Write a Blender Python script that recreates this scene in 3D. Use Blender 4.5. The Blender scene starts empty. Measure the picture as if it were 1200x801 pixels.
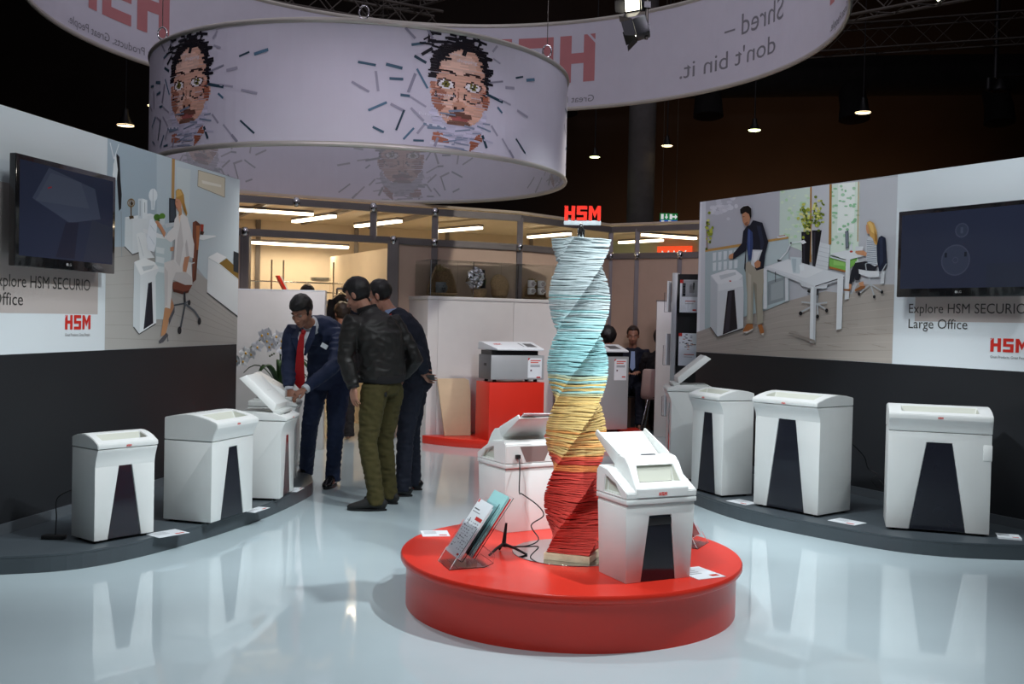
import bpy, bmesh, math, random
import numpy as np
from mathutils import Vector, Matrix, noise
R = math.radians
rnd = random.Random(7)
SC = bpy.context.scene
COL = SC.collection

# ------------------------------------------------------------------ camera
cam_data = bpy.data.cameras.new('camera')
cam = bpy.data.objects.new('camera', cam_data)
COL.objects.link(cam)
SC.camera = cam
cam_data.sensor_width = 36.0
cam_data.lens = 36.0
cam_data.clip_end = 200
_p, _r = math.atan(26.5/1200), R(1.3)
_f = Vector((0, math.cos(_p), -math.sin(_p)))
_u0 = Vector((0, math.sin(_p), math.cos(_p)))
_x = Vector((math.cos(_r), 0, 0)) + math.sin(_r)*_u0
_u = Vector((-math.sin(_r), 0, 0)) + math.cos(_r)*_u0
_m = Matrix((_x, _u, -_f)).transposed().to_4x4()
_m.translation = Vector((0, 0, 1.45))
cam.matrix_world = _m

# ------------------------------------------------------------------ world, lights, exposure
SC.view_settings.view_transform = 'Standard'
SC.view_settings.look = 'None'
SC.view_settings.exposure = 0.12
SC.view_settings.gamma = 1.0
W = bpy.data.worlds.new('hall_air')
SC.world = W
W.use_nodes = True
bg = W.node_tree.nodes['Background']
bg.inputs[0].default_value = (0.80, 0.85, 1.0, 1)
bg.inputs[1].default_value = 0.012

def spot(name, loc, target, power, angle=60, blend=0.7, radius=0.12, col=(0.90, 0.97, 1.0)):
    d = bpy.data.lights.new(name, 'SPOT')
    d.energy = power; d.spot_size = R(angle); d.spot_blend = blend
    d.shadow_soft_size = radius; d.color = col
    o = bpy.data.objects.new(name, d); COL.objects.link(o)
    o.location = loc
    o.rotation_euler = (Vector(target)-Vector(loc)).to_track_quat('-Z', 'Y').to_euler()
    return o
def area(name, loc, target, power, sx, sy, col=(0.90, 0.96, 1.0)):
    d = bpy.data.lights.new(name, 'AREA')
    d.energy = power; d.shape = 'RECTANGLE'; d.size = sx; d.size_y = sy; d.color = col
    o = bpy.data.objects.new(name, d); COL.objects.link(o)
    o.location = loc
    o.rotation_euler = (Vector(target)-Vector(loc)).to_track_quat('-Z', 'Y').to_euler()
    return o
# booth spots on the ring's rigging above the frame, plus unseen fill spots added
spot('spot_island_right', (2.5, 4.7, 5.2), (0.2, 5.3, 0.6), 760, 64, radius=0.07)
spot('spot_island_left', (-1.5, 6.3, 5.4), (0.4, 5.0, 0.3), 380, 60, radius=0.07)
spot('front_fill', (-1.3, 1.8, 4.7), (0.34, 5.12, 1.12), 600, 20, 0.6, radius=0.06)  # narrow unseen fill added to brighten the paper column
spot('front_fill_right', (2.3, 2.3, 4.7), (0.34, 5.12, 1.12), 520, 20, 0.6, radius=0.06)  # second added fill, for the column's right-hand faces
spot('front_fill_wide', (-0.9, 1.6, 5.0), (0.35, 5.2, 0.5), 250, 34, radius=0.1)  # added front fill for the island and its facing shredder
spot('spot_podium_left', (0.9, 4.6, 4.5), (-2.2, 6.5, 0.6), 470, 40)
spot('spot_podium_right', (-0.4, 5.4, 4.3), (2.35, 7.3, 0.5), 620, 35)
spot('podium_right_fill', (3.3, 3.8, 5.2), (2.7, 7.2, 0.7), 270, 45)  # unseen fill added to lift the shredder sides on this podium
spot('spot_wall_left', (-0.6, 4.3, 5.3), (-2.8, 7.1, 2.0), 190, 70, radius=0.5)
spot('spot_wall_right', (0.9, 5.6, 5.3), (2.8, 8.3, 2.3), 300, 70, radius=0.5)
spot('spot_counter', (2.4, 9.6, 4.7), (0.0, 12.2, 1.0), 330, 60, col=(1.0, 0.95, 0.88))
spot('spot_floor_left', (-1.2, 2.2, 5.2), (-1.2, 4.0, 0), 75, 90, radius=0.25)
spot('drum_fill', (-1.8, 9.7, 3.5), (-2.0, 10.2, 0), 130, 100, 0.6, 0.25, (1.0, 0.95, 0.9))  # unseen spot added inside the drum to brighten the half wall
# unseen lilac washes added to brighten the banners, then two more fills
spot('banner_wash_left', (-2.6, 3.4, 4.9), (-1.9, 9.5, 3.6), 240, 55, radius=0.6, col=(0.86, 0.80, 1.0))
spot('banner_wash_right', (1.8, 3.2, 5.0), (0.2, 11.5, 4.2), 480, 62, radius=0.6, col=(0.86, 0.80, 1.0))
spot('ring_wash_right', (0.5, 7.4, 5.1), (1.7, 12.8, 4.8), 160, 95, 1.0, 0.3, (0.86, 0.82, 1.0))
spot('ring_wash_left', (-1.7, 7.4, 5.1), (-3.4, 12.4, 4.8), 150, 95, 1.0, 0.3, (0.86, 0.82, 1.0))
spot('plinth_fill', (1.0, 7.0, 4.7), (0.3, 11.4, 0.6), 330, 26, 0.8)  # fill added to brighten the red plinth, no lamp seen there
area('hall_fill', (0, 9, 9.6), (0, 9, 0), 330, 16, 16, (0.9, 0.86, 1.0))  # unseen overhead fill standing in for ambient light in the closed hall

# ------------------------------------------------------------------ materials
def lin(h):
    v = [int(h[i:i+2], 16)/255 for i in (0, 2, 4)]
    return tuple((c/12.92 if c <= 0.04045 else ((c+0.055)/1.055)**2.4) for c in v)
MATS = {}
def mat(name, col, rough=0.5, metal=0.0, spec=0.5, bump=0.0, bscale=40, var=0.0, vscale=6, emit=None, estr=0.0, trans=0.0, ior=1.45, alpha=1.0, coat=0.0):
    m = bpy.data.materials.new(name); m.use_nodes = True
    nt = m.node_tree; b = nt.nodes['Principled BSDF']
    c = lin(col) if isinstance(col, str) else col
    b.inputs['Base Color'].default_value = (*c, 1)
    b.inputs['Roughness'].default_value = rough
    b.inputs['Metallic'].default_value = metal
    b.inputs['Specular IOR Level'].default_value = spec
    b.inputs['IOR'].default_value = ior
    b.inputs['Transmission Weight'].default_value = trans
    b.inputs['Alpha'].default_value = alpha
    b.inputs['Coat Weight'].default_value = coat
    if emit is not None:
        b.inputs['Emission Color'].default_value = (*(lin(emit) if isinstance(emit, str) else emit), 1)
        b.inputs['Emission Strength'].default_value = estr
    if var > 0 or bump > 0:
        tc = nt.nodes.new('ShaderNodeTexCoord')
    if var > 0:
        n = nt.nodes.new('ShaderNodeTexNoise'); n.inputs['Scale'].default_value = vscale; n.inputs['Detail'].default_value = 4
        nt.links.new(tc.outputs['Object'], n.inputs['Vector'])
        r = nt.nodes.new('ShaderNodeMapRange')
        r.inputs[1].default_value = 0.3; r.inputs[2].default_value = 0.7
        r.inputs[3].default_value = 1-var; r.inputs[4].default_value = 1+var
        nt.links.new(n.outputs['Fac'], r.inputs[0])
        mx = nt.nodes.new('ShaderNodeMix'); mx.data_type = 'RGBA'; mx.blend_type = 'MULTIPLY'; mx.inputs[0].default_value = 1
        mx.inputs[6].default_value = (*c, 1)
        nt.links.new(r.outputs[0], mx.inputs[7])
        nt.links.new(mx.outputs[2], b.inputs['Base Color'])
    if bump > 0:
        n2 = nt.nodes.new('ShaderNodeTexNoise'); n2.inputs['Scale'].default_value = bscale; n2.inputs['Detail'].default_value = 3
        nt.links.new(tc.outputs['Object'], n2.inputs['Vector'])
        bp = nt.nodes.new('ShaderNodeBump'); bp.inputs['Strength'].default_value = bump; bp.inputs['Distance'].default_value = 0.01
        nt.links.new(n2.outputs['Fac'], bp.inputs['Height'])
        nt.links.new(bp.outputs['Normal'], b.inputs['Normal'])
    MATS[name] = m
    return m
def print_mat(name, rough=0.55, emit=0.0):
    m = bpy.data.materials.new(name); m.use_nodes = True
    nt = m.node_tree; b = nt.nodes['Principled BSDF']
    a = nt.nodes.new('ShaderNodeVertexColor'); a.layer_name = 'Col'
    nt.links.new(a.outputs['Color'], b.inputs['Base Color'])
    b.inputs['Roughness'].default_value = rough
    b.inputs['Specular IOR Level'].default_value = 0.25
    if emit:
        nt.links.new(a.outputs['Color'], b.inputs['Emission Color']); b.inputs['Emission Strength'].default_value = emit
    MATS[name] = m
    return m
def sheet_mat():
    m = bpy.data.materials.new('coloured_paper'); m.use_nodes = True
    nt = m.node_tree; b = nt.nodes['Principled BSDF']
    oi = nt.nodes.new('ShaderNodeObjectInfo')
    tc = nt.nodes.new('ShaderNodeTexCoord')
    n = nt.nodes.new('ShaderNodeTexNoise'); n.inputs['Scale'].default_value = 30
    nt.links.new(tc.outputs['Object'], n.inputs['Vector'])
    r = nt.nodes.new('ShaderNodeMapRange'); r.inputs[1].default_value = 0.3; r.inputs[2].default_value = 0.7; r.inputs[3].default_value = 0.88; r.inputs[4].default_value = 1.08
    nt.links.new(n.outputs['Fac'], r.inputs[0])
    mx = nt.nodes.new('ShaderNodeMix'); mx.data_type = 'RGBA'; mx.blend_type = 'MULTIPLY'; mx.inputs[0].default_value = 1
    nt.links.new(oi.outputs['Color'], mx.inputs[6]); nt.links.new(r.outputs[0], mx.inputs[7])
    nt.links.new(mx.outputs[2], b.inputs['Base Color'])
    b.inputs['Roughness'].default_value = 0.8
    return m
M_FLOOR = mat('glossy_white_floor', (0.50, 0.60, 0.632), 0.06, var=0.03, vscale=1.5, coat=0.25)
M_POD = mat('dark_grey_laminate', (0.055, 0.068, 0.078), 0.32, var=0.06, vscale=5)
M_WALLD = mat('charcoal_wall_film', (0.015, 0.0165, 0.0195), 0.42, var=0.05, vscale=2)
M_WALLW = mat('white_wall_edge', (0.7, 0.73, 0.74), 0.5, var=0.02)
M_PLAS = mat('light_grey_plastic', (0.72, 0.735, 0.72), 0.38, bump=0.03, bscale=900, var=0.015, vscale=8)
M_PLAS2 = mat('slot_plastic', (0.62, 0.645, 0.625), 0.45, var=0.02)
M_SLOT = mat('hopper_lining', (0.56, 0.57, 0.50), 0.5, var=0.02)
M_WIN = mat('smoked_window', (0.012, 0.013, 0.02), 0.12, var=0.1, vscale=10, coat=0.3)
M_BLACK = mat('black_plastic', (0.012, 0.012, 0.013), 0.4, var=0.1)
M_RED = mat('red_logo_paint', (0.62, 0.025, 0.015), 0.45, var=0.03)
M_REDP = mat('red_laminate', (0.68, 0.033, 0.018), 0.3, var=0.03, vscale=4)
M_MIRROR = mat('mirror_disc', (0.55, 0.57, 0.58), 0.03, 1.0, var=0.02)
M_CARD = mat('white_card', (0.75, 0.79, 0.82), 0.4, var=0.02)
M_WOOD = mat('pale_plywood', (0.55, 0.44, 0.3), 0.6, var=0.12, vscale=25)
M_CHROME = mat('polished_metal', (0.6, 0.6, 0.6), 0.15, 1.0, var=0.05)
M_ALU = mat('grey_aluminium_profile', (0.24, 0.215, 0.205), 0.42, 0.45, var=0.05)
M_PANEL = mat('beige_partition_panel', (0.58, 0.42, 0.31), 0.5, var=0.03)
M_KITCH = mat('cream_kitchen_panel', (0.72, 0.6, 0.45), 0.6, var=0.03)
M_COUNTER = mat('white_counter_laminate', (0.68, 0.67, 0.65), 0.28, var=0.02)
M_FABRIC = mat('stretched_banner_fabric', (0.60, 0.58, 0.63), 0.8, var=0.015, bump=0.02, bscale=600)
M_RIM = mat('ring_aluminium_rim', (0.55, 0.52, 0.45), 0.4, 0.5, var=0.04)
M_HALL = mat('brown_hall_wall', (0.040, 0.028, 0.021), 0.8, var=0.15, vscale=0.6)
M_CEIL = mat('black_hall_ceiling', (0.012, 0.011, 0.010), 0.9, var=0.2)
M_HFLOOR = mat('hall_floor', (0.07, 0.065, 0.06), 0.25, var=0.1)
M_TRUSS = mat('truss_metal', (0.10, 0.088, 0.075), 0.5, 0.6, var=0.1)
M_GLASS = mat('clear_case_glass', (0.9, 0.93, 0.92), 0.02, trans=1.0, ior=1.12, var=0.01)
M_ACRY = mat('clear_acrylic', (0.97, 0.98, 1.0), 0.03, trans=1.0, ior=1.12, var=0.005)
M_PRINT = print_mat('printed_film')
M_SCREEN = print_mat('screen_image', 0.12, 0.18)
M_BEZEL = mat('gloss_black_bezel', (0.008, 0.008, 0.009), 0.12, var=0.1, coat=0.4)
M_TUBE = mat('lit_tube', (1, .9, .7), 0.5, emit=(1.0, 0.84, 0.60), estr=4.5, var=0.01)
M_PEND = mat('lit_lamp_face', (1, .9, .7), 0.5, emit=(1.0, 0.75, 0.42), estr=4.5, var=0.01)
M_PENDG = mat('lit_lamp_face_cool', (.9, 1, .7), 0.5, emit=(0.9, 1.0, 0.45), estr=7, var=0.01)
M_FLOOD = mat('lit_flood_lens', (1, .95, .8), 0.5, emit=(1.0, 0.93, 0.72), estr=6, var=0.01)
M_GREY = mat('silver_grey_steel', (0.47, 0.49, 0.50), 0.35, 0.3, var=0.02)
M_DGREY = mat('slate_grey_steel', (0.12, 0.125, 0.135), 0.4, 0.2, var=0.04)
M_TAN = mat('tan_board', (0.56, 0.42, 0.27), 0.65, var=0.05)
M_TEXT = mat('dark_grey_print', (0.05, 0.048, 0.045), 0.6, var=0.02)
M_TEXTG = mat('grey_print', (0.2, 0.2, 0.2), 0.6, var=0.02)
M_RINGTXT = mat('pale_grey_print', (0.22, 0.215, 0.23), 0.8, var=0.02)
M_RINGRED = mat('faded_red_print', (0.50, 0.19, 0.19), 0.8, var=0.03)
M_SKIN = mat('skin', (0.45, 0.22, 0.15), 0.5, var=0.08, vscale=30)
M_SKIND = mat('tanned_skin', (0.36, 0.17, 0.11), 0.5, var=0.08, vscale=30)
M_HAIR = mat('black_hair', (0.009, 0.008, 0.008), 0.42, bump=0.25, bscale=260, var=0.3, vscale=60)
M_HAIRB = mat('brown_hair', (0.03, 0.018, 0.012), 0.45, bump=0.25, bscale=260, var=0.3, vscale=60)
M_NAVY = mat('navy_suit_cloth', (0.012, 0.022, 0.062), 0.75, bump=0.1, bscale=200, var=0.1, vscale=12)
M_NAVYD = mat('dark_navy_cloth', (0.008, 0.011, 0.024), 0.8, bump=0.1, bscale=200, var=0.1, vscale=12)
M_LEATHER = mat('black_brown_leather', (0.012, 0.0108, 0.0098), 0.5, bump=0.12, bscale=60, var=0.15, vscale=14)
M_OLIVE = mat('olive_cotton', (0.055, 0.045, 0.010), 0.85, bump=0.12, bscale=200, var=0.12, vscale=12)
M_TIE = mat('red_silk', (0.42, 0.008, 0.012), 0.5, var=0.06, vscale=30)
M_SHIRT = mat('white_shirt', (0.7, 0.73, 0.78), 0.7, var=0.03)
M_BLUESH = mat('light_blue_shirt', (0.3, 0.4, 0.62), 0.7, var=0.03)
M_SHOE = mat('black_shoe_leather', (0.008, 0.008, 0.009), 0.22, var=0.1)
M_SUEDE = mat('black_suede', (0.01, 0.01, 0.01), 0.7, var=0.1)
M_DARKC = mat('black_cloth', (0.010, 0.009, 0.010), 0.85, var=0.15)
M_PETAL = mat('white_petal', (0.78, 0.8, 0.82), 0.5, var=0.04)
M_YEL = mat('yellow_petal_lip', (0.7, 0.4, 0.03), 0.5, var=0.1)
M_LEAF = mat('green_leaf', (0.03, 0.07, 0.02), 0.35, var=0.25, vscale=15)
M_STEM = mat('bamboo_cane', (0.35, 0.27, 0.1), 0.5, var=0.1)
M_TEAL = mat('teal_paper', (0.30, 0.58, 0.58), 0.5, var=0.03)
M_BURLAP = mat('burlap', (0.33, 0.22, 0.11), 0.9, bump=0.8, bscale=90, var=0.25, vscale=60)
M_FOIL = mat('silver_foil', (0.75, 0.75, 0.76), 0.12, 1.0, bump=0.9, bscale=25, var=0.1)
M_GREEN = mat('exit_sign_green', (0.01, 0.16, 0.05), 0.5, emit=(0.01, 0.2, 0.05), estr=0.5, var=0.02)
M_BLUES = mat('sign_blue', (0.01, 0.07, 0.45), 0.5, emit=(0.01, 0.08, 0.5), estr=0.5, var=0.02)
M_SIGNW = mat('sign_white', (0.8, 0.85, 0.85), 0.5, emit=(0.8, 0.85, 0.85), estr=0.5, var=0.02)
M_ORSIGN = mat('lit_orange_red', (0.6, 0.06, 0.02), 0.5, emit=(0.75, 0.07, 0.02), estr=0.9, var=0.02)
M_PALEG = mat('pale_green_panel', (0.5, 0.58, 0.45), 0.6, var=0.03)
M_PAPER = sheet_mat()
M_CHAIR = mat('grey_chair_shell', (0.045, 0.042, 0.042), 0.5, var=0.05)
M_PINK = mat('pale_pink_chair_shell', (0.45, 0.33, 0.3), 0.5, var=0.05)
M_EYE = mat('eye_white', (0.42, 0.40, 0.38), 0.3, var=0.02)
M_LIP = mat('lip', (0.28, 0.08, 0.06), 0.5, var=0.05)
M_STONE = mat('grey_mug_glaze', (0.16, 0.18, 0.18), 0.35, var=0.15, vscale=40)
M_CERAM = mat('white_china', (0.7, 0.68, 0.64), 0.25, var=0.05, vscale=30)
M_ORANGE = mat('orange_tray', (0.6, 0.2, 0.05), 0.5, var=0.05)

# ------------------------------------------------------------------ builders
def root(name, loc=(0, 0, 0), rz=0.0, label=None, cat=None, group=None):
    o = bpy.data.objects.new(name, None); COL.objects.link(o)
    o.empty_display_size = 0.1
    o.location = loc; o.rotation_euler = (0, 0, rz)
    if label: o['label'] = label
    if cat: o['category'] = cat
    if group: o['group'] = group
    return o
def tag(o, label, cat, group=None):
    o['label'] = label; o['category'] = cat
    if group: o['group'] = group
    return o
def struct(o):
    o['kind'] = 'structure'; return o
def link(name, me, parent=None, loc=None, rot=None):
    o = bpy.data.objects.new(name, me); COL.objects.link(o)
    if parent is not None: o.parent = parent
    if loc is not None: o.location = loc
    if rot is not None: o.rotation_euler = rot
    return o
class MB:
    """collects shapes into one mesh"""
    def __init__(s): s.v = []; s.f = []; s.c = []; s.sm = []
    def add(s, vs, fs, col=None, smooth=False):
        b = len(s.v); s.v += [tuple(p) for p in vs]
        for q in fs: s.f.append([b+i for i in q]); s.c.append(col); s.sm.append(smooth)
        return s
    def box(s, x0, x1, y0, y1, z0, z1, M=None):
        vs = [(x, y, z) for z in (z0, z1) for y in (y0, y1) for x in (x0, x1)]
        if M is not None: vs = [M @ Vector(v) for v in vs]
        return s.add(vs, [(0, 2, 3, 1), (4, 5, 7, 6), (0, 1, 5, 4), (2, 6, 7, 3), (0, 4, 6, 2), (1, 3, 7, 5)])
    def beam(s, a, b, w, h, up=(0, 0, 1)):
        a = Vector(a); b = Vector(b); t = (b-a).normalized(); u = Vector(up)
        sd = t.cross(u)
        if sd.length < 1e-4: sd = t.cross(Vector((1, 0, 0)))
        sd.normalize(); u = sd.cross(t)
        vs = []
        for p in (a, b):
            for i, j in ((-1, -1), (1, -1), (1, 1), (-1, 1)): vs.append(p+sd*(i*w/2)+u*(j*h/2))
        return s.add(vs, [(0, 3, 2, 1), (4, 5, 6, 7), (0, 1, 5, 4), (1, 2, 6, 5), (2, 3, 7, 6), (3, 0, 4, 7)])
    def tube(s, pts, rad, n=8, cap=True, smooth=True, side=None):
        """loft; rad = number, list of numbers, or list of (a along side, b across)"""
        P = [Vector(p) for p in pts]; k = len(P)
        if not isinstance(rad, (list, tuple)): rad = [rad]*k
        rad = [(r if isinstance(r, (tuple, list)) else (r, r)) for r in rad]
        prev = Vector(side).normalized() if side is not None else None
        rings = []
        for i in range(k):
            t = (P[min(i+1, k-1)]-P[max(i-1, 0)]).normalized()
            if prev is None:
                prev = t.cross(Vector((0, 0, 1)))
                if prev.length < 1e-3: prev = Vector((1, 0, 0))
            sd = prev - t*prev.dot(t)
            if sd.length < 1e-6: sd = t.orthogonal()
            sd.normalize()
            if side is None: prev = sd
            o = t.cross(sd)
            rings.append([P[i]+sd*(rad[i][0]*math.cos(2*math.pi*j/n))+o*(rad[i][1]*math.sin(2*math.pi*j/n)) for j in range(n)])
        vs = [v for r in rings for v in r]; fs = []
        for i in range(k-1):
            for j in range(n):
                a = i*n+j; b2 = i*n+(j+1) % n
                fs.append((a, b2, b2+n, a+n))
        s.add(vs, fs, smooth=smooth)
        if cap:
            s.add(rings[0], [tuple(range(n-1, -1, -1))]); s.add(rings[-1], [tuple(range(n))])
        return s
    def ball(s, c, r, n=12, m=8, M=None, smooth=True):
        """ellipsoid; r = number or 3 radii; M = 3x3 orientation"""
        c = Vector(c)
        if not isinstance(r, (tuple, list)): r = (r, r, r)
        vs = []
        for i in range(1, m):
            th = math.pi*i/m
            for j in range(n):
                ph = 2*math.pi*j/n
                p = Vector((r[0]*math.sin(th)*math.cos(ph), r[1]*math.sin(th)*math.sin(ph), r[2]*math.cos(th)))
                vs.append(c+((M @ p) if M is not None else p))
        top = Vector((0, 0, r[2])); 
        vs.append(c+((M @ top) if M is not None else top)); vs.append(c-((M @ top) if M is not None else top))
        fs = []
        for i in range(m-2):
            for j in range(n):
                a = i*n+j; b2 = i*n+(j+1) % n
                fs.append((a, a+n, b2+n, b2))
        t = (m-1)*n
        for j in range(n):
            fs.append((t, j, (j+1) % n)); fs.append((t+1, (m-2)*n+(j+1) % n, (m-2)*n+j))
        return s.add(vs, fs, smooth=smooth)
    def lathe(s, prof, c=(0, 0, 0), n=32, smooth=True, M=None):
        c = Vector(c); vs = []; k = len(prof)
        for r, z in prof:
            for j in range(n):
                p = Vector((r*math.cos(2*math.pi*j/n), r*math.sin(2*math.pi*j/n), z))
                vs.append(c+((M @ p) if M is not None else p))
        fs = []
        for i in range(k-1):
            for j in range(n):
                a = i*n+j; b2 = i*n+(j+1) % n
                fs.append((a, b2, b2+n, a+n))
        s.add(vs, fs, smooth=smooth)
        if prof[0][0] > 1e-6: s.add(vs[:n], [tuple(range(n-1, -1, -1))])
        if prof[-1][0] > 1e-6: s.add(vs[-n:], [tuple(range(n))])
        return s
    def prism(s, poly, z0, z1, M=None):
        n = len(poly)
        vs = [Vector((x, y, z0)) for x, y in poly]+[Vector((x, y, z1)) for x, y in poly]
        if M is not None: vs = [M @ v for v in vs]
        return s.add(vs, [tuple(range(n-1, -1, -1)), tuple(range(n, 2*n))]+[(i, (i+1) % n, (i+1) % n+n, i+n) for i in range(n)])
    def poly(s, pts, col=None): return s.add(pts, [tuple(range(len(pts)))], col)
    def mesh(s, name, m=None, off=None, bevel=0.0, bseg=2, colors=False, weld=False):
        me = bpy.data.meshes.new(name)
        vs = s.v if off is None else [(a-off[0], b-off[1], c-off[2]) for a, b, c in s.v]
        me.from_pydata(vs, [], s.f)
        if any(s.sm): me.polygons.foreach_set('use_smooth', s.sm)
        if colors:
            at = me.color_attributes.new('Col', 'FLOAT_COLOR', 'CORNER')
            out = []
            for p in me.polygons:
                c = s.c[p.index] or (0.5, 0.5, 0.5)
                out += [c[0], c[1], c[2], 1.0]*p.loop_total
            at.data.foreach_set('color', out)
        if bevel > 0 or weld:
            b = bmesh.new(); b.from_mesh(me)
            bmesh.ops.remove_doubles(b, verts=b.verts, dist=1e-5)
            bmesh.ops.recalc_face_normals(b, faces=b.faces)
            if bevel > 0:
                ed = [e for e in b.edges if len(e.link_faces) == 2 and e.calc_face_angle(0) > 0.5]
                bmesh.ops.bevel(b, geom=ed, offset=bevel, segments=bseg, affect='EDGES', clamp_overlap=True, profile=0.5)
                for f in b.faces: f.smooth = True
            b.to_mesh(me); b.free()
            if bevel > 0: me.set_sharp_from_angle(angle=R(40))
        if m is not None: me.materials.append(m)
        return me
    def build(s, name, m=None, parent=None, absolute=False, **k):
        off = parent.location if (absolute and parent is not None) else None
        return link(name, s.mesh(name, m, off, **k), parent)

def evaluated(me, mods):
    """apply modifiers to a mesh datablock and return the result"""
    o = bpy.data.objects.new('tmp', me); COL.objects.link(o)
    for kind, props in mods:
        md = o.modifiers.new(kind, kind)
        for a, v in props.items(): setattr(md, a, v)
    dg = bpy.context.evaluated_depsgraph_get()
    ev = o.evaluated_get(dg)
    out = bpy.data.meshes.new_from_object(ev)
    bpy.data.objects.remove(o)
    return out
def text_mesh(s, body_only=True):
    c = bpy.data.curves.new('t', 'FONT'); c.body = s; c.size = 1; c.resolution_u = 3
    o = bpy.data.objects.new('t', c); COL.objects.link(o)
    dg = bpy.context.evaluated_depsgraph_get()
    me = bpy.data.meshes.new_from_object(o.evaluated_get(dg))
    bpy.data.objects.remove(o)
    vs = [tuple(v.co) for v in me.vertices]; fs = [tuple(p.vertices) for p in me.polygons]
    bpy.data.meshes.remove(me)
    return vs, fs
def text_words(s, x0, x1, y0, cap, fn):
    """like text_fit, but one (vertices, faces) pair for each word"""
    vs, fs = text_mesh(s)
    par = list(range(len(vs)))
    def find(i):
        while par[i] != i: par[i] = par[par[i]]; i = par[i]
        return i
    for f in fs:
        for i in f[1:]: par[find(i)] = find(f[0])
    iv = {}
    for i, v in enumerate(vs):
        q = find(i); a, b = iv.get(q, (9e9, -9e9)); iv[q] = (min(a, v[0]), max(b, v[0]))
    order = sorted(iv, key=lambda q: iv[q][0]); word = {}; w = 0; end = None
    for q in order:
        if end is not None and iv[q][0]-end > 0.17: w += 1
        word[q] = w; end = max(iv[q][1], end if end is not None else -9e9)
    a = min(v[0] for v in vs); b = max(v[0] for v in vs); k = (x1-x0)/(b-a); c = cap/0.69
    out = []
    for n in range(w+1):
        idx = [i for i in range(len(vs)) if word[find(i)] == n]; mp = {i: j for j, i in enumerate(idx)}
        out.append(([fn(x0+(vs[i][0]-a)*k, y0+vs[i][1]*c) for i in idx], [tuple(mp[i] for i in f) for f in fs if f[0] in mp]))
    return out
def text_fit(s, x0, x1, y0, cap, fn):
    """flat lettering from x0 to x1 on baseline y0 with capital height cap; fn maps (x, y) to space"""
    vs, fs = text_mesh(s)
    a = min(v[0] for v in vs); b = max(v[0] for v in vs)
    k = (x1-x0)/(b-a); q = cap/0.69
    return [fn(x0+(v[0]-a)*k, y0+v[1]*q) for v in vs], fs
# red block logo: rectangles and polygons in units of letter height (total width 3)
LOGO = [[(0, 0), (.28, 0), (.28, 1), (.2, 1), (0, .80)], [(0, .87), (.13, 1), (0, 1)], [(.28, .4), (.58, .4), (.58, .62), (.28, .62)],
        [(.58, 0), (.86, 0), (.86, 1), (.58, 1)],
        [(1.02, .78), (1.86, .78), (1.86, 1), (1.02, 1)], [(1.02, .4), (1.29, .4), (1.29, .78), (1.02, .78)], [(1.29, .4), (1.86, .4), (1.86, .6), (1.29, .6)],
        [(1.59, .2), (1.86, .2), (1.86, .4), (1.59, .4)], [(1.02, 0), (1.86, 0), (1.86, .2), (1.02, .2)],
        [(2.02, 0), (2.28, 0), (2.28, 1), (2.02, 1)], [(2.74, 0), (3, 0), (3, 1), (2.74, 1)], [(2.28, .62), (2.51, .18), (2.51, .6), (2.28, 1)], [(2.51, .18), (2.74, .62), (2.74, 1), (2.51, .6)]]
def logo_flat(mb, x0, y0, w, h, fn, sub=1):
    for pl in LOGO:
        p = [(x0+a*w/3, y0+b*h) for a, b in pl]
        if sub > 1 and len(p) == 4:
            for k in range(sub):
                t0, t1 = k/sub, (k+1)/sub
                L = lambda a, b, t: (a[0]+(b[0]-a[0])*t, a[1]+(b[1]-a[1])*t)
                mb.poly([fn(*q) for q in (L(p[0], p[1], t0), L(p[0], p[1], t1), L(p[3], p[2], t1), L(p[3], p[2], t0))])
        else: mb.poly([fn(*q) for q in p])
    return mb

# ------------------------------------------------------------------ hall shell
struct(MB().box(-4.6, 4.6, -1.5, 17.4, -0.05, 0).build('floor', M_FLOOR))
g = MB(); g.box(-20, -4.6, -4, 27, -0.06, -0.012); g.box(4.6, 20, -4, 27, -0.06, -0.012); g.box(-4.6, 4.6, 17.4, 27, -0.06, -0.012)
struct(g.build('floor_hall', M_HFLOOR))
struct(MB().box(-20, 20, 26, 26.2, -0.05, 10).build('wall_back', M_HALL))
struct(MB().box(-20.2, -20, -4, 26, -0.05, 10).build('wall_hall_left', M_HALL))
struct(MB().box(20, 20.2, -4, 26, -0.05, 10).build('wall_hall_right', M_HALL))
struct(MB().box(-20, 20, -4.2, -4, -0.05, 10).build('wall_front', M_HALL))
struct(MB().box(-20.2, 20.2, -4.2, 26.2, 10, 10.2).build('ceiling', M_CEIL))

# ------------------------------------------------------------------ display walls with printed graphics
def wallframe(A, B):
    d = Vector((B[0]-A[0], B[1]-A[1], 0)).normalized()
    n = Vector((-d.y, d.x, 0))
    if n.x*A[0] > 0: n = -n
    O = Vector((A[0], A[1], 0))
    return lambda u, z, off=0.0: O+d*u+n*off+Vector((0, 0, z))
WL = wallframe((-2.46, 9.15), (-3.025, 6.03))
WR = wallframe((1.81, 10.05), (3.49, 7.0))
TW = 0.07
def wall_slab(name, F, L):
    m = MB()
    def blk(z0, z1): 
        c = [F(0, 0, 0), F(L, 0, 0), F(L, 0, -TW), F(0, 0, -TW)]
        m.prism([(p.x, p.y) for p in c], z0, z1)
    blk(0, 2.64)
    return struct(m.build(name, M_WALLD))
wall_slab('wall_left', WL, 4.6)
wall_slab('wall_right', WR, 4.6)
def parse(s):
    for ln in s.strip().split('\n'):
        t = ln.split(); v = [int(q)/1000 for q in t[1:]]
        yield t[0], list(zip(v[::2], v[1::2]))
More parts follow.
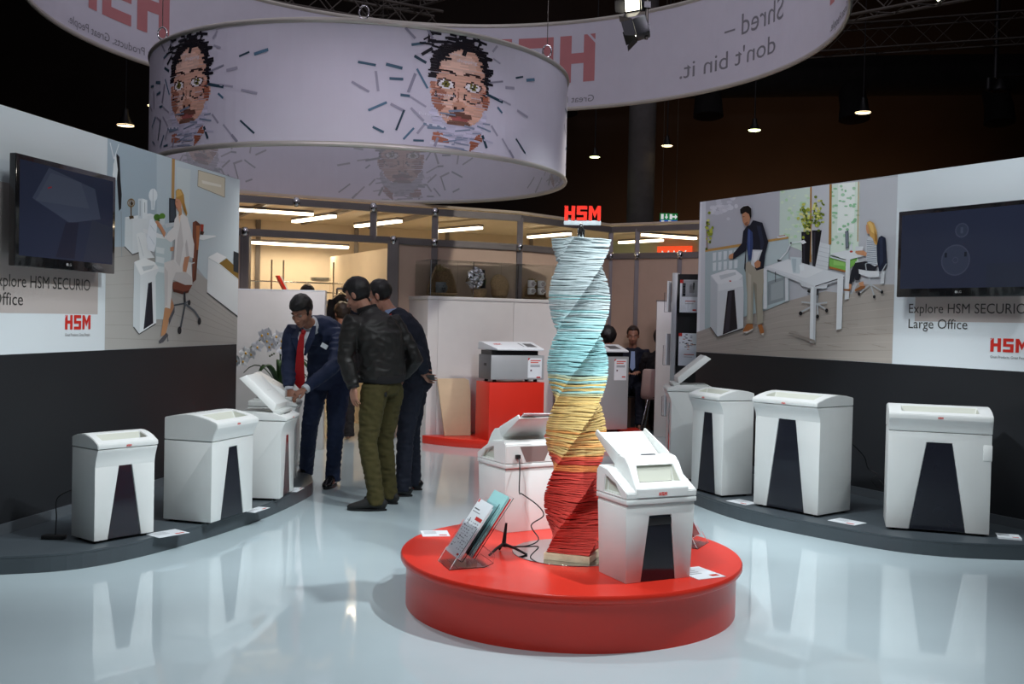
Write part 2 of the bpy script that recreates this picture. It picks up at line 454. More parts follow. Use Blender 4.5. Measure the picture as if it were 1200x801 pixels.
def graphic(name, F, label, split, Lw, data, beige, sgn):
    o0 = F(0, 1.17, 0)
    r = root(name, o0, 0, label, 'wall graphic')
    P = lambda u, z, off: F(u, z, off)
    # photo film: layered flat print, clipped to the printed rectangle
    b = MB(); n = 0
    lo, hi = 0.0, split
    def clip(pts):
        for ax, lim, s in ((0, lo, 1), (0, hi, -1), (1, 1.175, 1), (1, 2.637, -1)):
            out = []
            for i in range(len(pts)):
                p, q = pts[i-1], pts[i]
                a = (p[ax]-lim)*s; c = (q[ax]-lim)*s
                if (a >= 0) != (c >= 0):
                    t = a/(a-c); out.append((p[0]+(q[0]-p[0])*t, p[1]+(q[1]-p[1])*t))
                if c >= 0: out.append(q)
            pts = out
            if len(pts) < 3: return None
        return pts
    b.poly([P(lo, 1.172, .002), P(hi, 1.172, .002), P(hi, 2.638, .002), P(lo, 2.638, .002)], lin('b4b8bc'))
    for col, pts in parse(data):
        q = clip(pts)
        if q:
            n += 1; c = lin(col); c = tuple(min(1, x*1.12) for x in c)
            b.poly([P(u, z, .0025+n*0.00004) for u, z in q], c)
    b.build('photo_print', M_PRINT, r, True, colors=True)
    t = MB()
    t.poly([P(split, 1.172, .002), P(Lw, 1.172, .002), P(Lw, 2.638, .002), P(split, 2.638, .002)], lin('dce4e8'))
    u0, u1, z0, z1 = beige
    t.poly([P(u0, z0, .003), P(u1, z0, .003), P(u1, z1, .003), P(u0, z1, .003)], lin('bcb3af'))
    t.build('title_print', M_PRINT, r, True, colors=True)
    return r
POST_L = '''a2b3be 2074 2660 1414 2637 1394 1956 2088 1865
b4c3cb 1422 2642 1195 2645 1176 2016 1402 1956
bdcad0 1161 2646 -28 2645 -19 1395 1142 2019
c6d1d3 1116 2584 894 2595 918 2192 1103 2152
b08a55 1195 2645 1148 2639 1151 2158 1193 2165
a9a7a3 2099 1884 1846 1906 1379 1852 765 1773 581 1722 -12 1425 -22 1167 2098 1176
9c9994 2086 1806 1577 1869 1578 1873 2087 1810
9c9994 1580 1869 40 1393 34 1397 1575 1873
9c9994 2084 1715 1496 1766 1497 1771 2085 1718
9c9994 1499 1767 38 1359 32 1363 1495 1770
9c9994 2082 1623 1414 1662 1414 1666 2083 1626
9c9994 1416 1662 37 1324 31 1328 1412 1666
9c9994 2080 1531 1330 1555 1330 1559 2080 1534
9c9994 1331 1555 35 1289 31 1294 1328 1559
9c9994 2078 1439 1244 1446 1244 1450 2078 1442
9c9994 1245 1446 33 1255 30 1259 1242 1450
9c9994 2076 1346 1156 1334 1156 1339 2076 1350
9c9994 1156 1334 31 1220 29 1225 1155 1338
9c9994 2073 1254 1065 1220 1065 1224 2073 1258
9c9994 1065 1220 29 1186 29 1190 1065 1224
d0c9b4 769 2609 287 2613 291 2446 774 2477
e3dfd2 710 2536 357 2544 357 2523 695 2511
8d8570 770 2607 288 2611 285 2616 768 2611
8d8570 292 2612 296 2445 286 2446 282 2614
8d8570 289 2448 773 2480 776 2475 293 2443
8d8570 770 2478 765 2610 774 2608 779 2477
d8dfe3 2051 2612 2000 2505 1990 2508 2041 2615
d8dfe3 1990 2506 1930 2621 1940 2621 2000 2506
d8dfe3 1990 2506 1970 2542 1980 2542 2000 2506
d8dfe3 1980 2542 2011 2392 2001 2393 1970 2543
17171c 1962 2550 1926 2533 1908 2368 1891 2272 1896 2173 1923 2151 1949 2342 1974 2494
dfe6e8 2001 2471 1968 2534 1945 2440 1957 2361 2006 2383
8b979e 1899 2153 1883 1831 1876 1831 1892 2154
d3dbde 1844 2116 1746 2110 1739 1860 1846 1912
e2e8ea 1844 2116 1508 2179 1445 2175 1746 2110
dbe2e5 1746 2110 1445 2175 1438 1943 1739 1860
33383c 1850 1904 1743 1854 1735 1858 1842 1909
33383c 1738 1853 1652 1873 1656 1879 1741 1859
7c6337 1716 2233 1721 2219 1735 2206 1755 2198 1778 2195 1799 2199 1813 2208 1818 2221 1814 2236 1800 2248 1780 2257 1757 2260 1736 2256 1721 2247
a9b6be 1727 2232 1731 2220 1742 2210 1758 2203 1776 2201 1792 2204 1803 2212 1807 2223 1804 2234 1793 2245 1777 2251 1759 2254 1743 2251 1731 2243
7c6337 1734 2231 1737 2217 1746 2205 1759 2197 1774 2196 1787 2200 1797 2210 1800 2224 1797 2238 1789 2250 1776 2257 1761 2259 1748 2255 1738 2245
a9b6be 1745 2230 1747 2218 1753 2209 1762 2203 1772 2202 1781 2206 1787 2214 1789 2225 1787 2236 1782 2246 1773 2252 1763 2253 1754 2249 1748 2241
5b4526 1776 2254 1772 2123 1757 2125 1761 2256
4a3a22 1794 2129 1736 2139 1728 2120 1786 2108
3a2d1c 1745 2226 1747 2220 1752 2214 1759 2211 1767 2210 1775 2212 1780 2216 1782 2222 1780 2228 1775 2233 1768 2237 1760 2238 1753 2236 1747 2232
cdd7dc 1676 2268 1619 2277 1615 2129 1672 2127
e0e7ea 1619 2277 1550 2273 1546 2138 1615 2129
8e9aa2 1653 2257 1650 2144 1642 2145 1645 2258
8e9aa2 1588 2252 1586 2177 1578 2178 1580 2253
dfe7eb 1405 2326 1411 2302 1428 2282 1453 2269 1481 2266 1507 2273 1525 2289 1531 2310 1526 2333 1509 2353 1484 2366 1456 2370 1430 2363 1412 2347
d6dfe4 1503 2274 1432 2283 1446 2213 1493 2207
b9c5cc 1474 2365 1470 2220 1462 2221 1466 2366
e3e8ea 1602 2059 1236 2028 1260 1988 1601 2032
46742a 1360 2165 1364 2154 1378 2144 1397 2137 1418 2135 1438 2138 1451 2145 1456 2155 1452 2167 1439 2177 1420 2183 1398 2186 1379 2183 1365 2176
54852f 1286 2181 1291 2171 1303 2161 1321 2155 1341 2153 1359 2156 1372 2162 1376 2172 1372 2182 1360 2192 1342 2198 1322 2200 1304 2198 1291 2191
3c6423 1335 2151 1338 2144 1348 2138 1363 2134 1379 2132 1394 2133 1404 2138 1408 2144 1404 2150 1395 2156 1380 2161 1364 2162 1349 2161 1339 2157
c9d2d6 1372 2151 1290 2164 1297 2112 1354 2103
262b33 1232 2328 1134 2331 1111 2151 1226 2136
3a434d 1215 2317 1151 2318 1138 2166 1210 2150
c9d0d4 1297 2123 1129 2150 1102 2126 1271 2093
e4e9ea 704 2088 449 2103 449 2094 669 2046 751 2050
a03a2c 717 2176 664 2177 671 2091 719 2089
3a2a22 720 2117 653 2118 671 2089 728 2089
e7ebec 577 1912 419 1964 236 1934 375 1873
84672c 375 1873 235 1924 -8 1836 0 1754
d9dfe1 577 1912 375 1873 0 1754 -7 1425 587 1620
33383c 591 1612 -2 1412 -12 1418 582 1618
2a2f35 103 1996 -14 1982 -9 1804 102 1820
c0c8cb 570 1901 377 1861 372 1865 565 1905
c0c8cb 378 1861 9 1744 2 1748 371 1865
c2d2d5 1432 2006 1167 2006 1259 1390 1406 1389
dbe5e7 1414 1938 1291 1934 1298 1889 1413 1894
dbe5e7 1412 1867 1289 1862 1296 1817 1411 1823
dbe5e7 1410 1796 1287 1790 1294 1745 1409 1752
e6ebec 1695 2010 1635 2027 1574 2025 1508 1906 1436 1853 1645 1828
c4cdd1 1668 1992 1596 1855 1589 1856 1661 1993
dfe5e7 1719 1803 1577 1840 1427 1816 1369 1773 1416 1714 1397 1360 1638 1283 1722 1336
cfd7da 1719 1799 1634 1710 1630 1287 1722 1336
eef2f2 1712 1807 1577 1844 1435 1820 1377 1777 1573 1730 1627 1711
c8d1d4 1613 1777 1434 1799 1473 1768 1589 1745
22222b 1521 1658 1470 1670 1441 1360 1577 1313
3b3d48 1513 1646 1566 1327 1558 1327 1505 1646
33383c 1718 1330 1642 1277 1633 1280 1710 1334
33383c 1634 1276 1402 1353 1409 1359 1641 1281
5f3426 853 2176 798 2195 722 2171 764 1873 782 1714 846 1684
7a4736 853 2176 807 2185 773 2004 820 1730 847 1718
a9663f 796 2155 731 2161 752 1960 781 1958
7b4534 1166 1680 947 1698 828 1685 890 1626 989 1608 1156 1624
53291e 1156 1629 989 1612 890 1626 908 1606 997 1590 1147 1607
d0d5d7 818 1858 954 1826 948 1818 811 1850
d0d5d7 960 1821 947 1713 929 1714 942 1822
2e3136 987 1607 974 1502 943 1503 955 1609
4c5158 962 1526 1142 1505 1136 1493 957 1513
60666d 969 1509 811 1453 792 1466 950 1522
60666d 815 1455 719 1388 691 1397 788 1464
50555c 972 1508 1038 1326 1011 1324 946 1506
60666d 953 1515 881 1539 894 1548 965 1525
2b2d31 1011 1303 1013 1290 1022 1279 1034 1273 1047 1273 1060 1279 1069 1290 1072 1303 1070 1317 1061 1327 1049 1333 1036 1333 1023 1327 1014 1316
2b2d31 685 1376 688 1364 696 1353 707 1347 720 1347 731 1353 739 1363 743 1376 740 1389 733 1400 721 1405 709 1405 697 1400 689 1389
2b2d31 869 1526 871 1516 877 1509 886 1504 896 1504 905 1508 912 1516 914 1525 912 1535 906 1543 897 1547 887 1548 878 1544 871 1536
c39067 1278 1475 1170 1520 1200 1412 1255 1272 1329 1258
b6835f 1179 1559 1135 1499 1150 1438 1200 1390
5a5b62 1217 1390 1126 1495 1124 1447 1174 1390 1207 1343
55565c 1247 1287 1213 1265 1287 1215 1344 1203 1361 1221
6a6b72 1230 1287 1212 1218 1228 1218
dddad7 1296 1824 1120 1864 870 1849 841 1671 964 1666 1158 1698 1194 1472 1278 1484
cbc8c6 1158 1698 1117 1760 949 1769 848 1729 841 1671 964 1666
cfccca 1287 1794 1236 1754 1237 1497 1278 1484
e0dedc 1105 2213 1035 2233 945 2207 868 2086 824 2000 834 1887 935 1898 1022 1798 1154 1845 1133 2019 1201 1988 1294 2011 1237 2067 1162 2108 1147 2170
ccc9c7 1051 2179 1001 1986 1057 1807 1119 1847 1099 2022
c4c1c0 949 2034 908 1900 953 1884 974 1988
e7cdb8 1096 2218 1044 2232 1068 2145
c58d6b 1443 2123 1404 2138 1346 2108 1278 2054 1302 2014 1361 2072 1419 2101
c08a6a 980 1886 899 1900 924 1832 949 1769 1003 1770 1005 1819
c08a6a 1208 1949 1149 1958 1156 1923 1207 1919
c98f72 1135 2344 1092 2358 1039 2338 1045 2250 1088 2236 1124 2263 1142 2295
c0936a 1089 2262 1036 2268 1035 2220 1078 2203
b88c48 1136 2395 1102 2415 1050 2415 1009 2381 994 2317 946 2238 963 2214 1009 2258 1038 2307 1074 2334 1126 2332
d1a860 1128 2396 1076 2412 1031 2378 1074 2360 1126 2345
96692f 1021 2331 983 2274 955 2228 1000 2254
7c3b30 1132 2260 1106 2263 1106 2267 1132 2264
3b2a22 1130 2310 1109 2310 1107 2314 1129 2314
e6edf3 1515 2133 1476 2145 1411 2106 1422 1954 1445 1894 1540 1904 1557 1985
c5d0da 1509 2091 1444 2051 1438 2054 1503 2094
c5d0da 1522 2007 1450 1951 1443 1954 1516 2010'''
POST_R = '''b9bbc0 -9 2686 2385 2622 2390 1774 1255 1666 5 1354
d2d6d9 5 2680 89 2679 126 1396 5 1359
e2e4e6 5 2680 32 2680 46 1366 5 1359
d3d5d9 348 2570 335 2562 301 2560 262 2565 236 2575 235 2584 261 2589 300 2588 334 2580
c9cbd0 252 2570 241 2561 210 2559 174 2564 150 2574 150 2584 173 2590 208 2589 240 2581
d3d5d9 259 2558 247 2547 214 2543 176 2548 151 2561 150 2574 175 2582 212 2581 246 2571
c9cbd0 436 2531 423 2521 389 2517 351 2523 325 2534 325 2546 350 2553 388 2552 422 2543
d3d5d9 209 2522 202 2509 183 2503 161 2507 146 2519 146 2534 160 2544 181 2544 201 2536
c9cbd0 336 2594 325 2586 298 2583 265 2588 244 2597 244 2607 264 2613 296 2612 325 2604
d3d5d9 518 2631 510 2616 486 2610 458 2615 440 2630 439 2647 456 2658 484 2659 508 2648
c9cbd0 457 2650 447 2638 423 2633 394 2638 375 2651 375 2665 393 2674 421 2674 446 2664
d3d5d9 251 2524 244 2508 223 2501 200 2506 183 2521 183 2538 198 2550 221 2550 242 2540
c9cbd0 473 2596 464 2587 441 2584 413 2588 395 2598 395 2608 412 2615 440 2614 464 2607
d3d5d9 465 2561 458 2550 440 2545 419 2549 405 2560 404 2573 418 2581 439 2582 457 2574
c9cbd0 317 2593 310 2577 291 2570 268 2575 253 2590 252 2607 267 2619 289 2620 309 2610
d3d5d9 377 2565 366 2558 337 2556 303 2560 281 2569 281 2578 302 2583 336 2582 365 2575
c9cbd0 376 2538 365 2529 334 2526 299 2530 275 2541 275 2552 297 2559 333 2558 364 2549
d3d5d9 409 2521 396 2510 363 2507 324 2512 299 2523 298 2536 323 2543 361 2542 395 2533
c9cbd0 354 2553 346 2539 325 2533 301 2538 285 2551 284 2567 299 2578 323 2579 345 2569
d3d5d9 497 2541 485 2527 454 2521 419 2527 395 2541 394 2558 417 2569 452 2569 484 2558
c9cbd0 313 2508 302 2496 271 2491 236 2496 213 2509 212 2523 235 2532 270 2532 300 2522
d3d5d9 558 2550 552 2537 537 2531 518 2535 506 2547 505 2562 517 2572 535 2573 551 2564
c9cbd0 350 2512 344 2499 328 2493 308 2497 295 2509 294 2524 307 2534 326 2535 343 2526
d3d5d9 229 2662 221 2649 199 2644 174 2649 157 2661 156 2676 172 2685 197 2685 220 2676
c9cbd0 453 2441 447 2431 431 2427 412 2430 400 2440 399 2450 411 2457 429 2458 446 2451
d3d5d9 336 2570 327 2562 302 2559 274 2563 256 2572 255 2582 273 2588 301 2587 326 2580
c9cbd0 319 2620 310 2608 285 2603 256 2608 237 2620 236 2634 255 2643 283 2643 308 2634
d3d5d9 491 2543 484 2529 467 2524 447 2528 433 2540 433 2555 445 2565 465 2566 483 2557
c9cbd0 437 2556 428 2545 404 2542 375 2546 357 2557 356 2569 374 2576 402 2576 427 2568
a8a098 5 1365 224 1420 980 1587 1261 1670 1669 1745 1961 1717 2016 1798 2389 1787 2394 1162 7 1157
b3aba3 21 1326 1150 1586 1148 1590 19 1331
b3aba3 1149 1586 2377 1737 2376 1741 1148 1590
9b938b 22 1298 1152 1535 1150 1538 20 1302
9b938b 1151 1535 2379 1671 2378 1675 1150 1539
b3aba3 23 1269 1154 1483 1152 1487 21 1274
b3aba3 1153 1483 2382 1605 2381 1609 1152 1487
9b938b 24 1241 1156 1432 1154 1436 23 1245
9b938b 1155 1432 2384 1539 2384 1543 1155 1436
b3aba3 25 1213 1158 1381 1156 1385 24 1217
b3aba3 1157 1381 2387 1473 2386 1477 1157 1385
9b938b 26 1184 1159 1330 1159 1333 25 1188
9b938b 1159 1330 2389 1407 2389 1411 1159 1333
b3aba3 28 1156 1161 1278 1161 1282 27 1160
b3aba3 1161 1278 2392 1341 2391 1345 1161 1282
9b938b 29 1127 1163 1227 1163 1231 28 1131
9b938b 1163 1227 2394 1275 2394 1279 1163 1231
b3aba3 30 1099 1165 1176 1165 1180 29 1103
b3aba3 1165 1176 2396 1209 2396 1213 1165 1180
968d84 1864 1443 1939 1438 1940 1441 1865 1447
968d84 1285 1249 1425 1241 1426 1245 1285 1253
968d84 1674 1482 1753 1474 1753 1478 1675 1486
968d84 2130 1406 2225 1396 2225 1399 2130 1410
968d84 1139 1285 1260 1279 1261 1283 1140 1289
968d84 1676 1366 1737 1354 1739 1358 1677 1370
968d84 2247 1301 2323 1293 2323 1297 2248 1305
968d84 1917 1473 2038 1470 2038 1474 1917 1477
968d84 2195 1436 2325 1432 2325 1436 2195 1439
968d84 1509 1276 1661 1270 1662 1273 1510 1280
968d84 2026 1397 2141 1392 2142 1396 2026 1401
968d84 2184 1313 2262 1303 2263 1307 2184 1316
968d84 569 1219 715 1216 715 1220 569 1223
968d84 1710 1294 1821 1285 1821 1288 1710 1298
968d84 1279 1398 1373 1393 1373 1397 1279 1402
968d84 1404 1291 1548 1285 1548 1289 1405 1295
968d84 1950 1258 2059 1258 2059 1262 1950 1262
968d84 1664 1480 1782 1466 1782 1470 1665 1483
968d84 1423 1248 1478 1235 1480 1239 1425 1252
968d84 787 1249 882 1244 882 1248 788 1253
968d84 702 1461 852 1450 853 1454 703 1465
968d84 689 1304 780 1292 782 1296 690 1308
968d84 712 1314 877 1308 878 1312 712 1318
968d84 1752 1290 1870 1281 1870 1284 1752 1293
cfe0d2 1101 2638 1469 2632 1497 2056 1113 2191
d8e6d8 1714 2633 2010 2624 2021 1969 1713 2027
e9efe8 1782 2630 1961 2625 1965 2216 1786 2227
a9d0ae 1813 2143 1807 2132 1793 2130 1781 2138 1780 2151 1792 2158 1806 2154
bfe0b6 1395 2304 1386 2300 1364 2300 1346 2305 1346 2311 1363 2313 1385 2310
94c79c 1984 2444 1976 2439 1959 2439 1944 2444 1944 2451 1958 2453 1976 2450
d9ead0 1306 2558 1297 2552 1277 2552 1261 2558 1260 2566 1276 2569 1297 2565
a9d0ae 1879 2198 1873 2187 1861 2185 1850 2193 1850 2205 1860 2212 1873 2209
bfe0b6 1333 2222 1324 2210 1305 2208 1289 2218 1288 2231 1304 2238 1324 2234
94c79c 1937 2438 1931 2427 1917 2426 1905 2434 1905 2447 1916 2453 1931 2449
d9ead0 1451 2499 1446 2493 1433 2492 1423 2498 1423 2505 1433 2508 1445 2506
a9d0ae 1914 2500 1906 2494 1890 2494 1876 2499 1876 2507 1889 2510 1906 2507
bfe0b6 1433 2502 1424 2496 1402 2496 1385 2502 1385 2510 1402 2514 1423 2510
94c79c 1749 2531 1741 2527 1723 2527 1708 2532 1707 2538 1722 2541 1741 2538
d9ead0 1240 2205 1233 2196 1218 2195 1206 2202 1206 2213 1217 2218 1233 2215
a9d0ae 1899 2362 1891 2358 1872 2358 1857 2363 1857 2368 1872 2370 1891 2367
bfe0b6 1279 2430 1271 2421 1253 2420 1238 2428 1237 2439 1252 2445 1271 2441
94c79c 1730 2566 1726 2560 1714 2559 1705 2565 1705 2572 1714 2576 1725 2573
d9ead0 1418 2299 1409 2292 1387 2292 1370 2298 1370 2307 1387 2311 1408 2307
a9d0ae 1858 2531 1850 2522 1831 2521 1815 2530 1815 2542 1830 2548 1849 2543
bfe0b6 1479 2299 1470 2291 1450 2290 1433 2297 1432 2307 1449 2312 1469 2308
94c79c 1975 2428 1968 2419 1951 2418 1937 2426 1937 2436 1950 2442 1967 2438
d9ead0 1366 2263 1358 2257 1340 2256 1325 2262 1325 2269 1339 2272 1357 2270
a9d0ae 1748 2447 1744 2437 1733 2435 1724 2443 1724 2455 1732 2462 1743 2459
bfe0b6 1339 2310 1330 2300 1309 2299 1291 2307 1290 2319 1307 2325 1329 2321
94c79c 1987 2309 1980 2298 1963 2297 1949 2306 1949 2318 1962 2324 1979 2320
d9ead0 1308 2324 1298 2318 1276 2318 1258 2324 1258 2331 1275 2334 1298 2331
a9d0ae 1767 2366 1759 2359 1740 2358 1724 2365 1724 2374 1739 2378 1758 2375
bfe0b6 1225 2211 1218 2203 1203 2202 1190 2208 1189 2217 1202 2222 1218 2219
94c79c 1768 2392 1759 2385 1739 2385 1722 2391 1722 2400 1738 2404 1759 2400
d9ead0 1409 2223 1406 2214 1397 2212 1390 2219 1389 2230 1396 2236 1405 2233
a9d0ae 1787 2350 1779 2344 1760 2344 1745 2350 1745 2357 1760 2361 1779 2358
bfe0b6 1389 2490 1382 2480 1365 2479 1351 2487 1351 2499 1364 2504 1381 2500
94c79c 1893 2436 1886 2431 1869 2431 1855 2436 1855 2442 1868 2444 1885 2441
d9ead0 1265 2291 1258 2286 1242 2286 1229 2291 1228 2297 1241 2299 1257 2297
a9d0ae 1935 2134 1931 2123 1921 2121 1912 2129 1912 2141 1920 2148 1930 2145
bfe0b6 1157 2227 1149 2221 1131 2221 1117 2226 1116 2233 1131 2237 1149 2234
94c79c 1786 2387 1780 2379 1767 2379 1755 2385 1755 2394 1766 2399 1780 2395
d9ead0 1312 2579 1307 2574 1295 2574 1284 2579 1284 2585 1294 2588 1307 2585
a9d0ae 1965 2517 1958 2512 1943 2513 1930 2517 1929 2523 1942 2525 1958 2522
bfe0b6 1368 2430 1361 2420 1346 2419 1333 2427 1332 2438 1345 2444 1360 2441
94c79c 1839 2251 1831 2242 1811 2241 1796 2248 1795 2259 1811 2265 1830 2261
d9ead0 1360 2325 1351 2321 1330 2321 1313 2325 1313 2331 1330 2333 1351 2330
a9d0ae 2022 2353 2014 2349 1996 2349 1981 2354 1980 2359 1995 2361 2014 2358
bfe0b6 1246 2388 1239 2377 1222 2375 1208 2385 1207 2398 1221 2405 1238 2401
94c79c 1827 2485 1821 2480 1805 2480 1792 2485 1791 2491 1804 2494 1820 2491
d9ead0 1443 2507 1439 2498 1430 2496 1423 2503 1423 2514 1429 2519 1438 2516
a9d0ae 1808 2141 1804 2133 1795 2132 1787 2138 1787 2146 1794 2152 1804 2149
bfe0b6 1344 2406 1340 2398 1330 2397 1322 2403 1322 2412 1329 2418 1339 2415
94c79c 1775 2589 1767 2584 1747 2585 1731 2590 1731 2597 1747 2600 1766 2597
d9ead0 1168 2624 1159 2614 1138 2613 1120 2622 1120 2635 1137 2641 1158 2636
a9d0ae 1952 2195 1947 2187 1936 2185 1927 2192 1926 2201 1935 2206 1947 2204
bfe0b6 1396 2504 1388 2494 1369 2493 1354 2502 1354 2514 1368 2520 1387 2515
94c79c 1884 2274 1881 2268 1872 2266 1865 2272 1865 2279 1872 2284 1880 2282
d9ead0 1262 2470 1252 2459 1230 2458 1212 2468 1212 2481 1229 2487 1251 2483
a9d0ae 1756 2314 1751 2305 1741 2303 1732 2310 1731 2320 1740 2326 1751 2323
bfe0b6 1467 2541 1461 2535 1448 2534 1436 2540 1436 2548 1447 2552 1461 2549
94c79c 1940 2185 1936 2179 1927 2178 1920 2183 1920 2189 1927 2192 1935 2191
d9ead0 1286 2217 1278 2208 1258 2207 1242 2215 1242 2225 1257 2230 1277 2227
a9d0ae 2012 2390 2004 2384 1987 2384 1973 2390 1973 2396 1986 2399 2004 2396
bfe0b6 1248 2238 1239 2229 1219 2228 1202 2236 1202 2246 1218 2252 1239 2248
94c79c 1789 2450 1781 2443 1761 2443 1745 2449 1745 2458 1760 2462 1780 2458
d9ead0 1158 2532 1151 2521 1133 2520 1119 2529 1118 2542 1132 2548 1150 2544
a9d0ae 1869 2477 1861 2471 1844 2471 1829 2477 1829 2484 1843 2487 1861 2484
bfe0b6 1240 2380 1233 2370 1217 2368 1204 2377 1203 2389 1216 2396 1232 2392
94c79c 1871 2274 1866 2265 1852 2264 1841 2271 1840 2281 1851 2287 1865 2284
d9ead0 1451 2562 1442 2551 1421 2551 1404 2560 1404 2573 1420 2579 1441 2574
a9d0ae 1833 2604 1827 2596 1813 2595 1802 2602 1802 2613 1813 2618 1826 2614
bfe0b6 1208 2549 1202 2538 1188 2536 1176 2545 1175 2558 1186 2565 1201 2561
94c79c 1915 2244 1908 2236 1893 2235 1881 2242 1880 2252 1892 2257 1908 2254
d9ead0 1290 2410 1285 2398 1275 2396 1266 2405 1266 2418 1274 2426 1284 2422
a9d0ae 1798 2191 1791 2182 1775 2180 1762 2188 1761 2199 1774 2205 1790 2201
bfe0b6 1326 2385 1320 2380 1306 2380 1295 2384 1295 2390 1306 2393 1320 2391
94c79c 1918 2287 1913 2276 1901 2274 1891 2283 1890 2295 1900 2301 1912 2298
d9ead0 1457 2451 1451 2445 1436 2445 1423 2450 1423 2457 1435 2460 1450 2457
a9d0ae 1934 2498 1929 2487 1918 2485 1908 2494 1907 2506 1917 2513 1929 2509
bfe0b6 1207 2249 1199 2244 1182 2243 1169 2248 1168 2255 1182 2259 1199 2256
94c79c 1973 2298 1965 2292 1948 2291 1934 2297 1934 2305 1947 2309 1965 2306
d9ead0 1241 2576 1237 2568 1226 2567 1217 2574 1216 2583 1225 2588 1236 2585
a9d0ae 1840 2575 1836 2568 1825 2567 1817 2573 1816 2582 1824 2587 1835 2584
bfe0b6 1157 2626 1149 2622 1130 2622 1115 2628 1115 2633 1130 2636 1149 2633
94c79c 1861 2128 1857 2121 1848 2120 1841 2125 1840 2133 1848 2137 1857 2135
d9ead0 1219 2292 1212 2287 1196 2287 1182 2292 1182 2298 1195 2300 1212 2298
a9d0ae 1966 2129 1958 2123 1941 2123 1927 2127 1926 2134 1940 2137 1958 2135
bfe0b6 1481 2322 1475 2317 1461 2317 1450 2321 1450 2327 1461 2330 1474 2327
94c79c 1877 2561 1873 2553 1863 2552 1855 2559 1855 2569 1862 2574 1872 2571
d9ead0 1402 2352 1396 2342 1381 2340 1369 2348 1368 2361 1380 2367 1395 2363
a9d0ae 1974 2573 1967 2564 1951 2563 1937 2571 1937 2582 1950 2588 1967 2584
bfe0b6 1356 2434 1348 2429 1328 2430 1312 2434 1312 2440 1328 2442 1347 2439
94c79c 1994 2320 1988 2312 1973 2311 1961 2318 1960 2328 1972 2333 1987 2330
d9ead0 1299 2493 1294 2487 1282 2487 1271 2492 1271 2498 1281 2502 1294 2499
a9d0ae 1760 2174 1751 2165 1731 2164 1714 2171 1714 2182 1730 2187 1750 2184
bfe0b6 1255 2453 1246 2446 1226 2445 1209 2452 1209 2462 1225 2466 1245 2462
a87a40 1469 2636 1489 2636 1510 1988 1489 1999
a87a40 1689 2636 1713 2635 1728 2138 1699 2117
b98a50 1997 2625 2006 2141 2013 2141 2004 2624
c4c6ca 1489 2636 1689 2636 1699 2117 1507 2055
7cb657 1712 2031 2008 2015 2003 1970 1897 1895 1711 1942
a06a35 1711 1953 1897 1910 1897 1895 1711 1934
93c66a 1758 2011 1903 2005 1881 1947 1759 1961
aebec0 108 2147 661 2171 1234 2208 1261 1670 980 1587 224 1420 132 1396
bccacb 944 2192 1229 2204 1236 2008 958 1989
8f989b 987 1838 1206 1882 1214 1676 995 1628
a2abad 1028 1813 1180 1850 1186 1696 1033 1667
c59a58 107 2169 660 2200 1222 2228 1236 2211 661 2175 108 2145
d8dde0 1089 2236 1200 2241 1206 2225 1096 2220
b2533c 1109 2241 1189 2244 1189 2238 1109 2235
d9e1e2 221 2133 273 2135 270 2056 225 2051
d9e1e2 225 2036 277 2039 274 1960 229 1955
d9e1e2 299 2136 351 2138 348 2059 303 2055
d9e1e2 303 2040 355 2042 352 1964 307 1959
d9e1e2 376 2139 427 2140 424 2063 380 2058
d9e1e2 380 2043 431 2046 428 1968 384 1963
d9e1e2 452 2141 502 2143 499 2066 456 2061
d9e1e2 456 2047 506 2049 503 1972 460 1967
d9e1e2 527 2144 577 2146 574 2069 531 2065
d9e1e2 531 2050 581 2052 578 1975 534 1971
8a5b2e 111 2441 132 2180 142 2180 121 2441
8d9c2c 171 2302 164 2295 149 2294 137 2300 137 2309 149 2313 164 2310
b9bf4a 189 2329 178 2322 153 2321 132 2328 132 2337 152 2342 177 2338
5c6b22 177 2515 168 2508 148 2508 131 2514 131 2523 147 2527 167 2523
d5d97a 212 2315 207 2305 194 2304 184 2311 183 2323 193 2329 206 2326
8d9c2c 209 2306 200 2298 178 2297 160 2304 160 2314 177 2319 199 2316
b9bf4a 191 2351 186 2343 172 2342 161 2349 161 2358 172 2364 185 2361
5c6b22 212 2321 207 2311 196 2309 186 2317 186 2329 195 2335 207 2332
d5d97a 200 2270 195 2259 184 2257 175 2265 174 2278 183 2286 194 2282
8d9c2c 161 2332 153 2321 135 2320 121 2328 120 2341 134 2348 152 2344
b9bf4a 197 2275 190 2268 174 2267 161 2273 161 2282 173 2287 189 2284
5c6b22 148 2425 141 2414 124 2412 110 2421 109 2435 123 2442 140 2438
d5d97a 169 2413 164 2406 151 2405 140 2411 140 2419 150 2423 163 2420
8d9c2c 228 2373 221 2362 205 2360 192 2369 191 2381 204 2389 220 2385
b9bf4a 139 2269 134 2261 122 2259 113 2266 112 2276 121 2282 133 2279
5c6b22 194 2343 186 2331 165 2329 148 2339 148 2353 164 2361 185 2356
d5d97a 169 2308 164 2299 151 2298 140 2305 139 2314 150 2320 163 2317
8d9c2c 172 2410 163 2403 142 2403 124 2409 124 2417 141 2421 162 2418
b9bf4a 215 2331 207 2319 190 2317 176 2326 175 2340 189 2348 206 2343
5c6b22 147 2172 140 2161 124 2159 111 2168 110 2180 123 2188 139 2184
d5d97a 192 2241 183 2230 161 2228 144 2237 143 2250 160 2257 182 2253
8d9c2c 177 2519 169 2508 151 2507 135 2516 135 2528 150 2535 168 2531
b9bf4a 210 2357 205 2347 191 2345 180 2353 180 2364 190 2370 204 2367
5c6b22 146 2381 140 2370 126 2368 114 2377 113 2390 125 2397 139 2393
d5d97a 168 2447 159 2438 138 2437 121 2445 121 2455 137 2461 158 2457
8d9c2c 145 2383 135 2377 113 2376 95 2383 95 2391 112 2394 135 2391
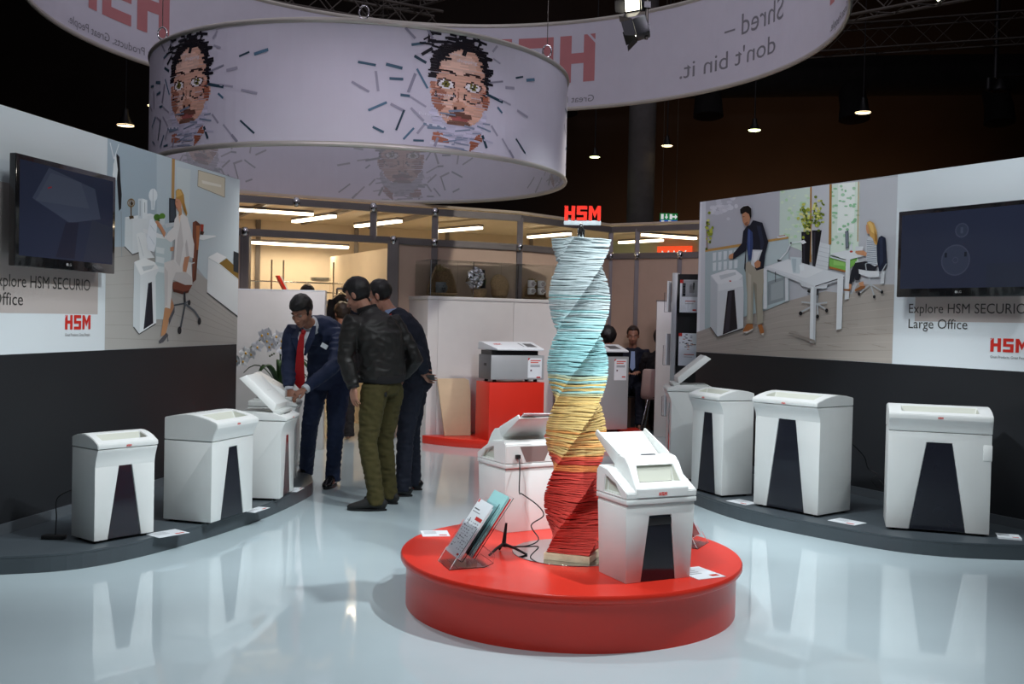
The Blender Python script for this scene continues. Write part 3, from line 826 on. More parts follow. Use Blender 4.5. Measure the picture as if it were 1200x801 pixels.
b9bf4a 197 2346 190 2333 175 2331 162 2341 161 2356 173 2364 189 2360
5c6b22 194 2236 189 2224 175 2222 164 2231 163 2245 174 2253 188 2249
d5d97a 159 2370 152 2362 136 2361 123 2368 122 2377 135 2381 151 2378
8d9c2c 199 2310 189 2301 164 2300 145 2308 144 2319 163 2324 188 2321
b9bf4a 156 2373 146 2363 123 2361 104 2370 103 2382 122 2388 145 2384
17161a 1384 2259 1494 2253 1490 1957 1406 1971
17161a 1509 2264 1619 2257 1565 1954 1526 1959
33313a 1403 2242 1430 2240 1435 1972 1419 1973
33313a 1528 2247 1548 2246 1549 1966 1534 1967
9aa63a 1561 2408 1557 2401 1548 2400 1541 2405 1541 2413 1548 2417 1556 2415
c3c763 1424 2491 1416 2481 1398 2480 1382 2489 1382 2500 1397 2506 1416 2502
55641f 1539 2434 1535 2424 1525 2422 1517 2430 1517 2442 1524 2449 1535 2446
6f7f28 1481 2319 1477 2311 1466 2310 1458 2316 1458 2325 1466 2329 1476 2327
e0dc8c 1604 2392 1598 2384 1583 2383 1572 2390 1571 2400 1583 2405 1597 2402
9aa63a 1441 2308 1437 2296 1428 2294 1419 2303 1419 2316 1426 2323 1436 2320
c3c763 1546 2411 1542 2400 1531 2398 1522 2407 1522 2420 1530 2427 1541 2423
55641f 1429 2363 1423 2355 1411 2354 1400 2360 1400 2370 1410 2375 1423 2372
6f7f28 1558 2399 1550 2392 1531 2392 1515 2398 1515 2406 1530 2410 1549 2407
e0dc8c 1500 2268 1495 2258 1482 2257 1472 2264 1471 2276 1481 2283 1494 2279
9aa63a 1612 2441 1608 2431 1599 2429 1590 2437 1590 2449 1597 2456 1608 2452
c3c763 1467 2450 1462 2441 1451 2440 1442 2447 1441 2458 1450 2463 1462 2460
55641f 1606 2312 1601 2303 1589 2302 1579 2309 1578 2319 1588 2325 1601 2322
6f7f28 1436 2426 1430 2415 1416 2413 1404 2422 1404 2434 1415 2441 1429 2437
e0dc8c 1598 2388 1592 2377 1577 2376 1564 2384 1564 2396 1576 2403 1591 2399
9aa63a 1446 2440 1441 2434 1430 2434 1421 2439 1421 2445 1430 2449 1441 2446
c3c763 1601 2368 1595 2359 1580 2357 1568 2365 1567 2376 1579 2382 1594 2379
55641f 1429 2441 1420 2431 1400 2430 1384 2439 1384 2451 1399 2457 1419 2452
6f7f28 1603 2323 1595 2316 1576 2315 1561 2322 1561 2331 1576 2335 1594 2332
e0dc8c 1423 2321 1417 2309 1404 2307 1393 2316 1392 2330 1403 2337 1416 2333
9aa63a 1595 2365 1588 2356 1570 2355 1556 2363 1556 2374 1569 2380 1587 2376
c3c763 1430 2350 1425 2341 1413 2340 1404 2347 1403 2357 1413 2363 1424 2360
55641f 1591 2358 1587 2347 1576 2345 1567 2353 1567 2365 1575 2372 1586 2369
6f7f28 1481 2310 1474 2301 1457 2300 1443 2308 1443 2318 1456 2323 1473 2319
e0dc8c 1580 2443 1574 2434 1559 2432 1547 2440 1546 2452 1558 2458 1573 2454
9aa63a 1485 2335 1481 2324 1472 2322 1464 2330 1463 2343 1471 2351 1480 2347
c3c763 1606 2358 1598 2352 1581 2351 1566 2357 1566 2365 1580 2368 1598 2365
55641f 1493 2289 1489 2280 1479 2279 1471 2286 1470 2296 1478 2302 1488 2299
6f7f28 1646 2323 1638 2318 1619 2317 1604 2323 1604 2330 1619 2333 1637 2330
e0dc8c 1415 2402 1409 2395 1394 2395 1382 2401 1382 2409 1393 2414 1408 2411
9aa63a 1558 2487 1551 2479 1535 2479 1522 2485 1522 2494 1535 2498 1551 2495
c3c763 1485 2440 1481 2429 1469 2427 1460 2435 1460 2448 1468 2455 1480 2451
55641f 1556 2322 1549 2315 1533 2314 1520 2320 1520 2329 1533 2334 1548 2331
6f7f28 1420 2361 1411 2351 1392 2350 1375 2359 1375 2370 1391 2376 1410 2372
e0dc8c 1607 2392 1600 2382 1583 2381 1568 2389 1568 2401 1582 2407 1599 2403
9aa63a 1451 2370 1443 2362 1423 2361 1407 2368 1406 2378 1422 2383 1442 2379
c3c763 1649 2324 1643 2317 1632 2316 1622 2322 1621 2329 1631 2334 1643 2331
55641f 1448 2392 1440 2384 1422 2384 1408 2390 1407 2399 1422 2404 1440 2401
6f7f28 1648 2386 1642 2378 1627 2377 1615 2384 1614 2394 1626 2399 1641 2396
e0dc8c 1433 2268 1428 2257 1418 2255 1409 2263 1409 2276 1417 2283 1427 2280
9aa63a 1568 2363 1564 2354 1555 2353 1547 2360 1546 2370 1554 2375 1563 2372
c3c763 1403 2345 1399 2337 1389 2335 1381 2342 1381 2352 1388 2358 1398 2355
55641f 1588 2366 1584 2356 1574 2355 1566 2362 1565 2372 1573 2378 1583 2375
6f7f28 1481 2238 1474 2231 1459 2230 1446 2236 1445 2244 1458 2248 1474 2246
e0dc8c 1561 2368 1558 2357 1548 2355 1540 2364 1539 2376 1547 2382 1557 2379
9aa63a 1435 2297 1430 2287 1419 2286 1410 2293 1409 2304 1418 2310 1429 2307
c3c763 1622 2396 1615 2391 1599 2391 1586 2396 1586 2403 1598 2406 1615 2403
55641f 1387 2405 1382 2399 1370 2399 1360 2404 1360 2411 1369 2414 1381 2412
6f7f28 1588 2360 1581 2353 1564 2352 1550 2359 1550 2367 1563 2371 1580 2368
e0dc8c 1425 2384 1420 2376 1409 2375 1401 2381 1400 2390 1409 2395 1420 2392
9aa63a 1621 2503 1616 2496 1603 2495 1593 2501 1592 2509 1602 2513 1615 2511
c3c763 1423 2322 1418 2313 1404 2311 1393 2319 1393 2329 1403 2335 1417 2331
55641f 1545 2412 1541 2402 1528 2400 1518 2408 1518 2420 1527 2426 1540 2422
6f7f28 1423 2399 1420 2391 1411 2389 1403 2396 1403 2406 1410 2411 1419 2409
e0dc8c 1588 2389 1580 2383 1563 2382 1549 2388 1549 2396 1562 2400 1580 2397
9aa63a 1383 2448 1378 2439 1368 2437 1359 2445 1358 2456 1367 2462 1378 2458
c3c763 1602 2421 1594 2412 1577 2411 1562 2419 1562 2429 1576 2434 1594 2430
55641f 1457 2354 1453 2343 1443 2341 1434 2350 1433 2363 1441 2370 1452 2366
6f7f28 1649 2468 1644 2462 1632 2461 1623 2467 1622 2475 1631 2479 1643 2476
e0dc8c 1398 2410 1390 2401 1371 2400 1355 2408 1354 2419 1370 2425 1389 2421
9aa63a 1564 2301 1560 2291 1550 2289 1541 2297 1541 2308 1549 2315 1559 2312
c3c763 1508 2331 1502 2321 1487 2320 1475 2328 1475 2339 1486 2345 1501 2342
55641f 1576 2372 1569 2361 1550 2359 1534 2369 1534 2382 1549 2389 1568 2385
6f7f28 1444 2437 1439 2431 1429 2430 1420 2436 1420 2443 1428 2447 1439 2445
e0dc8c 1547 2462 1541 2452 1525 2450 1512 2459 1512 2470 1524 2477 1540 2473
9aa63a 1476 2439 1468 2428 1450 2426 1435 2436 1435 2449 1449 2456 1467 2452
c3c763 1592 2298 1584 2288 1565 2286 1550 2295 1549 2307 1564 2314 1583 2310
55641f 1476 2285 1467 2275 1449 2273 1433 2282 1432 2294 1447 2300 1467 2296
6f7f28 1629 2482 1625 2473 1617 2471 1610 2478 1609 2489 1616 2494 1624 2491
e0dc8c 1427 2389 1422 2381 1410 2379 1400 2386 1399 2396 1409 2402 1421 2398
9aa63a 1592 2303 1586 2294 1574 2292 1563 2300 1563 2311 1573 2317 1586 2314
c3c763 1451 2414 1448 2404 1439 2401 1431 2410 1431 2422 1438 2430 1447 2426
55641f 1605 2257 1598 2250 1583 2249 1571 2255 1571 2263 1583 2267 1598 2265
6f7f28 1425 2434 1420 2424 1407 2422 1397 2430 1396 2442 1406 2449 1419 2445
e0dc8c 1594 2507 1588 2499 1576 2498 1565 2505 1565 2514 1575 2519 1588 2516
9aa63a 1459 2334 1455 2328 1443 2327 1433 2332 1433 2340 1442 2344 1454 2342
c3c763 1543 2441 1537 2433 1521 2432 1508 2439 1508 2448 1520 2453 1536 2450
55641f 1470 2253 1465 2245 1454 2243 1445 2250 1444 2260 1453 2265 1464 2262
6f7f28 1566 2467 1561 2459 1549 2459 1539 2465 1538 2474 1548 2478 1561 2475
e0dc8c 1487 2387 1480 2380 1465 2380 1452 2386 1452 2393 1464 2397 1479 2394
9aa63a 1509 2400 1504 2394 1491 2393 1480 2398 1480 2406 1490 2410 1503 2407
c3c763 1482 2311 1474 2301 1454 2300 1438 2308 1437 2319 1453 2326 1473 2322
55641f 1526 2345 1518 2339 1500 2339 1485 2345 1485 2352 1499 2356 1517 2353
6f7f28 1418 2453 1414 2446 1405 2445 1398 2450 1397 2458 1404 2462 1413 2460
e0dc8c 1612 2379 1605 2373 1590 2372 1578 2378 1578 2385 1590 2388 1605 2386
9aa63a 1520 2327 1514 2320 1501 2319 1490 2325 1490 2333 1500 2338 1514 2335
c3c763 1558 2404 1552 2396 1538 2395 1526 2402 1526 2411 1537 2416 1551 2412
55641f 1478 2360 1470 2352 1451 2351 1436 2358 1435 2368 1450 2373 1470 2369
6f7f28 1561 2541 1555 2532 1539 2531 1526 2539 1525 2550 1538 2555 1554 2551
e0dc8c 1525 2446 1521 2436 1511 2435 1503 2442 1503 2453 1510 2459 1521 2456
9aa63a 1528 2371 1523 2362 1512 2360 1502 2368 1502 2379 1511 2385 1522 2382
c3c763 1367 2375 1360 2364 1343 2362 1329 2371 1329 2385 1342 2392 1359 2388
55641f 1625 2398 1619 2392 1604 2392 1593 2397 1592 2404 1604 2407 1619 2404
6f7f28 1496 2317 1492 2310 1482 2309 1473 2315 1473 2323 1481 2328 1491 2325
e0dc8c 1546 2475 1540 2469 1526 2468 1515 2474 1515 2482 1526 2485 1539 2483
9aa63a 1431 2207 1425 2197 1411 2195 1399 2203 1398 2215 1410 2222 1424 2218
c3c763 1578 2353 1574 2342 1565 2339 1558 2348 1558 2361 1564 2368 1573 2365
55641f 1487 2318 1481 2310 1465 2309 1452 2316 1451 2326 1464 2331 1480 2328
6f7f28 1587 2383 1581 2372 1566 2370 1554 2379 1553 2391 1565 2398 1580 2394
e0dc8c 1477 2278 1470 2268 1454 2266 1440 2274 1440 2287 1453 2294 1469 2290
9aa63a 1631 2360 1625 2351 1612 2350 1600 2357 1600 2368 1611 2373 1624 2370
c3c763 1485 2369 1479 2359 1465 2358 1453 2366 1453 2378 1464 2384 1478 2381
55641f 1564 2341 1558 2332 1545 2330 1535 2337 1534 2348 1544 2354 1558 2351
6f7f28 1448 2306 1440 2297 1421 2295 1405 2304 1404 2315 1420 2322 1439 2318
e0dc8c 1603 2378 1595 2368 1577 2367 1562 2375 1561 2386 1576 2392 1595 2388
9aa63a 1415 2464 1408 2456 1392 2456 1379 2462 1378 2471 1391 2476 1408 2472
c3c763 1590 2400 1583 2394 1568 2394 1555 2399 1555 2406 1567 2410 1583 2407
55641f 1474 2247 1468 2239 1454 2237 1443 2244 1443 2254 1454 2259 1468 2256
6f7f28 1609 2388 1604 2378 1592 2377 1581 2385 1581 2396 1591 2403 1603 2399
e0dc8c 1461 2409 1456 2402 1443 2401 1433 2407 1432 2415 1442 2419 1455 2417
575d66 1880 2229 1915 2236 1925 2095 1892 2082
7d8691 1889 2221 1908 2225 1915 2106 1899 2098
b9bec2 1903 2092 1904 2065 1911 2065 1910 2092
d9dde0 1929 2066 1936 2105 1959 2144 1966 2062
dfe3e4 1726 2055 1900 2076 2122 2042 2111 2028 1908 1992
55585a 1726 2035 1902 1995 1904 2000 1728 2041
55585a 1899 1998 1900 1983 1907 1983 1906 1997
c9ced1 1727 2034 1903 1992 1904 1979 1728 2023
d6dadd 1898 1998 1943 2003 1944 1678 1899 1674
d0d4d6 2261 1899 2299 1898 2296 1796 2261 1793
d8dcdf 1993 2102 2076 2098 2073 2057 1999 2059
b83a2e 1969 2062 1967 2058 1963 2055 1956 2054 1949 2054 1942 2056 1938 2059 1936 2063 1937 2067 1942 2070 1948 2072 1956 2071 1962 2069 1967 2066
cfd4d6 1998 1979 2063 1977 2050 1941 2003 1952
b4b8bc 2139 1863 2155 1791 2166 1792 2150 1864
aeb3b7 2157 1799 2043 1725 2051 1718 2164 1792
aeb3b7 2155 1794 2197 1698 2208 1700 2166 1797
aeb3b7 2158 1792 2282 1730 2288 1737 2163 1799
aeb3b7 2157 1799 2117 1773 2125 1766 2164 1792
1e1f22 2061 1718 2060 1711 2056 1706 2051 1702 2045 1703 2039 1706 2035 1711 2033 1718 2034 1725 2038 1731 2043 1734 2050 1734 2055 1731 2059 1725
1e1f22 2216 1693 2215 1687 2211 1682 2206 1680 2200 1680 2195 1683 2191 1688 2189 1694 2190 1700 2194 1705 2199 1707 2205 1707 2211 1705 2214 1700
1e1f22 2292 1730 2291 1724 2287 1719 2282 1716 2276 1716 2271 1719 2267 1724 2266 1730 2267 1736 2270 1741 2275 1744 2281 1743 2287 1741 2290 1736
c58d68 1939 1809 1967 1799 1960 1754 1941 1741
c58d68 2039 1807 2087 1818 2098 1779 2056 1779
8d5a34 2056 1779 2109 1782 2103 1761 2007 1740 2002 1753
8d5a34 1883 1760 1955 1759 1951 1741 1884 1746
22242c 1998 1970 2113 1978 2222 1932 2201 1897 2060 1912 2050 1830 2008 1827 1998 1849 1963 1795 1939 1803 1958 1908
d6d9dc 2035 1917 2138 1899 2250 1896 2243 1850 2140 1849 2041 1880
a9aeb2 2120 1904 2109 1958 2100 1957 2111 1903
a9aeb2 2106 1954 2138 1962 2134 1968 2103 1961
a9aeb2 2134 1962 2203 1933 2206 1939 2138 1968
bfc4c9 2128 2174 2191 2163 2212 2095 2226 1944 2200 1933 2117 1975 2101 2047 2107 2136
5d6878 2111 2141 2210 2128 2211 2132 2111 2145
5d6878 2111 2125 2211 2113 2211 2117 2112 2130
5d6878 2112 2110 2211 2098 2212 2102 2112 2114
5d6878 2113 2095 2212 2083 2212 2087 2113 2099
5d6878 2113 2080 2213 2068 2213 2072 2113 2084
5d6878 2114 2065 2213 2053 2213 2057 2114 2069
5d6878 2114 2049 2214 2038 2214 2042 2115 2054
5d6878 2115 2034 2214 2023 2215 2027 2115 2038
5d6878 2115 2019 2215 2008 2215 2012 2116 2023
5d6878 2116 2004 2215 1993 2216 1997 2116 2008
5d6878 2117 1989 2216 1978 2216 1982 2117 1993
5d6878 2117 1973 2217 1963 2217 1967 2118 1978
5d6878 2118 1958 2217 1948 2217 1952 2118 1962
c58d68 1999 2066 2077 2066 2115 2046 2111 2018 2023 2036 1995 2052
c58d68 2099 2270 2124 2270 2139 2232 2132 2191 2113 2200 2101 2229
c79a55 2105 2286 2137 2298 2178 2277 2207 2219 2223 2098 2193 2110 2169 2157 2141 2177 2131 2223
e0b970 2115 2285 2141 2292 2170 2260 2186 2193 2154 2211 2139 2248
9c6f35 2185 2220 2213 2174 2216 2109 2192 2140
1f2536 2231 2161 2257 2173 2298 2153 2319 1941 2286 1895 2246 1892 2221 1971 2212 2095
2c3448 2241 2153 2267 2159 2283 1968 2253 1934
b4b8bc 2310 1952 2239 1852 2247 1848 2318 1948
d3d7da 1608 2158 1723 2129 1707 1920 1565 1954
b7bcc0 1598 2121 1722 2092 1723 2096 1599 2124
b7bcc0 1592 2083 1718 2055 1719 2059 1593 2087
b7bcc0 1586 2046 1715 2018 1716 2022 1587 2050
b7bcc0 1580 2009 1711 1981 1712 1985 1581 2012
b7bcc0 1574 1971 1708 1944 1709 1947 1575 1975
d3d7da 1377 1849 1565 1816 1711 1804 1698 1771 1542 1765 1411 1794
3a3c40 1588 1765 1590 1708 1610 1708 1608 1764
8b9095 1590 1712 1598 1561 1613 1561 1605 1712
b0b5b9 1601 1646 1417 1662 1415 1650 1600 1634
b0b5b9 1596 1635 1701 1585 1709 1594 1604 1645
b0b5b9 1597 1645 1403 1573 1410 1562 1604 1635
b0b5b9 1601 1634 1711 1645 1709 1657 1599 1646
b0b5b9 1593 1640 1602 1538 1617 1539 1608 1640
1c1d20 1431 1558 1429 1550 1423 1544 1415 1541 1405 1541 1397 1544 1391 1550 1388 1558 1390 1565 1396 1571 1404 1575 1414 1575 1422 1571 1428 1565
1c1d20 1725 1584 1724 1577 1719 1571 1712 1568 1704 1567 1697 1571 1692 1577 1690 1584 1692 1591 1696 1597 1703 1600 1711 1600 1718 1597 1723 1591
1c1d20 1625 1533 1623 1525 1618 1519 1611 1516 1604 1516 1596 1519 1591 1525 1589 1532 1591 1540 1595 1546 1602 1549 1610 1549 1617 1546 1623 1540
1c1d20 1532 1747 1530 1741 1523 1736 1513 1734 1501 1734 1491 1737 1483 1741 1480 1747 1483 1753 1490 1758 1500 1760 1512 1760 1522 1757 1529 1752
e4e8ea 1130 2018 1231 2094 1223 2100 1122 2023
e4e8ea 1232 2095 1273 2169 1263 2172 1222 2098
e4e8ea 1269 2167 1396 2171 1395 2179 1267 2175
f2f4f5 1374 2180 1427 2187 1454 2162 1412 2151
3a3c40 1281 2168 1280 2165 1278 2162 1273 2161 1268 2161 1264 2163 1261 2166 1260 2169 1261 2172 1264 2175 1268 2176 1273 2176 1277 2174 1280 2171
2b2d31 1109 2033 1165 2021 1160 2005 1115 2013
d8dcdf 950 1973 1241 2032 1889 1874 1889 1863 1566 1784
e3e6e8 993 1972 1241 2024 1662 1921 1461 1857
cdd8db 1267 2050 1406 2036 1385 1899 1305 1905
b5c4c9 1284 2034 1343 2027 1337 1912 1310 1916
e9eef0 1377 1974 1435 1982 1437 1928 1392 1922
2c2d2e 1573 1784 1886 1854 1883 1861 1570 1791
c8cccf 1572 1782 1889 1852 1890 1841 1572 1769
cfd3d6 950 1973 1566 1793 1567 1771 950 1955
dfe3e5 1518 1785 1585 1778 1590 1311 1526 1313
c3c8cb 1554 1780 1585 1778 1590 1311 1565 1312
dbdfe2 1817 1850 1879 1863 1877 1434 1819 1425
d6dadd 939 1960 982 1954 996 1597 951 1593
d2d6d9 1212 1872 1250 1864 1261 1666 1223 1661
2f3133 1086 1925 1090 1836 1098 1835 1095 1925
8f877f 1590 1307 1267 1383 1288 1392 1584 1334
d3d7d9 210 1914 453 1963 563 1959 666 1898 685 1741 692 1420 336 1330 224 1424
bfc5c8 211 1910 312 1827 326 1340 224 1424
e6e9ea 217 1919 447 1963 566 1959 666 1902 598 1850 325 1826
c6ccce 334 1911 564 1938 574 1913 362 1872
b8392d 511 1854 510 1851 506 1849 499 1848 492 1848 486 1850 482 1852 480 1855 481 1858 486 1860 492 1861 499 1861 505 1859 510 1857
dfe3e4 325 1826 656 1865 670 1803 328 1762
221e22 462 1761 558 1774 613 1410 409 1351
36323a 481 1748 525 1756 502 1387 433 1368
3a3c3e 220 1418 332 1324 340 1328 228 1422
3a3c3e 338 1323 694 1408 691 1414 334 1329
a6a08f 693 1998 721 2028 935 1990 947 1839 936 1678 950 1469 878 1455 847 1719 813 1821 816 1463 741 1462 734 1720
8c8676 812 1842 854 1820 880 1464 852 1597
b8b2a2 738 1925 780 1903 785 1495 755 1495
a86a3a 687 1395 739 1457 819 1455 824 1418 759 1388 694 1374
ddd6cc 687 1382 759 1392 824 1418 824 1406 742 1371
a86a3a 884 1452 939 1456 967 1397 965 1368 925 1363
ddd6cc 925 1371 968 1380 960 1356
34446f 703 2333 744 2350 792 2335 798 2046 733 2036 709 2193
44568a 722 2315 751 2325 755 2088 731 2079
1b1e2b 744 2359 784 2403 908 2371 952 2280 992 2194 954 2079 942 1959 849 1942 775 2026 793 2168 782 2291 721 2336 705 2131 701 1930 682 1968 693 2124 531 2056 511 2099 642 2201 656 2311 702 2353
2a2f42 833 2348 886 2345 939 2181 896 2082 886 2204
c99068 473 2101 529 2115 524 2065 481 2058 461 2080
cfd2d5 789 2134 918 2125 875 2038 825 1971 773 2002
e3e5e7 807 2118 895 2114 834 2024 799 2025
c08560 817 2012 863 2039 899 2017 895 1977 849 1962 824 1979
bb8462 631 2474 667 2487 721 2475 747 2432 737 2379 702 2353 672 2364 646 2402
8a5b42 671 2384 718 2397 708 2353 678 2363
171210 605 2517 646 2538 713 2541 755 2513 761 2439 748 2415 728 2462 679 2486 637 2469 612 2475
2a1d18 642 2442 669 2442 668 2446 641 2446
dfe3e6 600 2516 648 2541 645 2544 597 2519
dfe3e6 647 2541 713 2543 712 2547 646 2544
dfe3e6 711 2544 763 2511 766 2513 714 2546'''
gl = graphic('wall_graphic', WL, 'printed graphic of a seated woman in white, on the left display wall', 2.075, 4.6, POST_L, (2.166, 4.6, 1.42, 2.19), -1)
gr = graphic('wall_graphic', WR, 'printed graphic of a standing man in dark jacket, on the right display wall', 2.385, 4.6, POST_R, (2.586, 4.6, 1.505, 2.2), 1)
def lettering(name, parent, F, items, m):
    for s, x0, x1, y0, cap, sg in items:
        for vs, fs in text_words(s, x0, x1, y0, cap, lambda x, y: F(sg*x, y, .0045)): MB().add(vs, fs).build(name, m, parent, True)
lettering('title_lettering', gl, WL, [('Explore HSM SECURIO', -3.24, -2.26, 1.578, .075, -1), ('Office', -3.24, -2.958, 1.468, .075, -1)], M_TEXT)
lettering('title_lettering', gr, WR, [('Explore HSM SECURIO', 2.531, 3.505, 1.568, .07, 1), ('Large Office', 2.531, 3.048, 1.453, .07, 1)], M_TEXT)
lettering('tagline', gl, WL, [('Great Products, Great People.', -2.532, -2.252, 1.274, .019, -1)], M_TEXTG)
lettering('tagline', gr, WR, [('Great Products, Great People.', 3.24, 3.53, 1.255, .019, 1)], M_TEXTG)
logo_flat(MB(), -2.533, 1.318, .283, .095, lambda x, y: WL(-x, y, .0045)).build('logo', M_RED, gl, True)
logo_flat(MB(), 3.238, 1.3, .29, .095, lambda x, y: WR(x, y, .0045)).build('logo', M_RED, gr, True)

# ------------------------------------------------------------------ televisions
def television(F, u0, z0, w, h, sg, label, art):
    o = F(u0, z0, .13)
    r = root('television', o, 0, label, 'television')
    def bx(m, ua, ub, za, zb, oa, ob):
        vs = [F(u, z, q) for q in (oa, ob) for z in (za, zb) for u in (ua, ub)]
        m.add(vs, [(0, 2, 3, 1), (4, 5, 7, 6), (0, 1, 5, 4), (2, 6, 7, 3), (0, 4, 6, 2), (1, 3, 7, 5)])
    b = MB(); bx(b, u0, u0+w, z0, z0+h, .09, .135); b.build('casing', M_BEZEL, r, True, bevel=.006)
    s = MB(); e = .032
    s.poly([F(u0+e, z0+.062, .1358), F(u0+w-e, z0+.062, .1358), F(u0+w-e, z0+h-e, .1358), F(u0+e, z0+h-e, .1358)], (.020, .024, .044))
    for k, (c, pts) in enumerate(art):
        s.poly([F(u0+e+(x if sg > 0 else 1-x)*(w-2*e), z0+.062+y*(h-e-.062), .136+k*.00005) for x, y in pts], c)
    s.build('screen', M_SCREEN, r, True, colors=True)
    k = MB(); bx(k, u0+w*.35, u0+w*.65, z0+.15, z0+.45, .004, .09); k.build('wall_bracket', M_BLACK, r, True)
    l = MB(); cx = sg*(u0+w/2)
    vs, fs = text_fit('LG', cx-.004, cx+.026, z0+.026, .016, lambda x, y: F(sg*x, y, .1362)); l.add(vs, fs)
    l.add([F(sg*(cx-.018+.010*math.cos(a*.6283)), z0+.034+.010*math.sin(a*.6283), .1362) for a in range(10)], [tuple(range(10))])
    l.build('maker_logo', M_SIGNW2, r, True)
M_SIGNW2 = mat('grey_logo_print', (.35, .35, .35), .4, var=.02)
def disc(cx, cy, r, asp=1.72, n=24): return [(cx+r*math.cos(a*2*math.pi/n), cy+r*asp*math.sin(a*2*math.pi/n)) for a in range(n)]
television(WL, 2.18, 1.697, 1.035, .655, -1, 'wall-mounted flat television on the left display wall, showing a dim shredder',
    [((.040, .048, .075), [(.12, .62), (.28, .98), (.78, .86), (.85, .52), (.5, .42)]), ((.050, .058, .085), [(.15, .60), (.72, .62), (.62, .9), (.3, .93)]), ((.016, .017, .03), [(.36, .02), (.46, .42), (.60, .44), (.56, .02)]),
     ((.024, .028, .045), [(.66, .02), (.75, .5), (1, .44), (1, .02)]), ((.2, .02, .03), [(.27, .75), (.31, .77), (.31, .785), (.27, .765)])])
television(WR, 2.52, 1.684, 1.085, .646, 1, 'wall-mounted flat television on the right display wall, showing a power button',
    [((.020, .024, .04), [(.72, 0), (1, 0), (1, .3), (.72, .3)]), ((.042, .048, .075), disc(.47, .36, .118)), ((.03, .036, .06), disc(.47, .36, .108)), ((.042, .048, .075), disc(.47, .36, .024)), ((.030, .036, .06), disc(.47, .36, .018)),
     ((.01, .012, .02), [(.38, .40), (.4, .40), (.4, .46), (.38, .46)]), ((.01, .012, .02), [(.54, .40), (.56, .40), (.56, .46), (.54, .46)]),
     ((.042, .048, .075), disc(.515, .74, .055)), ((.028, .034, .056), disc(.515, .74, .046)), ((.045, .052, .08), [(.505, .7), (.525, .7), (.525, .78), (.505, .78)])])

# ------------------------------------------------------------------ curved podiums
def spline(pts, n=6):
    out = []
    P = [pts[0]]+list(pts)+[pts[-1]]
    for i in range(1, len(P)-2):
        for k in range(n):
            t = k/n; a, b, c, d = (Vector((*q, 0)) for q in P[i-1:i+3])
            p = 0.5*((2*b)+(c-a)*t+(2*a-5*b+4*c-d)*t*t+(3*b-3*c+d-a)*t**3)
            out.append((p.x, p.y))
    out.append(pts[-1]); return out
def podium(label, front, wall, name='display_podium'):
    f = spline(front)
    r = root(name, (f[0][0], f[0][1], 0), 0, label, 'podium')
    poly = f+wall
    MB().prism(poly, 0.0, 0.085).build('base', M_POD, r, True, weld=True)
    cx = sum(p[0] for p in poly)/len(poly); cy = sum(p[1] for p in poly)/len(poly)
    MB().prism(poly, 0.085, 0.1).build('top_board', M_POD, r, True, bevel=.003)
def wp(F, u, off=.004): p = F(u, 0, off); return (p.x, p.y)
podium('dark grey curved podium along the left display wall', [wp(WL, 3.75), (-2.80, 5.52), (-2.38, 5.71), (-2.06, 6.22), (-1.76, 7.10), (-1.60, 8.02), (-1.62, 8.42), (-1.80, 8.75), wp(WL, .35)], [])
podium('dark grey curved podium along the right display wall', [wp(WR, .5), (1.50, 9.15), (1.44, 8.6), (1.50, 8.15), (1.775, 7.45), (2.35, 6.765), (2.75, 6.51), (3.28, 6.45), (3.66, 6.52), wp(WR, 3.75)], [])
# pale skirting strip where the right wall meets its podium
def strip(name, F, u0, u1):
    m = MB(); vs = [F(u, z, q) for q in (.006, .02) for z in (.1, .165) for u in (u0, u1)]
    m.add(vs, [(0, 2, 3, 1), (4, 5, 7, 6), (0, 1, 5, 4), (2, 6, 7, 3), (0, 4, 6, 2), (1, 3, 7, 5)])
    struct(m.build(name, M_SKIRT))
M_SKIRT = mat('grey_skirting', (.11, .125, .14), .35, .2, var=.03)
strip('baseboard_left', WL, .5, 3.6); strip('baseboard_right', WR, .6, 3.6)

# ------------------------------------------------------------------ hanging drum banner
def cyl_fn(cx, cy, Rr):
    return lambda a, z, off=0: (cx+(Rr+off)*math.cos(a), cy+(Rr+off)*math.sin(a), z)
def band(m, C, z0, z1, n, o0, o1):
    vs = []
    for i in range(n):
        a = 2*math.pi*i/n
        vs += [C(a, z0, o0), C(a, z1, o0), C(a, z1, o1), C(a, z0, o1)]
    fs = []
    for i in range(n):
        j = (i+1) % n
        for k in range(4): fs.append((i*4+k, j*4+k, j*4+(k+1) % 4, i*4+(k+1) % 4))
    m.add(vs, fs, smooth=False)
def hoop(C, z, rad, n=128, off=0):
    m = MB(); vs = []; fs = []; q = 8
    for i in range(n):
        a = 2*math.pi*i/n
        for k in range(q):
            b = 2*math.pi*k/q
            vs.append(C(a, z+rad*1.3*math.sin(b), off+rad*math.cos(b)))
    for i in range(n):
        for k in range(q):
            fs.append((i*q+k, ((i+1) % n)*q+k, ((i+1) % n)*q+(k+1) % q, i*q+(k+1) % q))
    return m.add(vs, fs, smooth=True)
def strip_rect(m, C, ac, zc, L, Wd, ang, col, off, Rr, seg=None):
    """printed strip: a rectangle on the cylinder, L long, turned by ang"""
    seg = seg or max(1, int(L*abs(math.cos(ang))/.06))
    ca, sa = math.cos(ang), math.sin(ang)
    for k in range(seg):
        q = []
        for lx, ly in ((k/seg-.5, -.5), ((k+1)/seg-.5, -.5), ((k+1)/seg-.5, .5), (k/seg-.5, .5)):
            x = lx*L*ca-ly*Wd*sa; y = lx*L*sa+ly*Wd*ca
            q.append(C(ac+x/Rr, zc+y, off))
        m.poly(q, col)
def inpoly(x, y, P):
    c = False
    for i in range(len(P)):
        (x0, y0), (x1, y1) = P[i-1], P[i]
        if (y0 > y) != (y1 > y) and x < (x1-x0)*(y-y0)/(y1-y0)+x0: c = not c
    return c
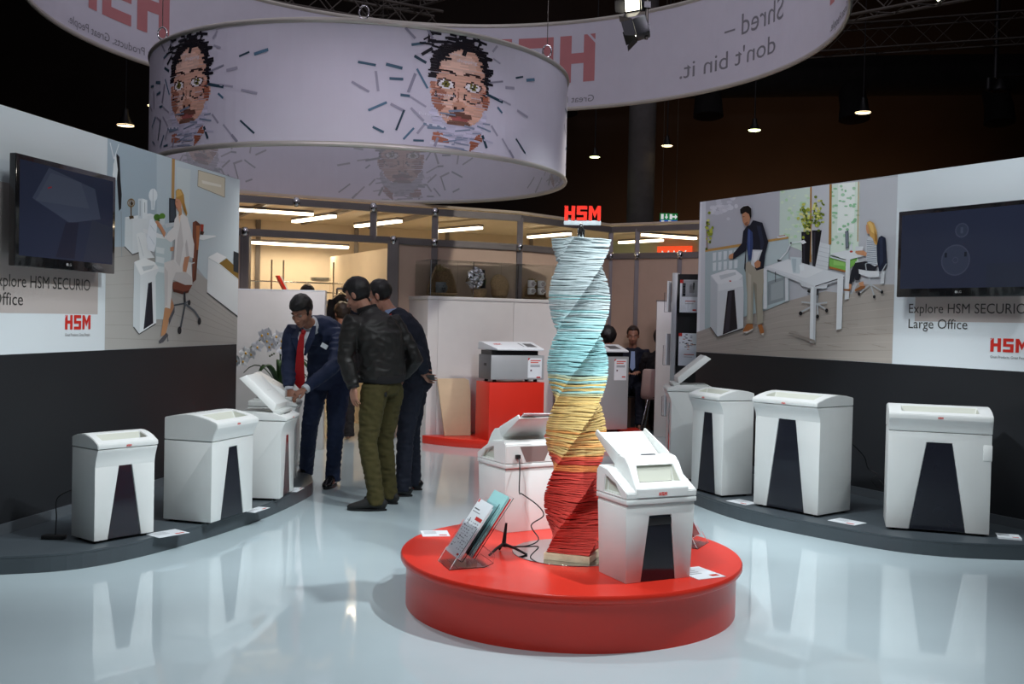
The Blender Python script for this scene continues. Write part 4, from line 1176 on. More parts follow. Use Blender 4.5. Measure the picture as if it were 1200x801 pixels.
def portrait(x, y):
    """printed portrait of a surprised face with glasses low on the nose; x right, y down, face about 340 wide"""
    e = lambda cx, cy, rx, ry: ((x-cx)/rx)**2+((y-cy)/ry)**2
    c = None
    if inpoly(x, y, [(-180, -20), (-175, -130), (-120, -215), (-20, -250), (80, -250), (150, -200), (172, -80), (168, 30), (150, 60), (140, -60), (118, -150), (60, -195), (-10, -200), (-70, -165), (-118, -110), (-135, -20)]): c = '1a1418'
    face = inpoly(x, y, [(-140, -10), (-122, -112), (-70, -170), (-10, -205), (70, -198), (122, -150), (145, -60), (150, 60), (175, 40), (172, 110), (140, 140), (120, 190), (60, 240), (-70, 240), (-120, 190), (-160, 120), (-172, 60)])
    if face:
        c = 'ddae94'
        if e(-20, -120, 110, 70) < 1: c = 'ecc4ac'
        if e(105, 60, 48, 70) < 1: c = 'cd9a82'
        if e(-125, 100, 45, 70) < 1: c = 'a97058'
        if e(-40, 110, 70, 40) < 1: c = 'e8c0a8'
        if e(150, 70, 22, 55) < 1: c = 'a3634a'
    if -172 < x < -150 and 0 < y < 40: c = 'b67f66'
    for s, cx, cy in ((-1, -90, 8), (1, 70, 8)):
        if e(cx, cy-58, 60, 26) < 1 < e(cx, cy-42, 66, 26): c = '2e1d1a'
        if e(cx, cy, 52, 31) < 1: c = '4a2c26'
        if e(cx, cy+2, 44, 24) < 1: c = 'f4efec'
        if e(cx, cy, 21, 22) < 1: c = '77722e'
        if e(cx, cy, 9, 10) < 1: c = '15110f'
        if e(cx-5, cy-6, 4, 4) < 1: c = 'ffffff'
        if False: c = '2a1a18'
        q = e(cx+2*s, cy+62, 56, 34)
        if 0.72 < q < 1.08 and y > cy+48: c = '3b2f2c'
    if e(-10, 128, 40, 30) < 1: c = 'd09c80'
    if e(-30, 142, 11, 8) < 1 or e(14, 144, 9, 7) < 1: c = '3a1f18'
    if -22 < x < -14 and 30 < y < 110: c = 'b07a62'
    if e(-5, 190, 75, 26) < 1 and y < 195: c = '6d4a3d'
    if e(-5, 205, 52, 12) < 1: c = 'a05a54'
    if e(-5, 240, 70, 34) < 1 and y > 218: c = '7b5a4a'
    if face is False and inpoly(x, y, [(-160, 130), (-120, 195), (-60, 245), (60, 245), (125, 190), (150, 130), (165, 190), (110, 310), (20, 350), (-60, 340), (-130, 280), (-175, 190)]): c = 'c9c6d4'
    if inpoly(x, y, [(-155, 300), (-120, 290), (-60, 330), (-70, 365), (-150, 360)]): c = 'b4735a'
    if inpoly(x, y, [(60, 330), (120, 270), (130, 320), (60, 390)]): c = 'a3634a'
    return c
DC = cyl_fn(-1.562, 10.5, 2.068); DR = 2.068
dr = root('hanging_drum_banner', (-1.562, 10.5, 2.854), 0, 'round lilac fabric drum banner printed with surprised faces, hanging above the men', 'banner')
m = MB(); band(m, DC, 2.86, 3.857, 128, 0, -.006); m.build('fabric_band', M_FABRIC, dr, True)
hoop(DC, 3.863, .018).build('top_rim', M_RIM, dr, True)
hoop(DC, 2.854, .018).build('bottom_rim', M_RIM, dr, True)
KX = R(.0457); KZ = .001436
def face_mesh(a0, inside):
    m = MB(); rr = random.Random(3); off = -.008 if inside else .003
    for row in range(-36, 43):
        y0 = row*9; j = rr.uniform(-5, 5) if rr.random() < .82 else rr.uniform(-30, 30)
        tilt = rr.uniform(-.02, .02)
        c0 = None; start = None
        cells = [portrait(-210+9*i+4.5-j*.3, y0+4.5) for i in range(48)]
        i = 0
        while i < 48:
            c = cells[i]; k = i
            while k < 48 and cells[k] == c and k-i < 6: k += 1
            if c:
                xa, xb = -210+9*i+j*.7, -210+9*k+j*.7
                q = []
                for x, y in ((xa, y0+9.2), (xb, y0+9.2), (xb, y0), (xa, y0)):
                    q.append(DC(a0+KX*x, 3.43-KZ*(y+tilt*x), off))
                cc = lin(c)
                f = rr.uniform(.85, 1.15); cc = tuple(min(1, v*f) for v in cc)
                if inside: cc = tuple(.30+.25*v for v in cc)
                m.poly(q, cc)
            i = k
    # loose printed strips around the head
    rs = random.Random(11)
    fade = (lambda c: tuple(.34+.18*v for v in c)) if inside else (lambda c: c)
    o2 = off-.0012 if inside else off+.0012
    for k in range(34):       # dark hair strips
        x = rs.uniform(-200, 160); y = max(-280, -265+abs(x)*.35+rs.uniform(-75, 95))
        if -60 < x < 120 and y > -185: y = -215+rs.uniform(-60, 5)
        strip_rect(m, DC, a0+KX*x, 3.43-KZ*y, rs.uniform(.06, .17), rs.uniform(.014, .03), rs.choice([0, 0.1, -.15, 1.2, -1.1, .6, 1.5, 0, -.1]), fade(lin('15131a')), o2+k*.00002, DR)
    for k in range(9):
        strip_rect(m, DC, a0+KX*rs.uniform(135, 170), 3.43-KZ*rs.uniform(-190, 30), rs.uniform(.06, .12), .02, rs.uniform(-.3, .1), fade(lin('18161c')), o2+.0008+k*.00002, DR)
    for k in range(26):       # pale strips crossing the beard and cheeks
        x = rs.uniform(-190, 190); y = rs.uniform(150, 385)
        strip_rect(m, DC, a0+KX*x, 3.43-KZ*y, rs.uniform(.08, .2), rs.uniform(.01, .022), rs.uniform(-.25, .2), fade(lin(rs.choice(['b9b8c6', '8f96a6', 'd6d5de', '7d8c9c']))), o2+.001+k*.00002, DR)
    used = []
    for k in range(90):       # flying strips
        a = rs.uniform(0, 2*math.pi); d = rs.uniform(190, 560)
        x = d*math.cos(a); y = 40+.85*d*math.sin(a)
        if not -275 < y < 370: y = rs.uniform(-270, 360); x = math.copysign(max(abs(x), 215), x)
        if abs(x) < 200 and -260 < y < 300: x = math.copysign(215+rs.random()*60, x)
        if any(math.hypot(x-p, y-q) < 62 for p, q in used): continue
        used.append((x, y))
        c = rs.choice(['a09ea9', 'a09ea9', '9896a2', '55768a', '44606f', '2c4450', '8d8c98'])
        strip_rect(m, DC, a0+KX*x, 3.43-KZ*y, rs.uniform(.07, .19), rs.uniform(.016, .026), rs.choice([math.atan2(-y, x), rs.uniform(-1.5, 1.5)]), fade(lin(c)), o2+k*.00002, DR)
    for x, y, s, sz in ((30, -130, 'shopping', .04), (-40, -165, 'online', .026), (-95, 80, 'connection', .03), (90, 75, 'website', .024), (110, 115, 'WWW', .034), (-150, 205, 'Personal key', .036), (0, 290, 'network', .024), (20, 345, 'com', .03)):
        vs, fs = text_fit(s, 0, sz*len(s)*.62, 0, sz*.72, lambda u, v: DC(a0+KX*x+u/DR-sz*len(s)*.3/DR, 3.43-KZ*y+v, o2+(-.002 if inside else .002)))
        for f in fs: m.add([vs[i] for i in f], [tuple(range(len(f)))], fade(lin('e6e4ea')))
    return m
for k, a in enumerate((-58.5, -128.2, 13.5, 157.5, 85.5)):
    face_mesh(R(a), False).build('printed_portrait', M_PRINT, dr, True, colors=True)
for a in (85.5, 13.5, 157.5):
    face_mesh(R(a), True).build('show_through_portrait', M_PRINT, dr, True, colors=True)
# ------------------------------------------------------------------ big ring banner
RC = cyl_fn(-.736, 10.0, 3.753); RR = 3.753
rg = root('hanging_ring_banner', (-.736, 10.0, 4.221), 0, 'large pale ring banner with mirrored slogan, hanging highest and around the drum', 'banner')
m = MB(); band(m, RC, 4.226, 5.34, 144, 0, .006); m.build('fabric_band', M_FABRIC, rg, True)
hoop(RC, 5.346, .02, 144).build('top_rim', M_RIM, rg, True)
hoop(RC, 4.221, .02, 144).build('bottom_rim', M_RIM, rg, True)
ring = lambda a0: (lambda x, y: RC(R(a0)+x/RR, y, -.004))
for a0 in (62.6, 150.9, -25.7, -114):
    logo_flat(MB(), 0, 4.56, 1.70, .61, ring(a0), 6).build('logo', M_RINGRED, rg, True)
    for vs, fs in text_words('Great Products, Great People.', 0, 1.67, 4.30, .085, ring(a0)): MB().add(vs, fs).build('tagline_word', M_RINGTXT, rg, True)
for a0 in (17.3, 105.5, -71, -159):
    for t, xa, xb, yb, cp in (('Shred –', 0, 1.04, 4.765, .24), ("don't bin it.", .14, 1.73, 4.43, .2)):
        for vs, fs in text_words(t, xa, xb, yb, cp, ring(a0)): MB().add(vs, fs).build('slogan_word', M_RINGTXT, rg, True)
# suspension shackles and wires
def shackle(p, top):
    r = root('suspension_shackle', p, 0)
    m = MB(); m.tube([(p[0]+.04*math.cos(a), p[1], p[2]+.05+.055*math.sin(a)) for a in np.linspace(-1.57, 4.9, 16)], .008, 6); m.build('eye_ring', M_CHROME, r, True)
    m = MB(); m.tube([(p[0], p[1], p[2]+.1), (p[0], p[1], top)], .004, 5); m.build('wire', M_TRUSS, r, True)
    return r
for k, (a, lb) in enumerate(((-82, 'steel shackle and wire on the near edge of the drum banner'), (-142, 'steel shackle and wire on the left edge of the drum banner'), (-28, 'steel shackle and wire on the right edge of the drum banner'))):
    p = DC(R(a), 3.885)
    tag(shackle(p, 9.9), lb, 'shackle', 'drum banner shackles')

# ------------------------------------------------------------------ paper shredders
def boolean_cut(me, cutter, m):
    if not me.materials:
        me.materials.append(M_PLAS); me.materials.append(M_SLOT)
    cutter.materials.append(M_PLAS); cutter.materials.append(M_SLOT)
    for p in cutter.polygons: p.material_index = 1
    c = bpy.data.objects.new('cut', cutter); COL.objects.link(c)
    out = evaluated(me, [('BOOLEAN', dict(object=c, operation='DIFFERENCE', solver='EXACT'))])
    bpy.data.objects.remove(c)
    return out
def side_extrude(prof, w, n=1):
    """profile in (y, z) extruded along x"""
    m = MB(); k = len(prof)
    vs = [(x, y, z) for x in (-w/2, w/2) for y, z in prof]
    m.add(vs, [tuple(range(k)), tuple(range(2*k-1, k-1, -1))]+[(i, i+k, (i+1) % k+k, (i+1) % k) for i in range(k)])
    return m
def top_z(prof, y):
    best = 0
    for i in range(len(prof)):
        (y0, z0), (y1, z1) = prof[i-1], prof[i]
        if min(y0, y1) <= y <= max(y0, y1) and abs(y1-y0) > 1e-6:
            best = max(best, z0+(z1-z0)*(y-y0)/(y1-y0))
    return best
def office_shredder(label, x, y, z, yaw, w, d, H, wz, seam=0.0, lid=None, wt=.24, wb=.57, icons='right', over=.036, lever=False, short=False):
    r = root('office_shredder', (x, y, z), R(yaw), label, 'shredder', 'office shredders on display')
    f = -d/2
    zs = H-seam
    # body with a tapering recess in its front for the window
    b = MB(); e = .012; bz = .016
    zt = wz*H; tw, bw = w*wt/2, w*wb/2; hw = w/2
    ov = (lambda q: f-over*max(0, min(1, (q-(H-.105))/.105))**1.6)
    zf = min(zs, H-.105)
    A = [(-hw, f, bz), (-bw, f, bz), (-tw, f, zt), (tw, f, zt), (bw, f, bz), (hw, f, bz), (hw, f, zf), (-hw, f, zf)]
    I = [(-bw, f+e, bz), (-tw, f+e, zt), (tw, f+e, zt), (bw, f+e, bz)]
    b.add(A, [(0, 1, 2, 7), (2, 3, 6, 7), (3, 4, 5, 6)])
    b.add([A[1], A[2], A[3], A[4]]+I, [(0, 4, 5, 1), (1, 5, 6, 2), (2, 6, 7, 3), (4, 7, 6, 5)])
    zsteps = [zf+(zs-zf)*k/5 for k in range(1, 6)] if zs > zf+.001 else []
    pr = [(f, zf)]+[(ov(q), q) for q in zsteps]
    for (ya, za), (yb, zb) in zip(pr, pr[1:]): b.add([(-hw, ya, za), (hw, ya, za), (hw, yb, zb), (-hw, yb, zb)], [(0, 1, 2, 3)])
    yt, zt2 = pr[-1]
    back = d/2
    b.add([(-hw, back, bz), (hw, back, bz), (hw, back, zt2), (-hw, back, zt2)], [(1, 0, 3, 2)])
    b.add([(-hw, yt, zt2), (hw, yt, zt2), (hw, back, zt2), (-hw, back, zt2)], [(0, 1, 2, 3)])
    for s in (-1, 1):
        p = [(s*hw, f, bz)]+[(s*hw, a, c) for a, c in pr]+[(s*hw, back, zt2), (s*hw, back, bz)]
        b.add(p, [tuple(range(len(p)))])
    b.add([(-hw, f, bz), (-bw, f, bz), (-bw, f+e, bz), (bw, f+e, bz), (bw, f, bz), (hw, f, bz), (hw, back, bz), (-hw, back, bz)], [(0, 1, 2, 3, 4, 5, 6, 7)])
    b.build('body', M_PLAS, r, bevel=.004)
    g = MB(); i2 = .004
    g.add([(-bw+i2, f+.004, bz+.003), (-tw+i2*.7, f+.004, zt-i2), (tw-i2*.7, f+.004, zt-i2), (bw-i2, f+.004, bz+.003)]+[(-bw+i2, f+e-.001, bz+.003), (-tw+i2*.7, f+e-.001, zt-i2), (tw-i2*.7, f+e-.001, zt-i2), (bw-i2, f+e-.001, bz+.003)],
          [(0, 1, 2, 3), (0, 4, 5, 1), (1, 5, 6, 2), (2, 6, 7, 3)])
    g.build('waste_window', M_WIN, r, weld=True)
    # head: lip, arched top, paper hopper
    z0 = zs+.004
    fr = [(ov(q), q) for q in [z0+(H-z0)*k/4 for k in range(5)]] if seam else [(f-over, z0)]
    prof = fr+[(f-over-.004, H+.012), (f-over-.001, H+.034), (f-over+.012, H+.040), (f+.10*d, H+.062), (f+.28*d, H+.076), (f+.45*d, H+.084), (f+.6*d, H+.084), (f+.78*d, H+.077), (back-.004, H+.062), (back, H+.056), (back, z0)]
    if lid is not None:
        prof = fr+[(f-over-.004, H+.010), (f-over, H+.026), (f-over+.012, H+.032), (f+.16*d, H+.060), (f+.5*d, H+.060), (f+.55*d, H+.048), (back-.004, H+.046), (back, H+.04), (back, z0)]
    hd = side_extrude(prof, w+.004)
    me = hd.mesh('head', None, weld=True)
    if lid is None:
        c = MB(); zt3 = H+.13; zb = H-.012
        c.add([(-.34*w, f+.08*d, zb), (.34*w, f+.08*d, zb), (.34*w, f+.22*d, zb), (-.34*w, f+.22*d, zb),
               (-.42*w, f-.03*d, zt3), (.42*w, f-.03*d, zt3), (.39*w, f+.44*d, zt3), (-.39*w, f+.44*d, zt3)],
              [(0, 3, 2, 1), (4, 5, 6, 7), (0, 1, 5, 4), (1, 2, 6, 5), (2, 3, 7, 6), (3, 0, 4, 7)])
        me = boolean_cut(me, c.mesh('c', None, weld=True), None)
        q = bmesh.new(); q.from_mesh(me); bmesh.ops.remove_doubles(q, verts=q.verts, dist=1e-4)
        ed = [e2 for e2 in q.edges if len(e2.link_faces) == 2 and e2.calc_face_angle(0) > .45]
        bmesh.ops.bevel(q, geom=ed, offset=.004, segments=2, affect='EDGES', clamp_overlap=True)
        for fc in q.faces: fc.smooth = True
        q.to_mesh(me); q.free(); me.set_sharp_from_angle(angle=R(38))
    else:
        me = hd.mesh('head', None, bevel=.004)
    if lid is not None: me.materials.clear(); me.materials.append(M_PLAS)
    link('head', me, r)
    if lid is None:
        MB().box(-.30*w, .30*w, f+.125*d, f+.17*d, H-.0105, H-.007).build('feed_slot', M_BLACK, r)
        t = top_z(prof, f+.8*d)
        if icons == 'right':
            p = MB()
            for k in (0, 1):
                cx, cy = .30*w+.004, f+(.70+.13*k)*d; zz = top_z(prof, cy)
                sl = (top_z(prof, cy+.01)-zz)/.01
                n = 20; vs = [(cx+.032*math.cos(2*math.pi*i/n), cy+.011*math.sin(2*math.pi*i/n), zz+.0012+sl*.011*math.sin(2*math.pi*i/n)) for i in range(n)]
                vs2 = [(a, b2, c2-.004) for a, b2, c2 in vs]
                p.add(vs+vs2, [tuple(range(n))]+[(i, (i+1) % n, (i+1) % n+n, i+n) for i in range(n)])
            p.build('control_panel', M_DGREY, r)
        else:
            p = MB()
            for k in range(6):
                cx, cy = (-.13+k*.052)*w*1.3, f+.66*d; zz = top_z(prof, cy)
                p.box(cx-.004, cx+.004, cy-.004, cy+.004, zz-.002, zz+.0008)
            cy = f+.8*d; zz = top_z(prof, cy)
            p.box(.02*w, .14*w, cy-.008, cy+.008, zz-.006, zz+.001)
            p.build('control_panel', M_DGREY, r)
    else:
        ang = R(lid); ll = .98*d if not short else .85*d; lw = .9*w
        hy, hz = f+.17*d, H+.063
        Mx = Matrix.Translation((0, hy, hz)) @ Matrix.Rotation(ang, 4, 'X')
        # hollow lid: sloped rim and top plate
        L = MB(); t1, t2 = .0, .052
        o = [(-lw/2, 0, 0), (lw/2, 0, 0), (lw/2, ll, 0), (-lw/2, ll, 0)]; n_ = [(-lw/2+.02, .03, t2), (lw/2-.02, .03, t2), (lw/2-.02, ll-.02, t2), (-lw/2+.02, ll-.02, t2)]
        i_ = [(-lw/2+.014, .014, 0), (lw/2-.014, .014, 0), (lw/2-.014, ll-.014, 0), (-lw/2+.014, ll-.014, 0)]; j_ = [(-lw/2+.03, .04, t2-.012), (lw/2-.03, .04, t2-.012), (lw/2-.03, ll-.03, t2-.012), (-lw/2+.03, ll-.03, t2-.012)]
        vs = [Mx @ Vector(p) for p in o+n_+i_+j_]
        fs = [(4, 5, 6, 7), (12, 15, 14, 13)]
        for k in range(4):
            q = (k+1) % 4
            fs += [(k, q, q+4, k+4), (k, k+8, q+8, q), (k+8, k+12, q+12, q+8)]
        L.add(vs, fs)
        l = L.build('lid', M_PLAS, r, bevel=.004)
        MB().box(-.05, .05, .16, .168, t2-.001, t2+.002, Mx).build('lid_grip', M_PLAS2, l)
        h = MB(); h.box(-lw/2+.01, lw/2-.01, hy-.05, hy+.012, H+.05, H+.075); h.build('hinge_block', M_PLAS2, r, bevel=.004)
        MB().box(-.2*w, .2*w, f+.02*d, f+.035*d, H+.038, H+.046).build('feed_slot', M_BLACK, r)
        MB().box(-lw/2+.03, lw/2-.03, f+.3*d, f+.9*d, H+.046, H+.0615).build('paper_tray', M_PLAS2, r, bevel=.003)
        p = MB()
        for k in range(2): p.box(.2*w+k*.03, .2*w+k*.03+.022, f+.6*d, f+.62*d, H+.055, H+.0625)
        p.build('control_panel', M_DGREY, r)
    # small red logo on the lip
    lw2 = .032; yy = f-over-.0046
    logo_flat(MB(), -lw2/2, H+.010, lw2, .012, lambda a, c: (a, yy, c)).build('logo', M_RED, r)
    for sx in (-1, 1):
        for sy in (-1, 1):
            MB().lathe([(.016, 0), (.018, .004), (.018, .012), (.014, .018)], (sx*(hw-.04), sy*(d/2-.04), 0), 14).build('caster', M_BLACK, r)
    if lever:
        m = MB(); m.prism([(f-.004, H*.66), (f+.05, H*.67), (f+.05, H*.79), (f-.004, H*.80)], hw-.05, hw+.004, Matrix(((0, 0, 1, 0), (1, 0, 0, 0), (0, 1, 0, 0), (0, 0, 0, 1))))
        m.build('door_latch', M_PLAS, r, bevel=.004)
    return r
def place(cx0, cy0, yaw, w, d, corner):
    """centre from a base corner: corner 'fl' or 'fr' or 'fc' at the front"""
    a = R(yaw); ux, uy = math.cos(a), math.sin(a); vx, vy = -math.sin(a), math.cos(a)
    s = {'fl': .5, 'fr': -.5, 'fc': 0}[corner]
    return cx0+ux*w*s+vx*d/2, cy0+uy*w*s+vy*d/2
Z1 = .1
x, y = place(-2.378, 5.863, 52.4, .387, .25, 'fl')
S_L1 = office_shredder('small light grey shredder with narrow black window, nearest the left edge on the left podium', x, y, Z1, 52.4, .387, .25, .545, .84, 0, None, .2, .56, 'centre', .03)
x, y = place(-1.884, 6.468, 72.7, .485, .355, 'fl')
S_L2 = office_shredder('wide light grey shredder with closed arched top, second from the left on the left podium', x, y, Z1, 72.7, .485, .355, .612, .78, .085, None, .2, .55, 'centre')
x, y = place(-1.652, 7.37, 88, .40, .36, 'fl')
S_L3 = office_shredder('light grey shredder with its lid raised high, seen from the side on the left podium', x, y, Z1, 88, .40, .36, .575, .80, 0, 43, .2, .5)
x, y = place(-1.715, 8.02, 95, .38, .34, 'fl')
S_L4 = office_shredder('light grey shredder with half-open lid that the man with red tie reaches for', x, y, Z1, 95, .38, .34, .62, .80, 0, 30, .2, .5)
x, y = place(1.66, 7.94, -65.5, .415, .28, 'fr')
S_R1 = office_shredder('tall light grey shredder with closed top, second from the back on the right podium', x, y, Z1, -65.5, .415, .29, .75, .89, 0, None, .25, .58, 'right', .045)
x, y = place(2.183, 7.195, -51.2, .561, .40, 'fr')
S_R2 = office_shredder('wide tall light grey shredder with a big black window, middle of the right podium', x, y, Z1, -51.2, .561, .40, .775, .885, 0, None, .25, .58, 'right', .045)
x, y = place(2.534, 6.838, -17.6, .633, .40, 'fl')
S_R3 = office_shredder('largest light grey shredder with a side latch, nearest the right edge on the right podium', x, y, Z1, -17.6, .633, .40, .75, .80, .085, None, .25, .55, 'centre', .03, True)
x, y = 1.57, 8.96
S_R0 = office_shredder('light grey shredder with raised lid at the far end of the right podium', x, y, Z1, -93, .40, .36, .76, .86, 0, 40, .2, .5)

def feeder_shredder(label, x, y, z, yaw, w, d, paper=False):
    r = root('feeder_shredder', (x, y, z), R(yaw), label, 'shredder', 'feeder shredders on the island')
    hw = w/2; f = -d/2; zb = .345
    # body, a little wider at the top, front recess for the window
    b = MB(); tw, bw, zt = .060, .095, .305; k = .012; e = .010
    q = lambda sx, sy, t: (sx*(hw+k*t), sy*(d/2+k*t*.6))
    B = [(*q(-1, -1, 0), 0.0), (-bw, f, 0.0), (-tw, f-.006, zt), (tw, f-.006, zt), (bw, f, 0.0), (*q(1, -1, 0), 0.0), (*q(1, -1, 1), zb), (*q(-1, -1, 1), zb)]
    I = [(-bw, f+e, 0), (-tw, f+e, zt), (tw, f+e, zt), (bw, f+e, 0)]
    b.add(B, [(0, 1, 2, 7), (2, 3, 6, 7), (3, 4, 5, 6)])
    b.add([B[1], B[2], B[3], B[4]]+I, [(0, 4, 5, 1), (1, 5, 6, 2), (2, 6, 7, 3), (4, 7, 6, 5)])
    K = [(*q(-1, 1, 0), 0.0), (*q(1, 1, 0), 0.0), (*q(1, 1, 1), zb), (*q(-1, 1, 1), zb)]
    b.add(K, [(1, 0, 3, 2)])
    b.add([B[0], B[7], K[3], K[0]], [(0, 1, 2, 3)]); b.add([B[5], B[6], K[2], K[1]], [(3, 2, 1, 0)])
    b.add([B[7], B[6], K[2], K[3]], [(0, 1, 2, 3)]); b.add([B[0], B[1], I[0], I[3], B[4], B[5], K[1], K[0]], [(0, 1, 2, 3, 4, 5, 6, 7)])
    b.build('body', M_PLAS, r, bevel=.003)
    g = MB(); i = .003
    g.add([(-bw+i, f+.003, .002), (-tw+i, f-.001, zt-i), (tw-i, f-.001, zt-i), (bw-i, f+.003, .002), (-bw+i, f+e-.001, .002), (-tw+i, f+e-.001, zt-i), (tw-i, f+e-.001, zt-i), (bw-i, f+e-.001, .002)], [(0, 1, 2, 3), (0, 4, 5, 1), (1, 5, 6, 2), (2, 6, 7, 3)])
    wdw = g.build('waste_window', M_WIN, r, weld=True)
    MB().box(-tw*1.06, tw*1.06, f-.0035, f+.001, zt-.046, zt-.012).build('window_handle', M_BLACK, wdw, bevel=.002)
    # recessed collar and rim band
    hw2 = hw+.016; f2 = f-.016; k2 = d/2+.016
    MB().box(-hw-.008, hw+.008, f-.008, d/2+.008, zb, zb+.016).build('collar', M_PLAS2, r)
    MB().box(-hw2, hw2, f2, k2, zb+.016, zb+.040).build('rim_band', M_PLAS, r, bevel=.004)
    # wedge-shaped cheeks
    z0 = zb+.041
    ch = side_extrude([(f2, z0), (f2-.002, z0+.030), (f2+.05, z0+.058), (f2+.17, z0+.118), (k2-.02, z0+.128), (k2, z0+.105), (k2, z0)], 2*hw2).mesh('cheek', None, weld=True)
    for s in (-1, 1):
        c = MB(); c.prism([(f2+.055, z0+.012), (f2+.20, z0+.012), (f2+.19, z0+.085), (f2+.10, z0+.058)], hw2-.022, hw2+.02, Matrix(((0, 0, s, 0), (1, 0, 0, 0), (0, 1, 0, 0), (0, 0, 0, 1))))
        ch = boolean_cut(ch, c.mesh('c', None, weld=True), None)
    def soft(me, nm, bev=.004):
        qq = bmesh.new(); qq.from_mesh(me); bmesh.ops.remove_doubles(qq, verts=qq.verts, dist=1e-4); bmesh.ops.recalc_face_normals(qq, faces=qq.faces)
        ed = [x for x in qq.edges if len(x.link_faces) == 2 and x.calc_face_angle(0) > .45]
        bmesh.ops.bevel(qq, geom=ed, offset=bev, segments=2, affect='EDGES', clamp_overlap=True)
        for fc in qq.faces: fc.smooth = True
        qq.to_mesh(me); qq.free(); me.set_sharp_from_angle(angle=R(38))
        return link(nm, me, r)
    # hood with the big hopper opening
    hh = w*.40
    pr = [(f2-.004, z0+.004), (f2-.006, z0+.046), (f2+.012, z0+.060), (f2+.075, z0+.150), (f2+.105, z0+.176), (f2+.15, z0+.183), (f2+.20, z0+.170), (f2+.20, z0+.03)]
    k = len(pr); hm = MB()
    vs = [(sx*hh, yy, zz) for sx in (-1, 1) for yy, zz in pr]
    sl = lambda t: (f2+.012+.063*t, z0+.060+.090*t)
    (ya, za), (yb, zb2) = sl(.10), sl(.90)
    vs += [(-hh*.80, ya, za), (hh*.80, ya, za), (hh*.72, yb, zb2), (-hh*.72, yb, zb2), (-hh*.72, f2+.062, z0+.0665), (hh*.72, f2+.062, z0+.0665), (hh*.68, f2+.083, z0+.146), (-hh*.68, f2+.083, z0+.146)]
    fs = [tuple(range(k-1, -1, -1)), tuple(range(k, 2*k))]+[(i, (i+1) % k, (i+1) % k+k, i+k) for i in range(k) if i != 2]
    q = 2*k; fs += [(2, 2+k, q+1, q), (2+k, 3+k, q+2, q+1), (3+k, 3, q+3, q+2), (3, 2, q, q+3)]
    nrec = len(fs); fs += [(q, q+1, q+5, q+4), (q+1, q+2, q+6, q+5), (q+2, q+3, q+7, q+6), (q+3, q, q+4, q+7), (q+4, q+5, q+6, q+7)]
    hm.add(vs, fs); hood = hm.mesh('hood')
    hood.materials.append(M_PLAS); hood.materials.append(M_SLOT)
    for i in range(nrec, len(fs)): hood.polygons[i].material_index = 1
    soft(ch, 'head')
    soft(hood, 'hood', .0025)
    MB().box(-hh*.62, hh*.62, f2+.056, f2+.0605, z0+.0665, z0+.0685).build('feed_slot', M_BLACK, r)
    p = MB(); p.box(-.03, .045, f2+.13, f2+.152, z0+.178, z0+.1845)
    p.build('control_panel', M_DGREY, r)
    # raised paper tray behind the hood, leaning back
    Mx = Matrix.Translation((0, f2+.19, z0+.135)) @ Matrix.Rotation(R(33), 4, 'X')
    t = MB(); tl = .23; tw2 = hh*.97
    t.box(-tw2, tw2, 0, tl, -.004, .004, Mx)
    tr = t.build('paper_tray', M_PLAS, r, bevel=.002)
    for s in (-1, 1):
        u = MB(); u.prism([(0, -.004), (tl, -.004), (tl, .022), (.02, .06), (0, .06)], s*tw2-.005, s*tw2+.005, Mx @ Matrix(((0, 0, 1, 0), (1, 0, 0, 0), (0, 1, 0, 0), (0, 0, 0, 1))))
        u.build('tray_side', M_PLAS, tr, bevel=.002)
    if paper:
        u = MB(); u.add([Mx @ Vector(v) for v in ((-tw2*.9, .01, .006), (tw2*.9, .02, .006), (tw2*.9, tl+.03, .012), (-tw2*.88, tl+.02, .010), (-tw2*.9, .01, .009), (tw2*.9, .02, .009), (tw2*.9, tl+.03, .015), (-tw2*.88, tl+.02, .013))], [(0, 1, 2, 3), (7, 6, 5, 4), (0, 1, 5, 4), (1, 2, 6, 5), (2, 3, 7, 6), (3, 0, 4, 7)])
        u.build('loaded_paper', M_CARD, tr)
    # back service panel and mains inlet
    bp = MB(); yb = k2+.002
    bp.add([(-.10, yb, z0+.095), (.10, yb, z0+.095), (.06, yb, z0+.01), (-.06, yb, z0+.01), (-.10, yb-.006, z0+.095), (.10, yb-.006, z0+.095), (.06, yb-.006, z0+.01), (-.06, yb-.006, z0+.01)], [(0, 1, 2, 3), (0, 4, 5, 1), (1, 5, 6, 2), (2, 6, 7, 3), (3, 7, 4, 0)])
    bp.build('back_panel', M_BACKP, r)
    MB().box(.105, .132, k2, k2+.02, z0+.028, z0+.052).build('mains_plug', M_BLACK, r, bevel=.003)
    logo_flat(MB(), -.022, z0+.012, .044, .016, lambda a, c: (a, f2-.0063, c)).build('logo', M_RED, r)
    return r
M_BACKP = mat('red_reflection_panel', (.22, .15, .14), .15, var=.04)  # rose tone is a reddish reflection put into the panel colour
ISZ = .26
S_C = feeder_shredder('light grey feeder shredder facing the camera, right of the twisted paper column', *place(.541, 4.629, 25.5, .352, .24, 'fl'), ISZ, 25.5, .352, .24)
a = R(30); bx, by = -.015+.176*math.cos(a), 5.675+.176*math.sin(a)
S_B = feeder_shredder('light grey feeder shredder turned away, behind the twisted paper column', bx-.15*math.sin(a), by+.15*math.cos(a), ISZ, 210, .352, .30, True)

